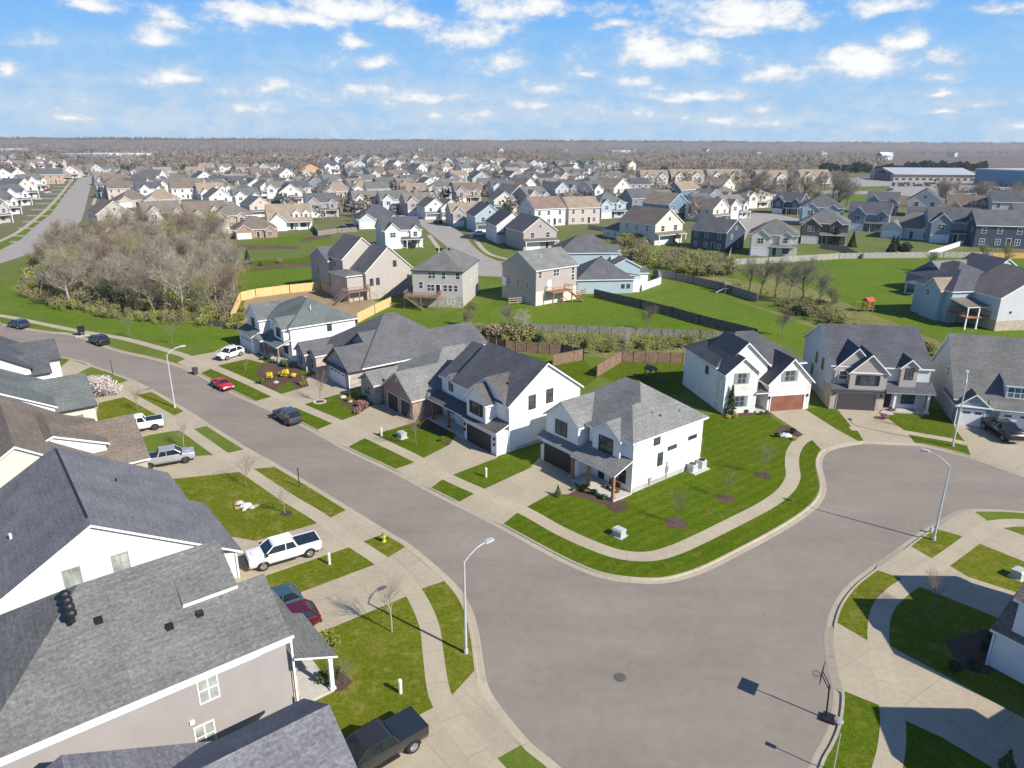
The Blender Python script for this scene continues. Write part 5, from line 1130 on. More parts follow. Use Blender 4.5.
for i, p in enumerate(EDGE):
    for q in range(2):
        k = rv.choice(['scrub', 'scrub2', 'scrub2', 'dry']); xx = p[0]+rv.uniform(-2.5, 2.5); yy = p[1]+abs(rv.gauss(0, 1))*5+q*3.5
        bush(k, 500+i, yy, {'scrub': 'olive undergrowth bush along the front edge of the wooded lot', 'scrub2': 'yellow-green undergrowth bush along the front edge of the wooded lot', 'dry': 'dry brown undergrowth bush along the front edge of the wooded lot'}[k], rv.uniform(.4, .85), 'bush', 'bush', 'undergrowth bushes of the wooded lot, '+k, rv.uniform(0, 6), xy=(xx, yy))
place_tree('wood2', *G(128, 309), 'leaning pale bare sycamore at the front centre of the wooded lot', None, 1.15); place_tree('big', *G(70, 262), 'large dark bare tree rising against the far-left street', None, 1.1)
bush('dark', 175, 285, 'dark green ivy-clad bush inside the wooded lot', 2.0, 'bush', 'bush')
# swale scrub, hedges and trees of the middle ground
def scatter(poly, n, keys, label, sc, grp, dmin=2.2):
    P = gp(poly); xs = [p[0] for p in P]; ys = [p[1] for p in P]; got = []; t = 0
    while len(got) < n and t < n*60:
        t += 1; p = (rv.uniform(min(xs), max(xs)), rv.uniform(min(ys), max(ys)))
        if inpoly(p, P) and all(math.hypot(p[0]-q[0], p[1]-q[1]) > dmin for q in got):
            got.append(p); k = rv.choice(keys); nm = {'scrub': 'olive', 'scrub2': 'yellow-green', 'dry': 'dry brown', 'dark': 'dark green', 'round': 'green'}[k]
            bush(k, 0, 0, nm+' '+label, sc*rv.uniform(.75, 1.3), 'bush', 'bush', grp+', '+nm, rv.uniform(0, 6), xy=p)
scatter([(635,268),(650,262),(700,262),(732,270),(735,280),(700,277),(660,270)], 20, ['scrub2', 'scrub', 'scrub2'], 'brush in the thicket behind the grey board fence', 1.0, 'brush behind the grey fence')
scatter([(612,246),(640,240),(650,258),(630,262)], 12, ['dry', 'scrub', 'dry'], 'brush beside the cream gabled house', 1.3, 'brush beside the cream house')
scatter([(540,338),(690,342),(690,350),(600,352),(545,346)], 18, ['scrub', 'round', 'dark', 'scrub'], 'hedge bush along the swale behind the brown fences', .55, 'bushes along the swale', 1.6)
scatter([(775,308),(800,300),(850,322),(838,330),(800,316)], 12, ['dark', 'scrub', 'scrub'], 'bush in the clump beside the playset field', .85, 'bushes by the playset field')
scatter([(480,330),(525,338),(525,348),(490,345)], 6, ['dry', 'scrub', 'dry'], 'bush in the rough swale behind the charcoal-roofed house', 1.1, 'bushes at the left end of the swale')
scatter([(840,322),(900,342),(940,356),(930,362),(890,350)], 12, ['dry', 'scrub'], 'weed clump on the rough bank behind the grey houses', .6, 'weed clumps on the bank')
for x, y, k, s, lab in [(512,332,'wood0',.55,'rounded bare grey shrub tree behind the taupe house fence'),(524,336,'wood2',.5,'smaller pale bare shrub tree left of the swale hedge'),(472,327,'bud',.75,'golden budding tree between the beige house and the ranch roof'),(468,330,'bud',.6,'low golden budding tree left of the taupe house'),
  (748,292,'wood0',.9,'slim bare tree at the left of the swale tree line'),(760,294,'wood3',.85,'slim dark bare tree second in the swale tree line'),(775,298,'wood0',.95,'bare tree standing mid swale tree line'),(790,300,'wood2',.9,'pale bare tree in the swale tree line'),(802,303,'wood3',1.1,'tallest bare tree of the swale tree line, above the dark bushes'),(818,309,'wood0',.8,'small bare tree at the right end of the swale line'),(830,312,'bud',.8,'budding small tree at the right end of the swale bushes'),
  (931,272,'bud',.85,'olive budding tree alone on the lawn before the pale fence'),(981,264,'bud',.9,'olive budding tree beside the pale fence near the right edge'),(1004,266,'bud',1.0,'yellow-green tree before the orange fence at the right edge'),
  (648,330,'wood1',.5,'faint reddish sapling on the field left of the dark fence'),(782,336,'wood1',.5,'faint bare sapling on the bank behind the wood-door house'),(626,352,'wood2',.45,'small bare tree in the swale hedge')]:
    place_tree(k, *G(x, y), lab, None, s)
for x, y, k, s, lab in [(536,346,'dark',1.2,'dark green bush in the swale beside the red-brown fence'),(522,347,'dark',.9,'smaller dark green bush left in the swale'),(835,245,'ever',1.2,'dark cone evergreen behind the white board fence'),(891,254,'ever',1.1,'slim dark evergreen in the fenced yard'),(905,254,'dark',2.0,'round dark evergreen in the fenced yard'),(896,250,'ever',.9,'smaller cone evergreen between the two fenced-yard trees'),(852,247,'ever',1.0,'dark evergreen shrub beside the brown house yard')]:
    bush(k, x, y, lab, s, 'evergreen', 'evergreen_bush')
bush('ever', 248, 264, 'dark cone evergreen on the lawn edge behind the wooded lot', .8, 'evergreen', 'evergreen_bush')
bush('round', 262, 266, 'round shrub on the back lawn behind the yellow fence', 2.0); bush('dry', 280, 263, 'dry shrub on the back lawn strip above the yellow fence', .8)
# trees along the near streets and on the lawns
for x, y, k, s, lab in [(392,632,'street',1.0,'bare young street tree casting a fine shadow across the lower left driveway'),(246,487,'young1',1.0,'thin bare young tree beside the silver pickup driveway'),(184,447,'young0',1.0,'thin bare young tree near the left street lamp'),(137,411,'young2',.9,'thin bare sapling on the lawn above the white pickup'),
  (320,402,'young1',1.25,'reddish young tree in a white stone ring before the slate-roofed ranch'),(416,446,'young1',1.35,'reddish bare young tree before the brick house'),(676,523,'young2',.95,'bare young tree in a mulch ring nearest the curved kerb'),(725,498,'young1',.85,'reddish bare young tree in the middle mulch ring on the corner lawn'),(762,475,'young2',1.0,'bare young tree in the right mulch ring on the corner lawn'),
  (915,428,'young2',.95,'bare young tree on the lawn before the white porch post'),(932,614,'young1',.95,'bare reddish sapling in the shaded right lawn'),(130,337,'young1',1.1,'reddish sapling on the grass strip by the black car'),(172,345,'young1',1.1,'reddish sapling on the left grass strip beside the wooded lot'),(246,371,'young0',.5,'tiny staked sapling on the porch house lawn'),(345,684,'young2',.55,'bare shrub in the bed beside the foreground porch'),(285,513,'young0',.75,'slender sapling on the sidewalk verge of the left street')]:
    place_tree(k, *G(x, y), lab, None, s, name='young_tree')
bush('blossom', 104, 396, 'white-pink blossoming tree beside the grey-green roof', 1.15, 'tree', 'blossom_tree')
bush('round', 331, 650, 'yellow-green round shrub behind the maroon car', 2.1, mat=LF_YG); bush('round', 327, 682, 'dark green shrub beside the foreground porch', 1.6, mat=LF_GREEN); bush('round', 336, 676, 'low green shrub beside the dark porch shrub', 1.0)
for i, (x, y, s) in enumerate([(558,496,1.0)]): bush('cone', x, y, 'small cone evergreen at the end of the corner house bed', 1.0)
for x, y, s, lab in [(583,489.5,.9,'largest round boxwood in the corner house bed'),(573,491,.55,'smallest boxwood of the corner house bed'),(594,494,.9,'round boxwood between two others in the corner house bed'),(604,499,.85,'round boxwood nearest the cedar post'),(441,441.5,.7,'small clipped shrub beside the charcoal-roofed house driveway')]: bush('round', x, y, lab, s)
bush('tall', 730, 415, 'tall dark cone evergreen at the corner of the white brick house', 1.35, 'evergreen', 'evergreen_bush'); bush('heather', 735, 417, 'golden shrub at the foot of the cone evergreen', .9, mat=LF_ORANGE); bush('heather', 728, 418, 'smaller golden shrub left of the cone evergreen', .8, mat=LF_ORANGE)
for x, y, lab in [(747,413,'boxwood nearest the white brick house door'),(761,415,'left boxwood of the pair by the wood garage door'),(767,414,'right boxwood of the pair by the wood garage door')]: bush('round', x, y, lab, .75)
bush('round', 792, 433, 'dark shrub behind the white boulder beside the cul-de-sac', 1.1, mat=LF_DARK); bush('round', 776, 437, 'dark shrub left of the white boulder', .9, mat=LF_DARK); bush('heather', 794, 440, 'golden shrub in front of the white boulder', .75, mat=LF_ORANGE)
bush('heather', 884, 419, 'reddish low shrub beside the stone porch steps', 1.3); bush('heather', 892, 412, 'second reddish shrub closer to the porch post', 1.2)
for x, y, s, k, m, lab in [(270,379,1.5,'round',LF_YEL,'left yellow forsythia in the garden bed'),(284,377,1.7,'round',LF_YEL,'largest yellow forsythia in the middle of the bed'),(293,378,1.2,'round',LF_YEL,'right yellow forsythia in the garden bed'),(262,384,1.5,'round',LF_GREEN,'green shrub at the corner of the forsythia bed'),(303,385,1.3,'cone',LF_OLIVE,'upright olive shrub at the end of the forsythia bed'),(284,366,1.2,'hedge',LF_GREEN,'clipped dark hedge before the porch'),(262,360,1.0,'round',LF_GREEN,'round green shrub beside the white estate car'),(272,363,1.0,'round',LF_GREEN,'round green shrub at the end of the porch hedge'),
   (362,407,1.6,'heather',LF_RED,'pink heather mound on the driveway edge'),(358,413,1.3,'heather',LF_RED,'lower pink heather mound beside the driveway'),(350,402,1.0,'cone',LF_YG,'small yellow-green cone shrub before the ranch'),(364,400,1.1,'round',LF_GREEN,'green shrub by the stone wing window')]:
    bush(k, x, y, lab, s, mat=m)
bush('cone', 1006, 768, 'green cone shrub at the lower right edge', 1.1)
for i, (x, y) in enumerate([(985,652),(972,668),(955,672),(990,640)]): bush('round', x, y, ['shaded shrub nearest the brown-roofed house corner', 'shaded shrub second from the brown-roofed house', 'shaded shrub farthest from the brown-roofed house', 'shaded shrub under the brown roof eave'][i], 1.1, mat=LF_DARK)
# bare and evergreen trees between the middle and far houses
LOC = ['among the far-left houses', 'behind the rows left of centre', 'in the central rows', 'right of centre near the apartments', 'by the car park on the right', 'along the right-hand street']
def far_trees(n, box, keys, where, s0, s1):
    for i in range(n):
        for t in range(30):
            x = rv.uniform(box[0], box[2]); y = rv.uniform(box[1], box[3]); X, Y = G(x, y)
            if all(math.hypot(X-a, Y-b) > c*.95 for a, b, c in HOUSE_XY): break
        else: continue
        k = rv.choice(keys)
        if k in BUSH: bush(k, x, y, {'evergreen_big': 'dark broad evergreen', 'ever': 'dark cone evergreen'}[k]+' '+where, rv.uniform(s0, s1), 'evergreen', 'evergreen_tree', 'dark evergreens '+where)
        else: place_tree(k, X, Y, (TN:=dict(wood0='grey-brown bare tree',wood1='reddish bare tree',wood2='pale bare tree',wood3='dark-trunked bare tree',big='large dark bare tree',bud='budding olive tree')[k])+' '+where, TN+'s '+where, rv.uniform(s0, s1))
far_trees(24, (0, 160, 110, 178), ['wood0', 'wood1', 'wood2'], 'among the far-left houses', .8, 1.2); far_trees(24, (110, 162, 260, 200), ['wood0', 'wood1', 'wood2'], 'behind the rows left of centre', .7, 1.1)
far_trees(32, (255, 162, 520, 200), ['wood0', 'wood1', 'wood2', 'bud'], 'in the central rows', .55, .95); far_trees(26, (520, 166, 760, 190), ['wood0', 'wood1', 'wood3'], 'right of centre near the apartments', .9, 1.3)
far_trees(6, (745, 184, 850, 200), ['big', 'wood3', 'wood0'], 'along the right-hand street', .9, 1.15); far_trees(6, (930, 196, 1020, 204), ['big', 'wood3'], 'by the car park on the right', .9, 1.15)
far_trees(20, (525, 172, 770, 178), ['evergreen_big'], 'behind the apartments', .8, 1.2); far_trees(10, (240, 160, 340, 168), ['evergreen_big', 'ever'], 'at the edge of the far woods', .9, 1.4)
for i, (x, y, s_) in enumerate([(742,203,1.5),(752,208,1.7),(763,200,1.8),(775,206,1.7),(788,203,1.6),(806,208,1.7),(818,213,1.5),(829,209,1.9),(838,214,1.8),(846,206,1.5),(934,207,1.5),(947,209,1.4),(958,205,1.6),(972,210,1.4),(985,206,1.3),(1003,211,1.5)]):
    place_tree('big' if i % 3 else 'wood3', *G(x, y), 'tall dark bare tree rising behind the right-hand houses', 'tall bare trees behind the right-hand houses', s_, zs=.9)
for (x0, x1, n, y) in ((822, 838, 3, 172.5), (842, 868, 5, 173), (874, 905, 5, 173), (905, 968, 9, 170.5), (968, 985, 3, 170.5)):
    for i in range(n):
        x = x0+(x1-x0)*(i+.5)/n; bush('evergreen_big', x+rv.uniform(-1.5, 1.5), y+rv.uniform(-1, 1), 'dark evergreen in the line of conifers behind the school', rv.uniform(1.3, 1.9), 'evergreen', 'evergreen_tree', 'line of conifers behind the school')
# far woods: brown bare woodland up to the horizon, nobody could count it
def woods(name, n, test, hmin, hmax, mats, per, seed, scale_far=1.0, leaf=1.0):
    r = random.Random(seed); b = MB(); k = 0; t = 0
    while k < n and t < n*8:
        t += 1; p = test(r)
        if p is None: continue
        X, Y = p[:2]; z0 = p[2] if len(p) > 2 else 0.0; k += 1; H = r.uniform(hmin, hmax)*scale_far; w = H*r.uniform(.28, .45); hv = math.sin(X*.011+Y*.0043)+math.sin(X*.0041-Y*.0087+1.7)+math.sin(X*.023+Y*.017); mi = r.choices(range(len(mats)), [max(.4, 6+4*hv), max(.4, 5-3*hv), max(.3, 3-2.5*math.sin(X*.017)), 1.5+1.3*math.sin(Y*.02+X*.007)][:len(mats)])[0]
        for q in range(per):
            d = Vector((r.gauss(0, 1), r.gauss(0, 1), r.gauss(0, 1))).normalized()*r.uniform(.35, 1)
            c = Vector((X+d.x*w, Y+d.y*w, z0+H*.55+d.z*H*.44)); s = H*r.uniform(.05, .13)*leaf
            u = Vector((r.gauss(0, 1), r.gauss(0, 1), r.gauss(.8, 1))).normalized(); v = u.orthogonal().normalized()
            b.add([tuple(c+u*s*1.6), tuple(c+v*s*.6), tuple(c-u*s*1.3), tuple(c-v*s*.6)], [(0, 1, 2, 3)], mi)
    o = b.build(name, mats); return tag(o, kind='stuff')
def belt(y0, y1, x0=-60, x1=1090, holes=()):
    def f(r):
        y = 1/ r.uniform(1/y1, 1/y0) if False else r.uniform(y0, y1); x = r.uniform(x0, x1)
        for (a, b_, c, d) in holes:
            if a < x < c and b_ < y < d: return None
        return G(x, y)
    return f
HOL = ((556, 155, 622, 168), (885, 150, 1060, 190))
woods('far_woods', 3600, belt(155, 169, holes=HOL+((330, 163, 620, 170), (0, 162, 110, 170))), 8, 14, WM, 22, 21)
tag(bpy.data.objects['far_woods'], 'brown bare woodland belt just beyond the last rows of houses', 'woods')
o = woods('far_woods', 8000, belt(146.5, 158, holes=((820, 156, 1060, 160),)), 9, 15, WM, 12, 22); tag(o, 'distant brown woodland fading to the horizon across the whole view', 'woods')
o = woods('far_woods', 3000, belt(147.0, 149.5), 13, 21, WM, 8, 23, 1.25); tag(o, 'hazy wooded horizon line farthest from the camera', 'woods')

def inlot(r):
    for _ in range(50):
        p = (r.uniform(min(q[0] for q in WP), max(q[0] for q in WP)), r.uniform(min(q[1] for q in WP), max(q[1] for q in WP)))
        if inpoly(p, WP): return p
WUND = [plain('grey_brown_brush', (.155, .13, .085), .95, .3, .3), plain('tan_brush', (.20, .17, .095), .95, .3, .3), plain('olive_brush', (.165, .175, .05), .95, .3, .3), plain('yellow_green_brush', (.215, .23, .05), .95, .3, .3)]
o = woods('undergrowth', 620, inlot, 2.2, 5.0, WUND, 90, 77, leaf=.5); tag(o, 'tangled brush filling the floor of the wooded lot at left', 'undergrowth')
def inpix(px):
    P_ = gp(px); x0, x1 = min(q[0] for q in P_), max(q[0] for q in P_); y0, y1 = min(q[1] for q in P_), max(q[1] for q in P_)
    def f(r):
        for _ in range(80):
            p = (r.uniform(x0, x1), r.uniform(y0, y1))
            if inpoly(p, P_): return p
    return f
for px, n, h0, h1, lab in [([(18,288),(60,303),(110,311),(170,317),(234,323),(236,330),(170,326),(110,319),(60,311),(14,294)], 260, .8, 2.6, 'yellow-green weeds and brush along the front of the wooded lot'), ([(500,336),(540,338),(690,341),(745,340),(740,347),(690,351),(600,355),(545,350),(500,346)], 260, .8, 2.2, 'rough brush and weeds along the swale behind the brown fences'),
   ([(632,262),(650,258),(700,258),(735,266),(738,279),(700,277),(655,270)], 200, 2.0, 4.5, 'tangled olive thicket behind the grey board fence'), ([(772,308),(802,300),(852,322),(838,331),(800,318)], 90, 1.2, 3.0, 'brush at the foot of the swale tree line'),
   ([(738,284),(800,296),(870,326),(940,352),(925,362),(860,338),(790,312),(735,296)], 160, .5, 1.3, 'tall dry weeds on the bank by the playset field'), ([(606,246),(645,240),(655,256),(628,262)], 50, 1.5, 3.5, 'dry brush beside the cream gabled house')]:
    o = woods('brush', n, inpix(px), h0, h1, ([WUND[2], WUND[0], WUND[3], WUND[1]] if 'wooded' not in lab else [WUND[3], WUND[2], WUND[0], WUND[1]]), 70, int(px[0][0]), leaf=.55); tag(o, lab, 'brush')
def between(r):
    x = r.uniform(-20, 800); y = r.choice([r.uniform(159, 186), r.uniform(159, 222)]); X, Y = G(x, y)
    if (x < 122 and 172 < y) or (400 < x < 470 and y > 208) or (x > 720 and y > 205) or (y > 200 and x < 265): return None
    return None if any(abs(X-a) < c*1.1 and abs(Y-b_) < c*1.1 for a, b_, c in HOUSE_XY) else (X, Y)
o = woods('yard_trees', 1250, between, 5, 11, WM, 46, 31); tag(o, 'bare brown yard trees scattered between the farthest houses', 'trees')
# low wooded hills that close the horizon
def hills(dist, hts, seed):
    r = random.Random(seed); b = MB(); n = 160; rows = []
    for i in range(n+1):
        t = i/n; x = -.95+1.9*t; k = t*(len(hts)-1); j = min(int(k), len(hts)-2); h_ = hts[j]+(hts[j+1]-hts[j])*(k-j)
        h_ *= 1+.05*math.sin(i*.9+seed)+r.uniform(-.06, .06); X = x*dist; Y = dist
        rows.append([(X, Y-350, -1), (X, Y-120, h_*.7), (X, Y, h_), (X, Y+500, -1)])
    for a, c in zip(rows, rows[1:]):
        for k in range(3): b.quad(a[k], c[k], c[k+1], a[k+1])
    o = b.build('hills', HILLM); tag(o, kind='structure')
HILLM = grass_mat('wooded_hill_cover', (.16, .13, .105), (.22, .18, .14), (.13, .12, .07), .12)
HP = [50, 49, 46, 43, 40, 37, 36, 36]
def onhill(r):
    t = r.random(); k = t*7; j = min(int(k), 6); h_ = HP[j]+(HP[j+1]-HP[j])*(k-j); q = r.random()
    return ((-.95+1.9*t)*4300, 4300-350*(1-q)**1.6, h_*(q**.7)*.92-3)
o = woods('far_woods', 7000, onhill, 11, 18, WM, 9, 29); tag(o, 'wooded hillside cover along the horizon', 'woods')
def oncrest(r):
    t = r.random(); k = t*7; j = min(int(k), 6); h_ = HP[j]+(HP[j+1]-HP[j])*(k-j)
    return ((-.95+1.9*t)*4300, 4300-r.uniform(0, 60), h_*.9-4) if math.sin(t*61)+math.sin(t*23+1)+r.uniform(-1.2, 1.2) > -.4 else None
o = woods('far_woods', 1500, oncrest, 11, 21, WM, 12, 37); tag(o, 'uneven line of tall bare trees on the horizon ridge', 'woods')
hills(4300, [50, 49, 46, 43, 40, 37, 36, 36], 3); hills(5600, [48, 52, 47, 46, 46, 41, 40, 38], 8)
# ---------------------------------------------------------------- vehicles
def paint(name, col, metal=.0, rough=.28): return plain(name, col, rough, .06, 1.5, metal, .5, .6)
C_WHITE = paint('white_car_paint', (.80, .81, .82)); C_BLACK = paint('black_car_paint', (.012, .012, .014)); C_RED = paint('red_car_paint', (.55, .02, .035)); C_MAROON = paint('maroon_car_paint', (.085, .006, .016))
C_BLUE = paint('dark_blue_car_paint', (.02, .045, .09)); C_SLATE = paint('slate_car_paint', (.045, .06, .075)); C_SILVER = paint('silver_car_paint', (.46, .48, .50), .4); C_DGREY = paint('dark_grey_car_paint', (.045, .045, .05)); C_TEAL = paint('blue_grey_car_paint', (.045, .095, .13), .2)
V_GLASS = glass('car_glass', (.012, .016, .02)); V_TYRE = plain('tyre_rubber', (.018, .018, .019), .85, .1); V_RIM = plain('alloy_rim', (.40, .41, .42), .35, .1, 4, .7); V_DRIM = plain('dark_rim', (.05, .05, .055), .4, .1)
C_DGREY = paint('near_black_car_paint', (.026, .025, .025))
V_RED = plain('tail_lamp_lens', (.45, .015, .015), .25, .05); V_LAMP = plain('head_lamp_lens', (.70, .72, .74), .15, .05); V_TRIM = plain('black_plastic_trim', (.02, .02, .022), .6, .1); V_COVER = plain('bed_cover_vinyl', (.015, .024, .036), .55, .12); V_CHROME = plain('chrome_trim', (.6, .61, .62), .2, .04, 2, .9)
VSPEC = dict(
 sedan=dict(L=4.6, W=1.82, st=[(2.3, .42, .60, .72), (2.22, .26, .70, .84), (1.6, .24, .84, .90), (.9, .24, .93, .91), (-1.0, .24, .95, .91), (-1.75, .26, .98, .89), (-2.2, .30, .95, .84), (-2.3, .45, .80, .74)], gh=[1.05, .35, -.95, -1.75], zb=.93, zr=1.42, wb=.84, wr=.62, wx=(1.4, -1.4), r=.33),
 coupe=dict(L=4.5, W=1.86, st=[(2.25, .42, .58, .66), (2.15, .24, .70, .84), (1.5, .22, .82, .91), (.7, .22, .90, .92), (-1.0, .22, .93, .93), (-1.7, .24, .95, .92), (-2.15, .30, .92, .84), (-2.25, .5, .80, .7)], gh=[.85, .15, -.6, -1.75], zb=.90, zr=1.28, wb=.82, wr=.58, wx=(1.38, -1.38), r=.34),
 suv=dict(L=4.75, W=1.92, st=[(2.38, .45, .86, .78), (2.30, .30, 1.0, .89), (1.5, .28, 1.09, .95), (.9, .28, 1.11, .96), (-1.2, .28, 1.10, .96), (-2.1, .30, 1.10, .94), (-2.33, .36, 1.06, .88), (-2.38, .5, .95, .84)], gh=[1.15, .35, -1.65, -2.25], zb=1.08, zr=1.66, wb=.90, wr=.68, wx=(1.42, -1.42), r=.37),
 pickup=dict(L=6.05, W=2.05, st=[(3.05, .55, 1.16, .93), (2.95, .45, 1.27, 1.0), (2.0, .42, 1.33, 1.03), (1.3, .42, 1.35, 1.03), (-1.0, .42, 1.35, 1.03), (-1.02, .45, 1.30, 1.02), (-2.9, .45, 1.30, 1.02), (-3.02, .5, 1.26, .99)], gh=[1.75, .95, -.70, -1.0], zb=1.34, zr=1.93, wb=.97, wr=.80, wx=(1.95, -1.95), r=.42),
)
VP = {}
def vehicle_proto(kind):
    S = VSPEC[kind]; r = empty('vehicle'); b = MB(); rings = []
    for (x, zb, zt, hw) in S['st']:
        m = zb+(zt-zb)*.5
        half = [(hw*.86, zb), (hw*.97, zb+(zt-zb)*.2), (hw, m), (hw*.985, zt-(zt-zb)*.16), (hw*.93, zt-.03), (hw*.80, zt+.012)]
        rings.append([(x, y, z) for y, z in half]+[(x, -y, z) for y, z in half[::-1]])
    n = 12
    vs = [p for R_ in rings for p in R_]; fs = []
    for i in range(len(rings)-1):
        for k in range(n): fs.append((i*n+k, (i+1)*n+k, (i+1)*n+(k+1) % n, i*n+(k+1) % n))
    fs.append(tuple(range(n))); fs.append(tuple(range((len(rings)-1)*n, len(rings)*n))[::-1]); b.add(vs, fs)
    x1, x2, x3, x4 = S['gh']; zb, zr, wb, wr = S['zb'], S['zr'], S['wb'], S['wr']
    # roof panel and pillars in body colour
    b.prism([(x2+.06, zr-.05), (x2-.12, zr+.015), ((x2+x3)/2, zr+.045), (x3+.12, zr+.012), (x3-.06, zr-.05)], 'y', -wr, wr)
    for sg in (-1, 1):
        b.tube((x1, sg*wb, zb-.02), (x2, sg*wr, zr), .05, .045, 6); b.tube((x4, sg*wb, zb-.02), (x3, sg*wr, zr), .08, .06, 6); b.tube((x2, sg*(wr-.01), zr), (x3, sg*(wr-.01), zr), .045, .045, 6)
        xm = (x2*.42+x3*.58); b.tube((xm, sg*(wb-.005), zb-.02), (xm-.02, sg*wr, zr), .045, .04, 6)
        if kind == 'suv': b.tube((x3+.85, sg*(wb-.01), zb-.02), (x3+.75, sg*wr, zr), .05, .045, 6)
    if kind == 'pickup':
        for sg in (-1, 1): b.box(-3.0, sg*.93-.09, 1.2, -1.05, sg*.93+.09, 1.36)
        b.box(-3.03, -.95, .9, -2.93, .95, 1.36)
    o = b.build('body', C_WHITE, r, smooth=True)
    md = o.modifiers.new('edge_split', 'EDGE_SPLIT'); md.split_angle = R(38)
    g = MB(); e = .96
    g.add([(x1, -wb*e, zb), (x1, wb*e, zb), (x2, wr*e, zr-.02), (x2, -wr*e, zr-.02), (x3, wr*e, zr-.02), (x3, -wr*e, zr-.02), (x4, wb*e, zb), (x4, -wb*e, zb)], [(0, 1, 2, 3), (1, 6, 4, 2), (0, 3, 5, 7), (6, 7, 5, 4)])
    g.build('window', V_GLASS, r)
    for wx in S['wx']:
        for sg in (-1, 1):
            m = MB(); R0 = S['r']; y0 = sg*(S['W']/2-.26); y1 = sg*(S['W']/2-.005); m.tube((wx, y0, R0), (wx, y1, R0), R0, R0, 18); w = m.build('wheel', V_TYRE, r)
            m = MB(); m.tube((wx, y1-sg*.02, R0), (wx, y1+sg*.012, R0), R0*.66, R0*.62, 12)
            for q in range(5): t = 2*PI*q/5; m.tube((wx, y1+sg*.014, R0), (wx+math.cos(t)*R0*.58, y1+sg*.014, R0+math.sin(t)*R0*.58), .035, .03, 4)
            m.build('rim', V_RIM, w)
            m = MB(); pr = [(R0*1.22*math.cos(t*PI/10), R0+R0*1.2*math.sin(t*PI/10)) for t in range(11)]+[(R0*1.04*math.cos(t*PI/10), R0+R0*1.04*math.sin(t*PI/10)) for t in range(10, -1, -1)]
            m.prism([(wx+p, q) for p, q in pr], 'y', sg*(S['W']/2-.3), sg*(S['W']/2+.012)); m.build('wheel_arch', V_TRIM, r)
    xf, xr = S['st'][0][0], S['st'][-1][0]; zt = S['st'][1][2]
    for sg in (-1, 1):
        m = MB(); m.box(xf-.22, sg*.62-.17, zt-.25, xf-.03+.03, sg*.62+.17, zt-.09); m.build('headlight', V_LAMP, r)
        m = MB(); z2 = S['st'][-1][2]; m.box(xr-.02, sg*(S['W']/2-.17)-.05, z2-.26, xr+.12, sg*(S['W']/2-.17)+.06, z2-.02); m.build('taillight', V_RED, r)
        m = MB(); m.box(x1-.25, sg*(wb+.02), zb, x1-.05, sg*(wb+.26), zb+.17); m.build('mirror', V_TRIM, r)
    gw = .78 if kind == 'pickup' else .5
    m = MB(); m.box(xf-.1, -gw, S['st'][0][1]+.05, xf+.035, gw, zt-(.12 if kind == 'pickup' else .2)); m.build('grille', V_TRIM, r)
    m = MB(); m.box(xf-.14, -.85, S['st'][0][1]-.12, xf+.05, .85, S['st'][0][1]+.04); m.box(xr-.06, -.85, S['st'][-1][1]-.14, xr+.14, .85, S['st'][-1][1]+.06); m.build('bumper', V_TRIM if kind != 'pickup' else V_CHROME, r)
    if kind == 'pickup':
        m = MB(); m.box(-2.93, -.84, 1.3, -1.06, .84, 1.375); m.build('bed_cover', V_COVER, r)
        m = MB(); m.box(-1.0, -1.06, .38, 1.35, -.9, .46); m.box(-1.0, .9, .38, 1.35, 1.06, .46); m.build('running_board', V_TRIM, r)
        m = MB(); m.prism([(2.0, 1.34), (2.75, 1.29), (2.6, 1.38), (2.05, 1.41)], 'y', -.32, .32); m.build('hood_scoop', C_WHITE, r)
    VP[kind] = [r, False]; return r
def vehicle(kind, name, cat, label, front, rear, mat, group=None, sc=1.0, rim=None, drop=()):
    if kind not in VP: vehicle_proto(kind)
    r, used = VP[kind]; o = r if not used else dup(r); VP[kind][1] = True
    f = G(*front); q = G(*rear); o.location = ((f[0]+q[0])/2, (f[1]+q[1])/2, .02); o.rotation_euler = (0, 0, math.atan2(f[1]-q[1], f[0]-q[0])); o.scale = (sc,)*3; o.name = name
    for c in list(o.children):
        n = c.name.split('.')[0]
        if n in ('body', 'hood_scoop'): c.material_slots[0].link = 'OBJECT'; c.material_slots[0].material = mat
        if n == 'wheel' and rim:
            for d in c.children: d.material_slots[0].link = 'OBJECT'; d.material_slots[0].material = rim
    tag(o, label, cat, group); return o
def onroad(o): o.location.z = -.10; return o
vehicle('pickup', 'pickup_truck', 'pickup', 'white crew-cab pickup with dark bed cover parked nose-in on the lower left driveway', (249, 569), (318.5, 549), C_WHITE)
vehicle('pickup', 'pickup_truck', 'pickup', 'black pickup with covered bed parked at the bottom left edge', (345, 778), (406, 742), C_DGREY)
vehicle('pickup', 'pickup_truck', 'pickup', 'silver pickup parked nose toward the left street', (193, 459), (142, 468), C_SILVER, sc=.93, rim=V_DRIM)
vehicle('pickup', 'pickup_truck', 'pickup', 'white pickup partly hidden behind the brown shingle roof', (116, 434), (160, 427), C_WHITE, sc=.97, rim=V_DRIM)
vehicle('pickup', 'pickup_truck', 'pickup', 'black pickup parked askew on the driveway before the white garage doors', (1012, 443), (989, 428), C_BLACK)
vehicle('suv', 'parked_car', 'car', 'maroon estate car beside the yellow-green shrub, rear to the street', (258, 640), (314, 621.5), C_MAROON)
vehicle('suv', 'parked_car', 'car', 'blue-grey car beside the maroon car, mostly behind the porch roof', (244, 621), (297, 604), C_TEAL, sc=.98)
onroad(vehicle('coupe', 'parked_car', 'car', 'red coupe parked along the far kerb of the left street', (232, 392), (214, 382), C_RED))
onroad(vehicle('suv', 'parked_car', 'car', 'slate blue-black estate car parked at the kerb before the slate-roofed ranch', (276, 413), (300, 427), C_SLATE, sc=1.02))
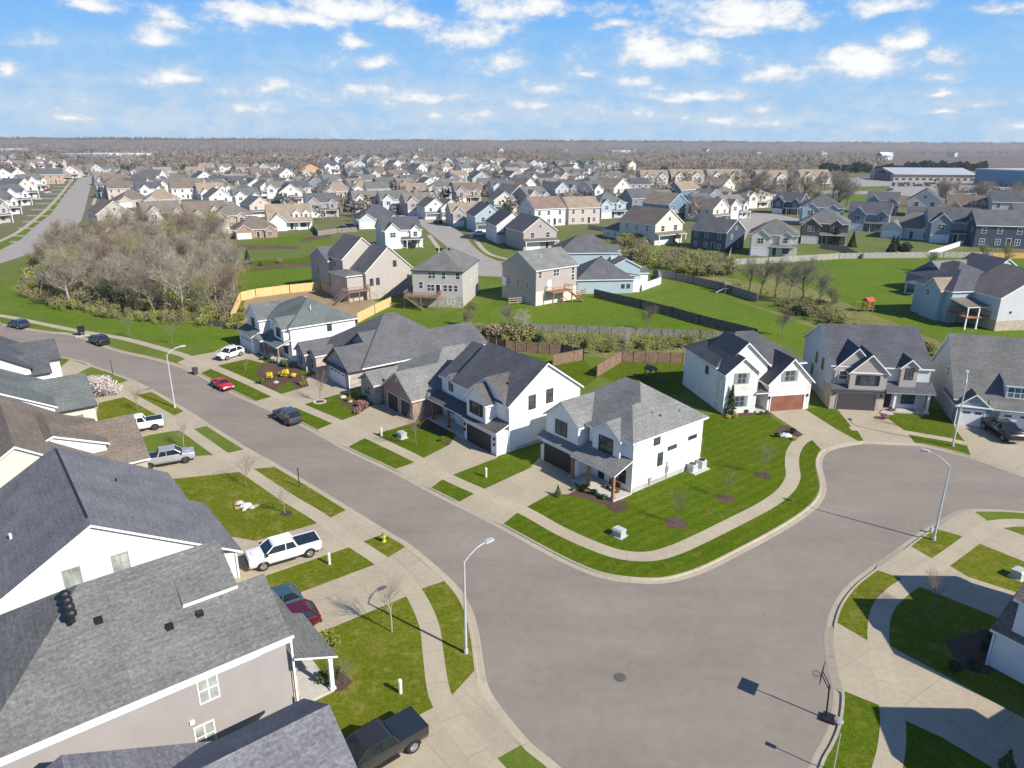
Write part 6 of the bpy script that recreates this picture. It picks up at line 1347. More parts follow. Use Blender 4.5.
onroad(vehicle('suv', 'parked_car', 'car', 'black estate car with black roof at the kerb by the dark mailbox pedestal', (87, 338), (113, 348.5), C_BLACK, sc=1.02))
onroad(vehicle('suv', 'parked_car', 'car', 'dark blue estate car parked farthest left along the street', (7, 324), (32, 330), C_BLUE))
vehicle('suv', 'parked_car', 'car', 'white estate car parked on the driveway of the blue-white porch house', (216, 362), (244, 353), C_WHITE)
for px, k, m, nm, lab in [(((404, 247), (415, 248.5)), 'suv', C_BLACK, 'car', 'black car before the white charcoal-roofed house on the middle street'), (((474, 236), (486, 236)), 'pickup', C_WHITE, 'pickup', 'small white pickup in a driveway on the middle street'), (((338, 229.5), (347, 230)), 'suv', C_BLACK, 'car', 'black car at the low grey house garage, left of the middle street'), (((352, 229), (362, 229)), 'suv', C_DGREY, 'car', 'dark grey car beside the black one at the low grey house'),
    (((434, 223), (442, 224)), 'suv', C_DGREY, 'car', 'dark car in the driveway at the top of the middle street'), (((463, 238), (471, 238.5)), 'sedan', C_SLATE, 'car', 'dark low car left of the small white pickup'), (((43, 200), (32, 200)), 'sedan', C_WHITE, 'car', 'white car on a far-left street driveway'), (((42, 191), (53, 191)), 'suv', C_RED, 'car', 'bright red van-like car on the far-left street driveway'), (((42, 193.2), (53, 193.2)), 'sedan', C_WHITE, 'car', 'white car just before the bright red one'), (((94, 196.5), (100, 195.5)), 'suv', C_BLUE, 'car', 'dark blue car right of the far-left street'), (((887, 190.5), (893, 190.5)), 'suv', C_BLACK, 'car', 'black car on the far right road')]:
    vehicle(k, 'parked_car' if nm == 'car' else 'pickup_truck', nm, lab, px[0], px[1], m)
rc = random.Random(8); pal = [(C_WHITE, 'white'), (C_WHITE, 'white'), (C_SILVER, 'silver'), (C_BLACK, 'black'), (C_DGREY, 'dark grey'), (C_RED, 'red'), (C_BLUE, 'dark blue'), (C_TEAL, 'blue-grey')]
def lot(y, x0, x1, step, where):
    x = x0
    while x < x1:
        if rc.random() < .82:
            m, c = rc.choice(pal); vehicle(rc.choice(['suv', 'sedan', 'suv']), 'parked_car', 'car', '%s car parked in the %s of the school car park' % (c, where), (x, y-.18), (x+.4, y+.18), m, 'cars in the school car park, %s, %s' % (c, where))
        x += step
lot(184.2, 893, 940, 2.9, 'row nearest the school'); lot(186.2, 893, 940, 3.0, 'second row'); lot(190.2, 962, 1024, 3.6, 'right-hand middle row'); lot(192.8, 955, 1024, 3.8, 'right-hand front row'); lot(196.3, 965, 1024, 4.0, 'row beside the bare trees')
# ---------------------------------------------------------------- street furniture
M_POLE = plain('galvanised_pole', (.58, .59, .60), .45, .06, 3, .3); M_LENS = plain('lamp_lens', (.75, .76, .74), .3, .04)
def lamp(px, py, aim, label, H=7.4):
    X, Y = G(px, py); r = empty('street_lamp', (X, Y, 0), aim); tag(r, label, 'street lamp', 'street lamps along the streets')
    m = MB(); m.tube((0, 0, 0), (0, 0, H), .11, .065, 10); m.tube((0, 0, 0), (0, 0, .35), .17, .15, 10); m.build('pole', M_POLE, r)
    m = MB(); pts = [(0, 0, H-.05), (.5, 0, H+.35), (1.1, 0, H+.68), (1.75, 0, H+.82)]
    for a, c in zip(pts, pts[1:]): m.tube(a, c, .045, .04, 8)
    m.build('arm', M_POLE, r)
    m = MB(); m.prism([(1.7, H+.77), (2.45, H+.79), (2.5, H+.84), (2.3, H+.93), (1.8, H+.91)], 'y', -.15, .15); o = m.build('lamp_head', M_POLE, r)
    m = MB(); m.box(1.85, -.11, H+.73, 2.4, .11, H+.768); m.build('lens', M_LENS, o)
lamp(466, 653, R(39), 'street lamp on the lower left verge, arm reaching over the road'); lamp(933.5, 540, R(140), 'street lamp on the right verge, arm reaching over the cul-de-sac'); lamp(175, 407.5, R(39), 'street lamp on the left verge of the straight street'); lamp(952.5, 446, R(60), 'street lamp standing before the white garage doors at the cul-de-sac', 7.9)
def obj1(name, mb, mat, px, py, rz, label, cat, group=None, z=0, uv=False):
    X, Y = G(px, py); o = mb.build(name, mat, uv=uv); o.location = (X, Y, z); o.rotation_euler = (0, 0, rz); return tag(o, label, cat, group)
def thing(name, px, py, rz, label, cat, group=None, z=0):
    X, Y = G(px, py); r = empty(name, (X, Y, z), rz); return tag(r, label, cat, group)
# hydrant
r = thing('fire_hydrant', 384, 541.5, .4, 'yellow fire hydrant with green cap on the small verge', 'hydrant')
M_HY = plain('yellow_hydrant_paint', (.62, .50, .05), .5, .1); M_HG = plain('green_hydrant_cap', (.06, .25, .10), .5, .1)
m = MB(); m.lathe([(.2, 0), (.2, .06), (.14, .08), (.13, .62), (.17, .64), (.17, .69)], 12); m.build('barrel', M_HY, r)
m = MB(); m.lathe([(.16, .69), (.14, .8), (.07, .88), (.04, .95), (.0, .95)], 12); m.build('cap', M_HG, r)
m = MB(); m.tube((-.24, 0, .5), (.24, 0, .5), .06, .06, 8); m.tube((0, -.22, .45), (0, 0, .45), .08, .08, 8); m.build('nozzle', M_HY, r)
# small utility posts
M_PED = plain('pale_utility_plastic', (.62, .62, .56), .6, .05)
for x, y, lab in [(329.5, 564, 'pale utility post beside the white pickup driveway'), (400.5, 693, 'pale utility post on the lawn by the black pickup'), (381.5, 436, 'pale utility post at the brick house driveway edge'), (486, 477, 'pale leaning utility post on the lawn between the two white houses')]:
    m = MB(); m.lathe([(.13, 0), (.13, .85), (.15, .87), (.15, 1.0), (.10, 1.08), (0, 1.08)], 12); obj1('utility_post', m, M_PED, x, y, 0, lab, 'utility post', 'pale utility posts')
M_BOXG = plain('grey_green_utility_paint', (.40, .44, .40), .5, .08); M_BOXL = plain('pale_lid_paint', (.46, .49, .48), .5, .06)
def ubox(x, y, rz, lab, s=1.0):
    r = thing('utility_box', x, y, rz, lab, 'utility box', 'green-grey utility boxes'); r.scale = (s*.8, s*.8, s*.85)
    m = MB(); m.box(-.6, -.5, 0, .6, .5, .7); m.build('cabinet', M_BOXG, r); m = MB(); m.prism([(-.56, .7), (.54, .7), (.54, .82), (-.40, .92)], 'x', -.64, .64); m.build('lid', M_BOXL, r); m = MB(); m.box(-.8, -.7, -.05, .8, .7, .06); m.build('pad', P_CONC, r)
ubox(619, 535.5, R(-45), 'utility box on the corner lawn'); ubox(402, 437.5, R(-50), 'utility box on the lawn before the brick house'); ubox(1018, 577, R(30), 'utility box at the right edge lawn'); 
# rock feature with white boulders
M_ROCK = plain('pale_boulder_stone', (.50, .47, .42), .9, .2, 3); M_ROCKT = plain('teal_white_boulder_stone', (.56, .62, .60), .8, .15, 3); M_ROCKB = plain('brown_boulder_stone', (.30, .22, .14), .9, .25, 3)
def rock(seed, s):
    rr = random.Random(seed); m = MB(); n = 8; prof = [(0, .0), (.9, .05), (1.05, .35), (.8, .7), (.4, .9), (0, .95)]
    vs = []
    for q, z in prof:
        for k in range(n): a = 2*PI*k/n; f = rr.uniform(.8, 1.2); vs.append((q*s*f*math.cos(a), q*s*f*math.sin(a)*.8, z*s*rr.uniform(.85, 1.1)*.8))
    fs = [(i*n+k, i*n+(k+1) % n, (i+1)*n+(k+1) % n, (i+1)*n+k) for i in range(len(prof)-1) for k in range(n)]
    m.add(vs, fs); return m
for i, (x, y, s, mt, lab) in enumerate([(246, 507, .62, M_ROCKT, 'largest pale teal-white boulder in the lawn rock group'), (239, 504, .42, M_ROCK, 'tall cream boulder at the back of the lawn rock group'), (252, 508, .36, M_ROCK, 'cream boulder at the right of the lawn rock group'), (237, 508.5, .30, M_ROCKB, 'brown boulder at the left of the lawn rock group'), (256, 506.5, .34, M_ROCKB, 'brown boulder at the right end of the lawn rock group'), (244, 510.5, .26, M_ROCK, 'smallest cream boulder in front of the lawn rock group'),
      (785, 437, .72, M_ROCKT, 'pale boulder beside the dark shrubs near the cul-de-sac'), (343, 398, .5, M_ROCK, 'left pale stone edging the ranch garden bed'), (350, 402, .45, M_ROCK, 'right pale stone edging the ranch garden bed'), (276, 383, .45, M_ROCK, 'pale stone among the yellow forsythia')]):
    obj1('boulder', rock(i, s), mt, x, y, i, lab, 'boulder')
m = MB()
for k in range(16): a = 2*PI*k/16; m.box(.75*math.cos(a)-.13, .75*math.sin(a)-.13, 0, .75*math.cos(a)+.13, .75*math.sin(a)+.13, .1)
obj1('stone_ring', m, M_ROCK, 320, 402, 0, 'white stone ring around the young tree before the ranch', 'stone ring')
# bins and mailbox pedestal
r = thing('wheelie_bin', 195.5, 373.5, R(39), 'dark grey wheeled bin standing at the kerb by the driveway', 'bin', z=-.1)
M_BIN = plain('dark_bin_plastic', (.05, .05, .052), .6, .1); m = MB(); m.prism([(-.28, 0), (.28, 0), (.36, .95), (-.36, .95)], 'y', -.33, .33); m.build('body', M_BIN, r); m = MB(); m.prism([(-.42, .95), (.40, .95), (.40, 1.0), (-.36, 1.08)], 'y', -.37, .37); m.build('lid', M_BIN, r)
for sg in (-1, 1): m = MB(); m.tube((-.3, sg*.26, .12), (-.3, sg*.34, .12), .12, .12, 10); m.build('wheel', V_TYRE, r)
r = thing('mailbox_pedestal', 82, 335.5, R(39), 'dark cluster mailbox on two legs by the sidewalk, left street', 'mailbox')
m = MB(); m.box(-.55, -.35, .65, .55, .35, 1.6); m.prism([(-.42, 1.6), (.42, 1.6), (0, 1.8)], 'x', -.62, .62); m.build('box', P_BLACK, r); m = MB(); m.box(-.4, -.1, 0, -.25, .1, .65); m.box(.25, -.1, 0, .4, .1, .65); m.build('leg', P_BLACK, r); m = MB(); m.box(-1.2, -1.1, -.05, 1.2, .8, .03); m.build('pad', P_CONC, r)
# thin posts
for x, y, h_, lab in [(299.5, 487, 2.2, 'thin dark marker post on the verge of the left street'), (113, 374.5, 2.2, 'thin dark marker post on the far verge near the blossom tree')]:
    m = MB(); m.box(-.04, -.04, 0, .04, .04, h_); m.box(-.05, -.012, h_-.5, .05, .012, h_-.02); obj1('marker_post', m, P_BLACK, x, y, R(40), lab, 'post', 'thin marker posts')
r = thing('street_sign', 833, 772, R(-33), 'grey street sign post seen edge-on at the bottom kerb', 'sign')
m = MB(); m.tube((0, 0, 0), (0, 0, 2.75), .035, .035, 8); m.build('post', M_POLE, r); m = MB(); m.box(-.015, -.16, 2.3, .015, .16, 2.75); m.build('plate', P_METAL, r)
m = MB(); m.box(-.1, -.1, 0, .1, .1, .5); obj1('utility_post', m, M_POLE, 931, 532, .3, 'small grey stub post beside the right street lamp', 'utility post')
m = MB(); m.lathe([(.42, .0), (.42, .012), (.36, .014), (0, .014)], 20); obj1('manhole_cover', m, plain('cast_iron_cover', (.10, .095, .09), .8, .2, 5), 620, 676, 0, 'round iron manhole cover in the middle of the wide road bend', 'manhole cover', z=-.118)
# portable basketball hoop at the kerb
bx, by = G(826, 717); hz = math.atan2(G(800, 707)[1]-by, G(800, 707)[0]-bx)
r = empty('basketball_hoop', (bx, by, -.1), hz); tag(r, 'portable basketball hoop with dark and white base standing at the lower right kerb', 'basketball hoop')
m = MB(); m.prism([(.25, 0), (-.55, 0), (-.5, .2), (.2, .2)], 'y', -.38, .38); m.build('base', P_BLACK, r); m = MB(); m.lathe([(.0, .1), (.30, .1), (.32, .2), (.24, .3), (0, .34)], 12, (-.7, 0)); m.build('weight_bag', plain('grey_weight_bag', (.27, .27, .26), .7, .1), r)
m = MB(); m.tube((0, 0, .1), (.12, 0, 2.5), .055, .05, 8); m.tube((.12, 0, 2.2), (.62, 0, 3.0), .035, .035, 6); m.tube((.12, 0, 2.5), (.62, 0, 3.3), .035, .035, 6); m.build('pole', P_BLACK, r)
m = MB(); m.box(.62, -.62, 2.75, .66, .62, 3.6); m.build('backboard', P_BLACK, r)
m = MB()
for k in range(16): a, c = 2*PI*k/16, 2*PI*(k+1)/16; m.tube((.95+.23*math.cos(a), .23*math.sin(a), 3.0), (.95+.23*math.cos(c), .23*math.sin(c), 3.0), .016, .016, 5)
m.build('rim', P_DOORR, r); m = MB()
for k in range(10): a = 2*PI*k/10; m.tube((.95+.22*math.cos(a), .22*math.sin(a), 3.0), (.95+.13*math.cos(a+.3), .13*math.sin(a+.3), 2.6), .012, .012, 4)
m.build('net', T_WHITE, r)
# air conditioners at the corner house
for i, (x, y, lab) in enumerate([(692, 471.5, 'left air conditioner unit on the pad beside the corner house'), (701, 467.5, 'right air conditioner unit on the pad beside the corner house')]):
    r = thing('air_conditioner', x, y, R(-51.5), lab, 'air conditioner', 'air conditioners by the corner house', .1); m = MB(); m.box(-.42, -.42, 0, .42, .42, .85); m.build('cabinet', M_BOXL, r); m = MB(); m.lathe([(.36, .85), (.36, .89), (.1, .9), (0, .9)], 12); m.build('fan_grille', P_BLACK, r)
m = MB(); m.box(-1.3, -.75, 0, 1.3, .75, .1); obj1('concrete_pad', m, P_CONC, 697, 470, R(38), 'concrete pad carrying two air conditioners beside the corner house', 'pad')
m = MB(); m.prism([(-.3, 0), (.3, 0), (.36, .9), (-.36, .9)], 'y', -.35, .35); m.prism([(-.4, .9), (.4, .9), (.35, 1.05), (-.35, .98)], 'y', -.38, .38); obj1('wheelie_bin', m, M_BIN, 509, 447, R(-50), 'dark bin in the shade beside the charcoal-roofed house wall', 'bin')
m = MB(); m.prism([(-.3, 0), (.3, 0), (.36, .9), (-.36, .9)], 'y', -.35, .35); m.prism([(-.4, .9), (.4, .9), (.35, 1.05), (-.35, .98)], 'y', -.38, .38); obj1('wheelie_bin', m, M_BIN, 514, 444.5, R(-50), 'second dark bin further back beside the same white wall', 'bin')
# ---------------------------------------------------------------- fences
F_RED = plain('red_brown_fence_wood', (.235, .15, .105), .85, .3, 2); F_GREY = plain('weathered_grey_fence_wood', (.245, .22, .20), .9, .3, 2); F_DARK = plain('dark_weathered_fence_wood', (.15, .13, .112), .9, .3, 2); F_YEL = plain('new_yellow_fence_wood', (.66, .48, .22), .8, .15, 2); F_TAN = plain('tan_rail_fence_wood', (.42, .34, .26), .85, .2, 2); F_PALE = plain('pale_board_fence', (.37, .35, .315), .8, .15, 2); F_VINYL = plain('white_vinyl_fence', (.78, .78, .76), .5, .04); F_ORANGE = plain('orange_new_fence', (.60, .33, .12), .8, .15, 2)
def fence(px, mat, label, Hh=1.8, rail=False, step=.16):
    P = gp(px); r = empty('fence', (P[0][0], P[0][1], 0)); tag(r, label, 'fence'); ox, oy = P[0]
    pan = MB(); po = MB(); rl = MB(); rr = random.Random(len(label)); npst = 0
    for a, c in zip(P, P[1:]):
        d = Vector((c[0]-a[0], c[1]-a[1])); ln = d.length; d.normalize(); nx, ny = -d.y, d.x
        k = int(ln/2.4)+1
        for i in range(k+1):
            x = a[0]+d.x*ln*i/k-ox; y = a[1]+d.y*ln*i/k-oy
            if npst < 98:
                q = MB(); q.box(x-.07, y-.07, -.1, x+.07, y+.07, Hh+.08); q.build('post', mat, r); npst += 1
        if rail:
            for z in (.35, .85, 1.35):
                A_, B2 = (a[0]-ox, a[1]-oy), (c[0]-ox, c[1]-oy)
                rl.add([(A_[0]-nx*.03, A_[1]-ny*.03, z), (B2[0]-nx*.03, B2[1]-ny*.03, z), (B2[0]-nx*.03, B2[1]-ny*.03, z+.16), (A_[0]-nx*.03, A_[1]-ny*.03, z+.16), (A_[0]+nx*.03, A_[1]+ny*.03, z), (B2[0]+nx*.03, B2[1]+ny*.03, z), (B2[0]+nx*.03, B2[1]+ny*.03, z+.16), (A_[0]+nx*.03, A_[1]+ny*.03, z+.16)], [(0, 1, 2, 3), (5, 4, 7, 6), (3, 2, 6, 7), (1, 0, 4, 5)])
        else:
            n = int(ln/step)
            for i in range(n):
                t0 = ln*i/n; t1 = ln*(i+.93)/n; h2 = Hh+rr.uniform(-.03, .03); w = rr.uniform(-.006, .006)
                x0, y0 = a[0]+d.x*t0-ox, a[1]+d.y*t0-oy; x1, y1 = a[0]+d.x*t1-ox, a[1]+d.y*t1-oy; o0, o1 = w-.012, w+.012
                pan.add([(x0+nx*o0, y0+ny*o0, .03), (x1+nx*o0, y1+ny*o0, .03), (x1+nx*o0, y1+ny*o0, h2), (x0+nx*o0, y0+ny*o0, h2), (x0+nx*o1, y0+ny*o1, .03), (x1+nx*o1, y1+ny*o1, .03), (x1+nx*o1, y1+ny*o1, h2), (x0+nx*o1, y0+ny*o1, h2)], [(0, 1, 2, 3), (5, 4, 7, 6), (3, 2, 6, 7), (0, 3, 7, 4), (1, 5, 6, 2)])
    if rail: rl.build('rail', mat, r)
    else: pan.build('board_panel', mat, r)
fence([(597, 377), (621.5, 362), (683, 364)], F_RED, 'red-brown board fence closing the yard behind the corner house', 1.9)
fence([(553, 366), (583, 360), (562, 355), (505, 351), (480, 346)], F_RED, 'red-brown board fence behind the charcoal-roofed white house', 1.9)
fence([(500, 330), (520, 331), (600, 334), (700, 338.5), (740, 341)], F_GREY, 'long weathered grey fence running along the swale', 1.5)
fence([(594, 297), (640, 308), (672, 316), (699, 324), (757, 339)], F_DARK, 'long dark fence running diagonally across the back fields', 1.9)
fence([(653, 276), (676, 280), (693, 283.5), (720, 290), (757, 302)], F_GREY, 'grey board fence curving behind the white vinyl yard', 1.9)
fence([(642, 291), (661, 284), (658, 277)], F_VINYL, 'white vinyl fence beside the pale blue house', 1.8, False, .3)
fence([(733, 265), (768, 263.5), (839, 259), (863, 258.5), (943, 257.5), (992, 258)], F_PALE, 'long pale board fence along the far side of the right-hand field', 1.8, False, .3)
fence([(992, 258.5), (1035, 258.5)], F_ORANGE, 'orange new wood fence at the right edge', 1.8, False, .3)
fence([(928, 256.5), (963, 245)], F_VINYL, 'white slatted fence running back from the pale board fence', 1.7, False, .6)
fence([(985, 246), (1000, 243)], F_VINYL, 'short white fence panel beside the navy house', 1.7, False, .4)
fence([(820, 248), (846, 252), (862, 259)], F_GREY, 'grey fence beside the dark brown house yard', 1.6, False, .3)
fence([(509, 305), (536, 302.5)], F_TAN, 'short tan rail fence left of the taupe house', 1.5, True); fence([(576, 297), (594, 292)], F_TAN, 'short tan rail fence right of the taupe house', 1.5, True)
fence([(232, 322), (241, 301), (256, 297.5), (290, 293), (321, 290)], F_YEL, 'new yellow wood fence around the blue-white porch house yard', 2.0)
fence([(358, 323), (375, 314), (391, 306)], F_YEL, 'short new yellow fence between the grey roof and the slate roof', 2.0); fence([(321, 290), (333, 295)], F_YEL, 'yellow fence end joining the tan house deck', 2.0)
fence([(318, 236), (338, 233), (357, 232)], F_GREY, 'grey board fence behind the low grey house', 1.9, False, .3); fence([(312, 228), (318, 236)], F_DARK, 'short dark fence returning beside the tan-roofed white house', 1.8)
fence([(588, 229), (610, 232), (634, 223)], F_PALE, 'pale fence beside the cream house green yard', 1.8, False, .3); fence([(643, 246), (668, 241)], F_TAN, 'tan board fence in front of the cream gabled house', 1.7, False, .3)
fence([(728, 262), (733, 246)], F_PALE, 'pale fence running back beside the navy house', 1.7, False, .3); fence([(205, 325), (228, 328), (238, 330)], F_DARK, 'low dark fence by the wooded lot corner', 1.0)
# playthings
def swing(px, py, rz, label, mats, sc=1.0):
    r = thing('playset', px, py, rz, label, 'playset'); r.scale = (sc,)*3; wd, rf, sl = mats
    m = MB()
    for x in (-.7, .7):
        for y in (-.7, .7): m.box(x-.07, y-.07, 0, x+.07, y+.07, 2.4)
    m.box(-.8, -.8, 1.2, .8, .8, 1.3); m.tube((.7, 0, 2.3), (3.6, 0, 2.3), .07, .07, 6); m.tube((3.6, 0, 2.3), (3.9, -1, 0), .06, .06, 6); m.tube((3.6, 0, 2.3), (3.9, 1, 0), .06, .06, 6); m.build('frame', wd, r)
    m = MB(); m.prism([(-1, 2.35), (1, 2.35), (0, 3.1)], 'x', -1, 1); m.build('canopy', rf, r)
    m = MB(); m.prism([(-.8, 1.3), (-.8, 1.2), (-3.0, .1), (-3.0, .25)], 'y', -.3, .3); m.build('slide', sl, r)
    for x in (1.7, 2.8): m = MB(); m.tube((x, -.2, 2.3), (x, -.2, .5), .012, .012, 4); m.tube((x, .2, 2.3), (x, .2, .5), .012, .012, 4); m.box(x-.12, -.24, .45, x+.12, .24, .5); m.build('swing_seat', V_TRIM, r)
swing(867, 311.5, R(200), 'red and blue playset with slide on the right-hand field', (plain('red_playset_wood', (.36, .10, .05), .7, .2), plain('red_canopy', (.48, .07, .04), .7, .1), plain('blue_slide', (.08, .16, .32), .4, .1)), 1.0)
swing(726, 293, R(10), 'dark swing set on the lawn before the grey fence', (F_DARK, F_DARK, M_BOXG), .9)
swing(650, 381, R(-51), 'dark roofed playset in the fenced yard behind the corner house', (plain('brown_playset_wood', (.13, .08, .05), .8, .2), V_TRIM, V_TRIM), .8)
r = thing('satellite_dish', 840, 315, 0, 'small white garden tank on the field edge by the bushes', 'tank') if False else None
SUN_E = 5.0; EXPO = .45; HAZE = 0.00009
LOW0 = (.33, .465, .62); LOW1 = (.30, .455, .64); LOW2 = (.215, .415, .67); LOW3 = (.112, .33, .70); CLOUD = (.72, .735, .755)
# ---------------------------------------------------------------- sky, sun, air, camera
w = bpy.data.worlds.new('World'); SC.world = w; w.use_nodes = True; nt = w.node_tree
bg = nt.nodes['Background']
SUN_AZ = R(-35.2); SUN_EL = R(37.1)
sun_dir = Vector((math.cos(SUN_AZ)*math.cos(SUN_EL), math.sin(SUN_AZ)*math.cos(SUN_EL), math.sin(SUN_EL)))
sky = N(nt, 'ShaderNodeTexSky', sky_type='NISHITA'); sky.sun_disc = False; sky.sun_elevation = SUN_EL; sky.sun_rotation = math.atan2(sun_dir.x, sun_dir.y); sky.altitude = 300; sky.air_density = 1.0; sky.dust_density = .35; sky.ozone_density = 3.0
tc = N(nt, 'ShaderNodeTexCoord'); dirv = tc.outputs['Generated']
nrm = N(nt, 'ShaderNodeVectorMath', operation='NORMALIZE'); L(nt, dirv, nrm.inputs[0])
sx = N(nt, 'ShaderNodeSeparateXYZ'); L(nt, nrm.outputs[0], sx.inputs[0])
az = N(nt, 'ShaderNodeMath', operation='ARCTAN2'); L(nt, sx.outputs[0], az.inputs[0]); L(nt, sx.outputs[1], az.inputs[1])
el = N(nt, 'ShaderNodeMath', operation='ARCSINE'); L(nt, sx.outputs[2], el.inputs[0])
cb = N(nt, 'ShaderNodeCombineXYZ'); L(nt, az.outputs[0], cb.inputs[0]); L(nt, el.outputs[0], cb.inputs[1])
mp = N(nt, 'ShaderNodeMapping'); mp.inputs['Scale'].default_value = (1, 1.7, 1); L(nt, cb.outputs[0], mp.inputs[0])
wrp = N(nt, 'ShaderNodeTexNoise'); wrp.inputs['Scale'].default_value = 22; wrp.inputs['Detail'].default_value = 4; L(nt, mp.outputs[0], wrp.inputs['Vector'])
wv = N(nt, 'ShaderNodeVectorMath', operation='MULTIPLY_ADD'); L(nt, wrp.outputs['Color'], wv.inputs[0]); wv.inputs[1].default_value = (.05, .022, 0); wv.inputs[2].default_value = (-.025, -.011, 0)
wp = N(nt, 'ShaderNodeVectorMath', operation='ADD'); L(nt, wv.outputs[0], wp.inputs[0]); L(nt, cb.outputs[0], wp.inputs[1])
def wn(scale, detail, rough, off=0.0):
    n = N(nt, 'ShaderNodeTexNoise'); n.inputs['Scale'].default_value = scale; n.inputs['Detail'].default_value = detail; n.inputs['Roughness'].default_value = rough
    m = N(nt, 'ShaderNodeVectorMath', operation='ADD'); L(nt, mp.outputs[0], m.inputs[0]); m.inputs[1].default_value = (off, off*.7, 0); L(nt, m.outputs[0], n.inputs['Vector']); return n.outputs['Fac']
n1 = wn(20, 7, .66); n2 = wn(9, 4, .6, 3.1); n3 = wn(46, 6, .66, 7.7)
CL = [(90,4,30,10,1),(27,42,14,5,.25),(13,70,15,8,1),(175,79,27,10,1),(153,41,32,9,.7),(250,15,42,15,1),(300,20,50,13,1),(345,10,58,20,1),(405,24,30,14,1),(165,12,18,9,.55),(190,26,34,9,.45),(356,42,14,8,.9),(380,63,14,9,.95),(470,36,40,16,1),(505,10,36,18,1),(500,65,24,10,.75),(272,90,46,10,.6),(280,86,20,10,.75),(372,90,28,8,.7),(400,96,70,11,.5),(440,98,60,10,.45),(70,117,24,6,.55),(260,112,30,6,.55),(475,116,24,9,.6),(430,118,20,7,.5),(25,105,60,8,.25),(110,80,60,6,.25),(300,62,26,8,.3),(120,120,90,8,.22),
 (530,12,32,15,1),(667,57,66,17,1),(645,48,26,14,1),(748,18,66,20,1),(720,30,40,12,.9),(885,8,30,12,.95),(865,67,56,16,1),(840,60,24,12,.95),(902,44,18,15,1),(937,76,18,7,.9),(937,58,22,10,.6),(941,93,11,5,.8),(695,95,46,7,.9),(632,83,24,10,.7),(769,75,22,10,.8),(542,88,22,9,.75),(537,105,24,7,.7),(757,110,10,5,.65),(684,118,7,5,.7),(722,120,24,6,.6),(880,127,20,5,.6),(810,118,14,6,.55),(937,112,12,3.5,.6),(614,25,14,6,.5),(1015,128,14,5,.6),(650,10,60,10,.35),(800,60,30,10,.35),(560,115,40,8,.4),(640,115,40,7,.35),(760,122,30,5,.4),(980,103,20,3,.4),(1010,8,40,6,.4),(585,75,10,6,.5),(655,86,8,4,.8)]
def cdir(x, y):
    r = ray(x, y); return math.atan2(r[0], r[1]), math.atan2(r[2], math.hypot(r[0], r[1]))
acc = None
for (x, y, rx, ry, wgt) in CL:
    a0, e0 = cdir(x, y); ax, _ = cdir(x+rx, y); _, ey = cdir(x, y-ry); wa = abs(ax-a0)*1.12; we = abs(ey-e0)*1.12
    s = N(nt, 'ShaderNodeVectorMath', operation='MULTIPLY_ADD'); L(nt, wp.outputs[0], s.inputs[0]); s.inputs[1].default_value = (1/wa, 1/we, 0); s.inputs[2].default_value = (-a0/wa, -e0/we, 0)
    s2 = N(nt, 'ShaderNodeVectorMath', operation='MULTIPLY'); L(nt, s.outputs[0], s2.inputs[0]); s2.inputs[1].default_value = (-1, -1.8, 0)
    s3 = N(nt, 'ShaderNodeVectorMath', operation='MAXIMUM'); L(nt, s.outputs[0], s3.inputs[0]); L(nt, s2.outputs[0], s3.inputs[1]); s = s3
    ln = N(nt, 'ShaderNodeVectorMath', operation='LENGTH'); L(nt, s.outputs[0], ln.inputs[0])
    q = N(nt, 'ShaderNodeMath', operation='MULTIPLY_ADD'); L(nt, ln.outputs['Value'], q.inputs[0]); q.inputs[1].default_value = -wgt*.9; q.inputs[2].default_value = wgt*1.22
    if acc is None: acc = q.outputs[0]
    else:
        m = N(nt, 'ShaderNodeMath', operation='SMOOTH_MAX' if False else 'MAXIMUM'); L(nt, acc, m.inputs[0]); L(nt, q.outputs[0], m.inputs[1]); acc = m.outputs[0]
# clouds continue over the rest of the sky
def M2(op, a, b, c=None):
    n = N(nt, 'ShaderNodeMath', operation=op)
    for i, v in enumerate((a, b) if c is None else (a, b, c)):
        if isinstance(v, (int, float)): n.inputs[i].default_value = v
        else: L(nt, v, n.inputs[i])
    return n.outputs[0]
d1 = M2('MULTIPLY_ADD', n1, 2.7, -1.38); d2 = M2('MULTIPLY_ADD', n3, 1.1, -.56)
hi = M2('MULTIPLY', M2('MULTIPLY_ADD', el.outputs[0], 6.0, -1.2), 1.0); hi = M2('MINIMUM', M2('MAXIMUM', hi, 0.0), .2)
accg = M2('MAXIMUM', acc, M2('ADD', -.30, M2('MULTIPLY', hi, n2)))
dens = M2('ADD', accg, M2('ADD', d1, d2))
cov = N(nt, 'ShaderNodeMapRange', interpolation_type='SMOOTHSTEP'); cov.inputs[1].default_value = -.18; cov.inputs[2].default_value = .95; L(nt, dens, cov.inputs[0])
thin = N(nt, 'ShaderNodeMapRange', interpolation_type='SMOOTHSTEP'); thin.inputs[1].default_value = -.6; thin.inputs[2].default_value = .3; thin.inputs[4].default_value = .38; L(nt, dens, thin.inputs[0])
covt = M2('MAXIMUM', cov.outputs[0], M2('MULTIPLY', thin.outputs[0], M2('MAXIMUM', M2('MULTIPLY_ADD', el.outputs[0], -7.0, 1.25), .12)))
shade = N(nt, 'ShaderNodeMapRange'); shade.inputs[1].default_value = .25; shade.inputs[2].default_value = 1.1; shade.inputs[3].default_value = .80; shade.inputs[4].default_value = 1.0; L(nt, dens, shade.inputs[0])
SKY_STR = .088
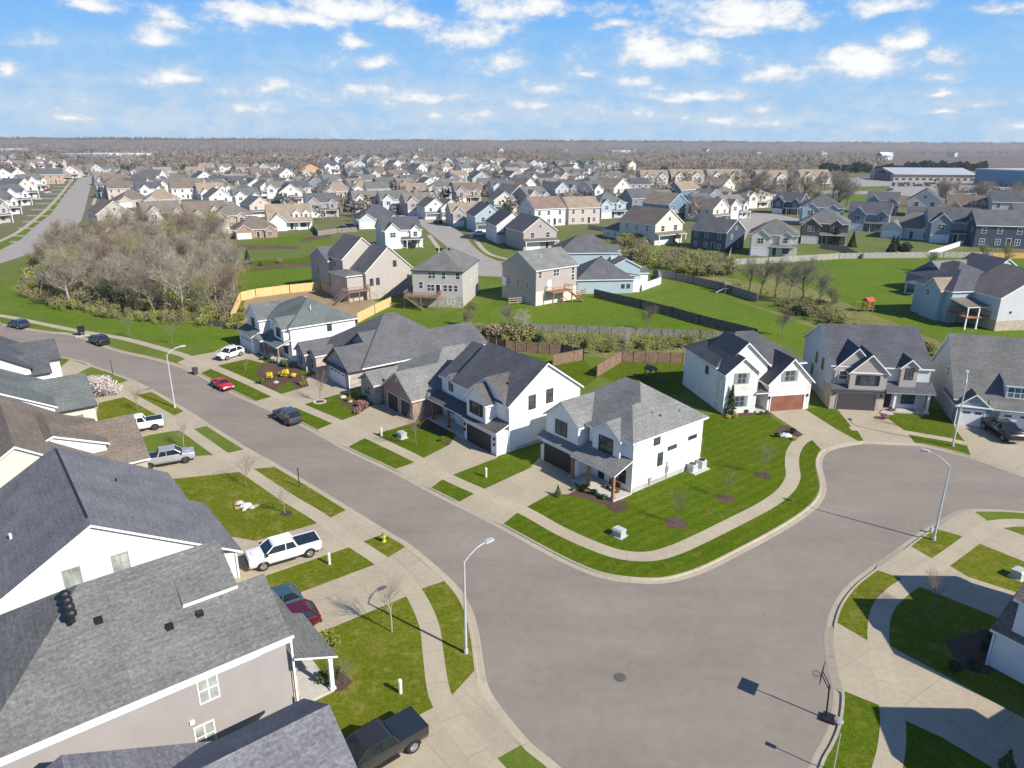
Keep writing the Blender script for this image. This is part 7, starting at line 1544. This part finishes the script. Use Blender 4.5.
# clear-sky colour: Nishita overhead, deepened towards the blue of the photograph near the horizon
lowsky = ramp(nt, M2('MULTIPLY', el.outputs[0], 4.0), [(0.0, LOW0), (.16, LOW1), (.40, LOW2), (.70, LOW3)])
lowfac = N(nt, 'ShaderNodeMapRange', interpolation_type='SMOOTHSTEP'); lowfac.inputs[1].default_value = .17; lowfac.inputs[2].default_value = .34; lowfac.inputs[3].default_value = 1.0; lowfac.inputs[4].default_value = 0.0; L(nt, el.outputs[0], lowfac.inputs[0])
lsc = N(nt, 'ShaderNodeVectorMath', operation='SCALE'); L(nt, lowsky, lsc.inputs[0]); lsc.inputs['Scale'].default_value = 1/SKY_STR
base = mixc(nt, lowfac.outputs[0], mixc(nt, 1.0, sky.outputs[0], (.62, .92, 1.25), 'MULTIPLY'), lsc.outputs[0])
cw = N(nt, 'ShaderNodeVectorMath', operation='SCALE'); cw.inputs[0].default_value = CLOUD; L(nt, M2('MULTIPLY', shade.outputs[0], 1/SKY_STR), cw.inputs['Scale'])
L(nt, mixc(nt, covt, base, cw.outputs[0]), bg.inputs[0]); bg.inputs[1].default_value = SKY_STR
try: w.cycles.sampling_method = 'MANUAL'; w.cycles.sample_map_resolution = 512
except Exception: pass
sl = bpy.data.lights.new('sun', 'SUN'); sl.energy = SUN_E; sl.angle = R(.5); sl.color = (1.0, .93, .82); so = bpy.data.objects.new('sun', sl); COL.objects.link(so)
so.rotation_euler = (-sun_dir).to_track_quat('-Z', 'Y').to_euler()
# air
if HAZE > 0:
    m, hn, hb = newmat('haze_air'); hn.nodes.remove(hb); out = [n for n in hn.nodes if n.type == 'OUTPUT_MATERIAL'][0]
    v = N(hn, 'ShaderNodeVolumePrincipled'); v.inputs['Color'].default_value = (.80, .88, 1.0, 1); v.inputs['Density'].default_value = HAZE; v.inputs['Anisotropy'].default_value = .2; L(hn, v.outputs[0], out.inputs['Volume'])
    hb_ = MB(); hb_.box(-9200, -320, -1.2, 9200, S*1.3+100, 36.5); o = hb_.build('haze', m); tag(o, 'thin pale air haze filling the whole scene to the horizon', 'haze', kind='stuff')
cam = bpy.data.cameras.new('camera'); cam.sensor_fit = 'HORIZONTAL'; cam.sensor_width = 36; cam.lens = 36*FPX/1024; cam.clip_start = .5; cam.clip_end = 40000
co = bpy.data.objects.new('camera', cam); COL.objects.link(co); co.location = (0, 0, CH)
f = Vector((0, CP, -SP)); rt = Vector((1, 0, 0)); up = Vector((0, SP, CP)); c, s = math.cos(ROLL), math.sin(ROLL)
x = rt*c+up*s; yv = up*c-rt*s
co.matrix_world = Matrix((( x.x, yv.x, -f.x, 0), (x.y, yv.y, -f.y, 0), (x.z, yv.z, -f.z, CH), (0, 0, 0, 1)))
SC.camera = co
SC.view_settings.view_transform = 'Standard'; SC.view_settings.look = 'None'; SC.view_settings.exposure = EXPO; SC.view_settings.gamma = 1.0; SC.view_settings.use_curve_mapping = False
SC.render.engine = 'CYCLES'; SC.cycles.max_bounces = 5; SC.cycles.diffuse_bounces = 3; SC.cycles.glossy_bounces = 2; SC.cycles.volume_bounces = 0; SC.cycles.use_denoising = True
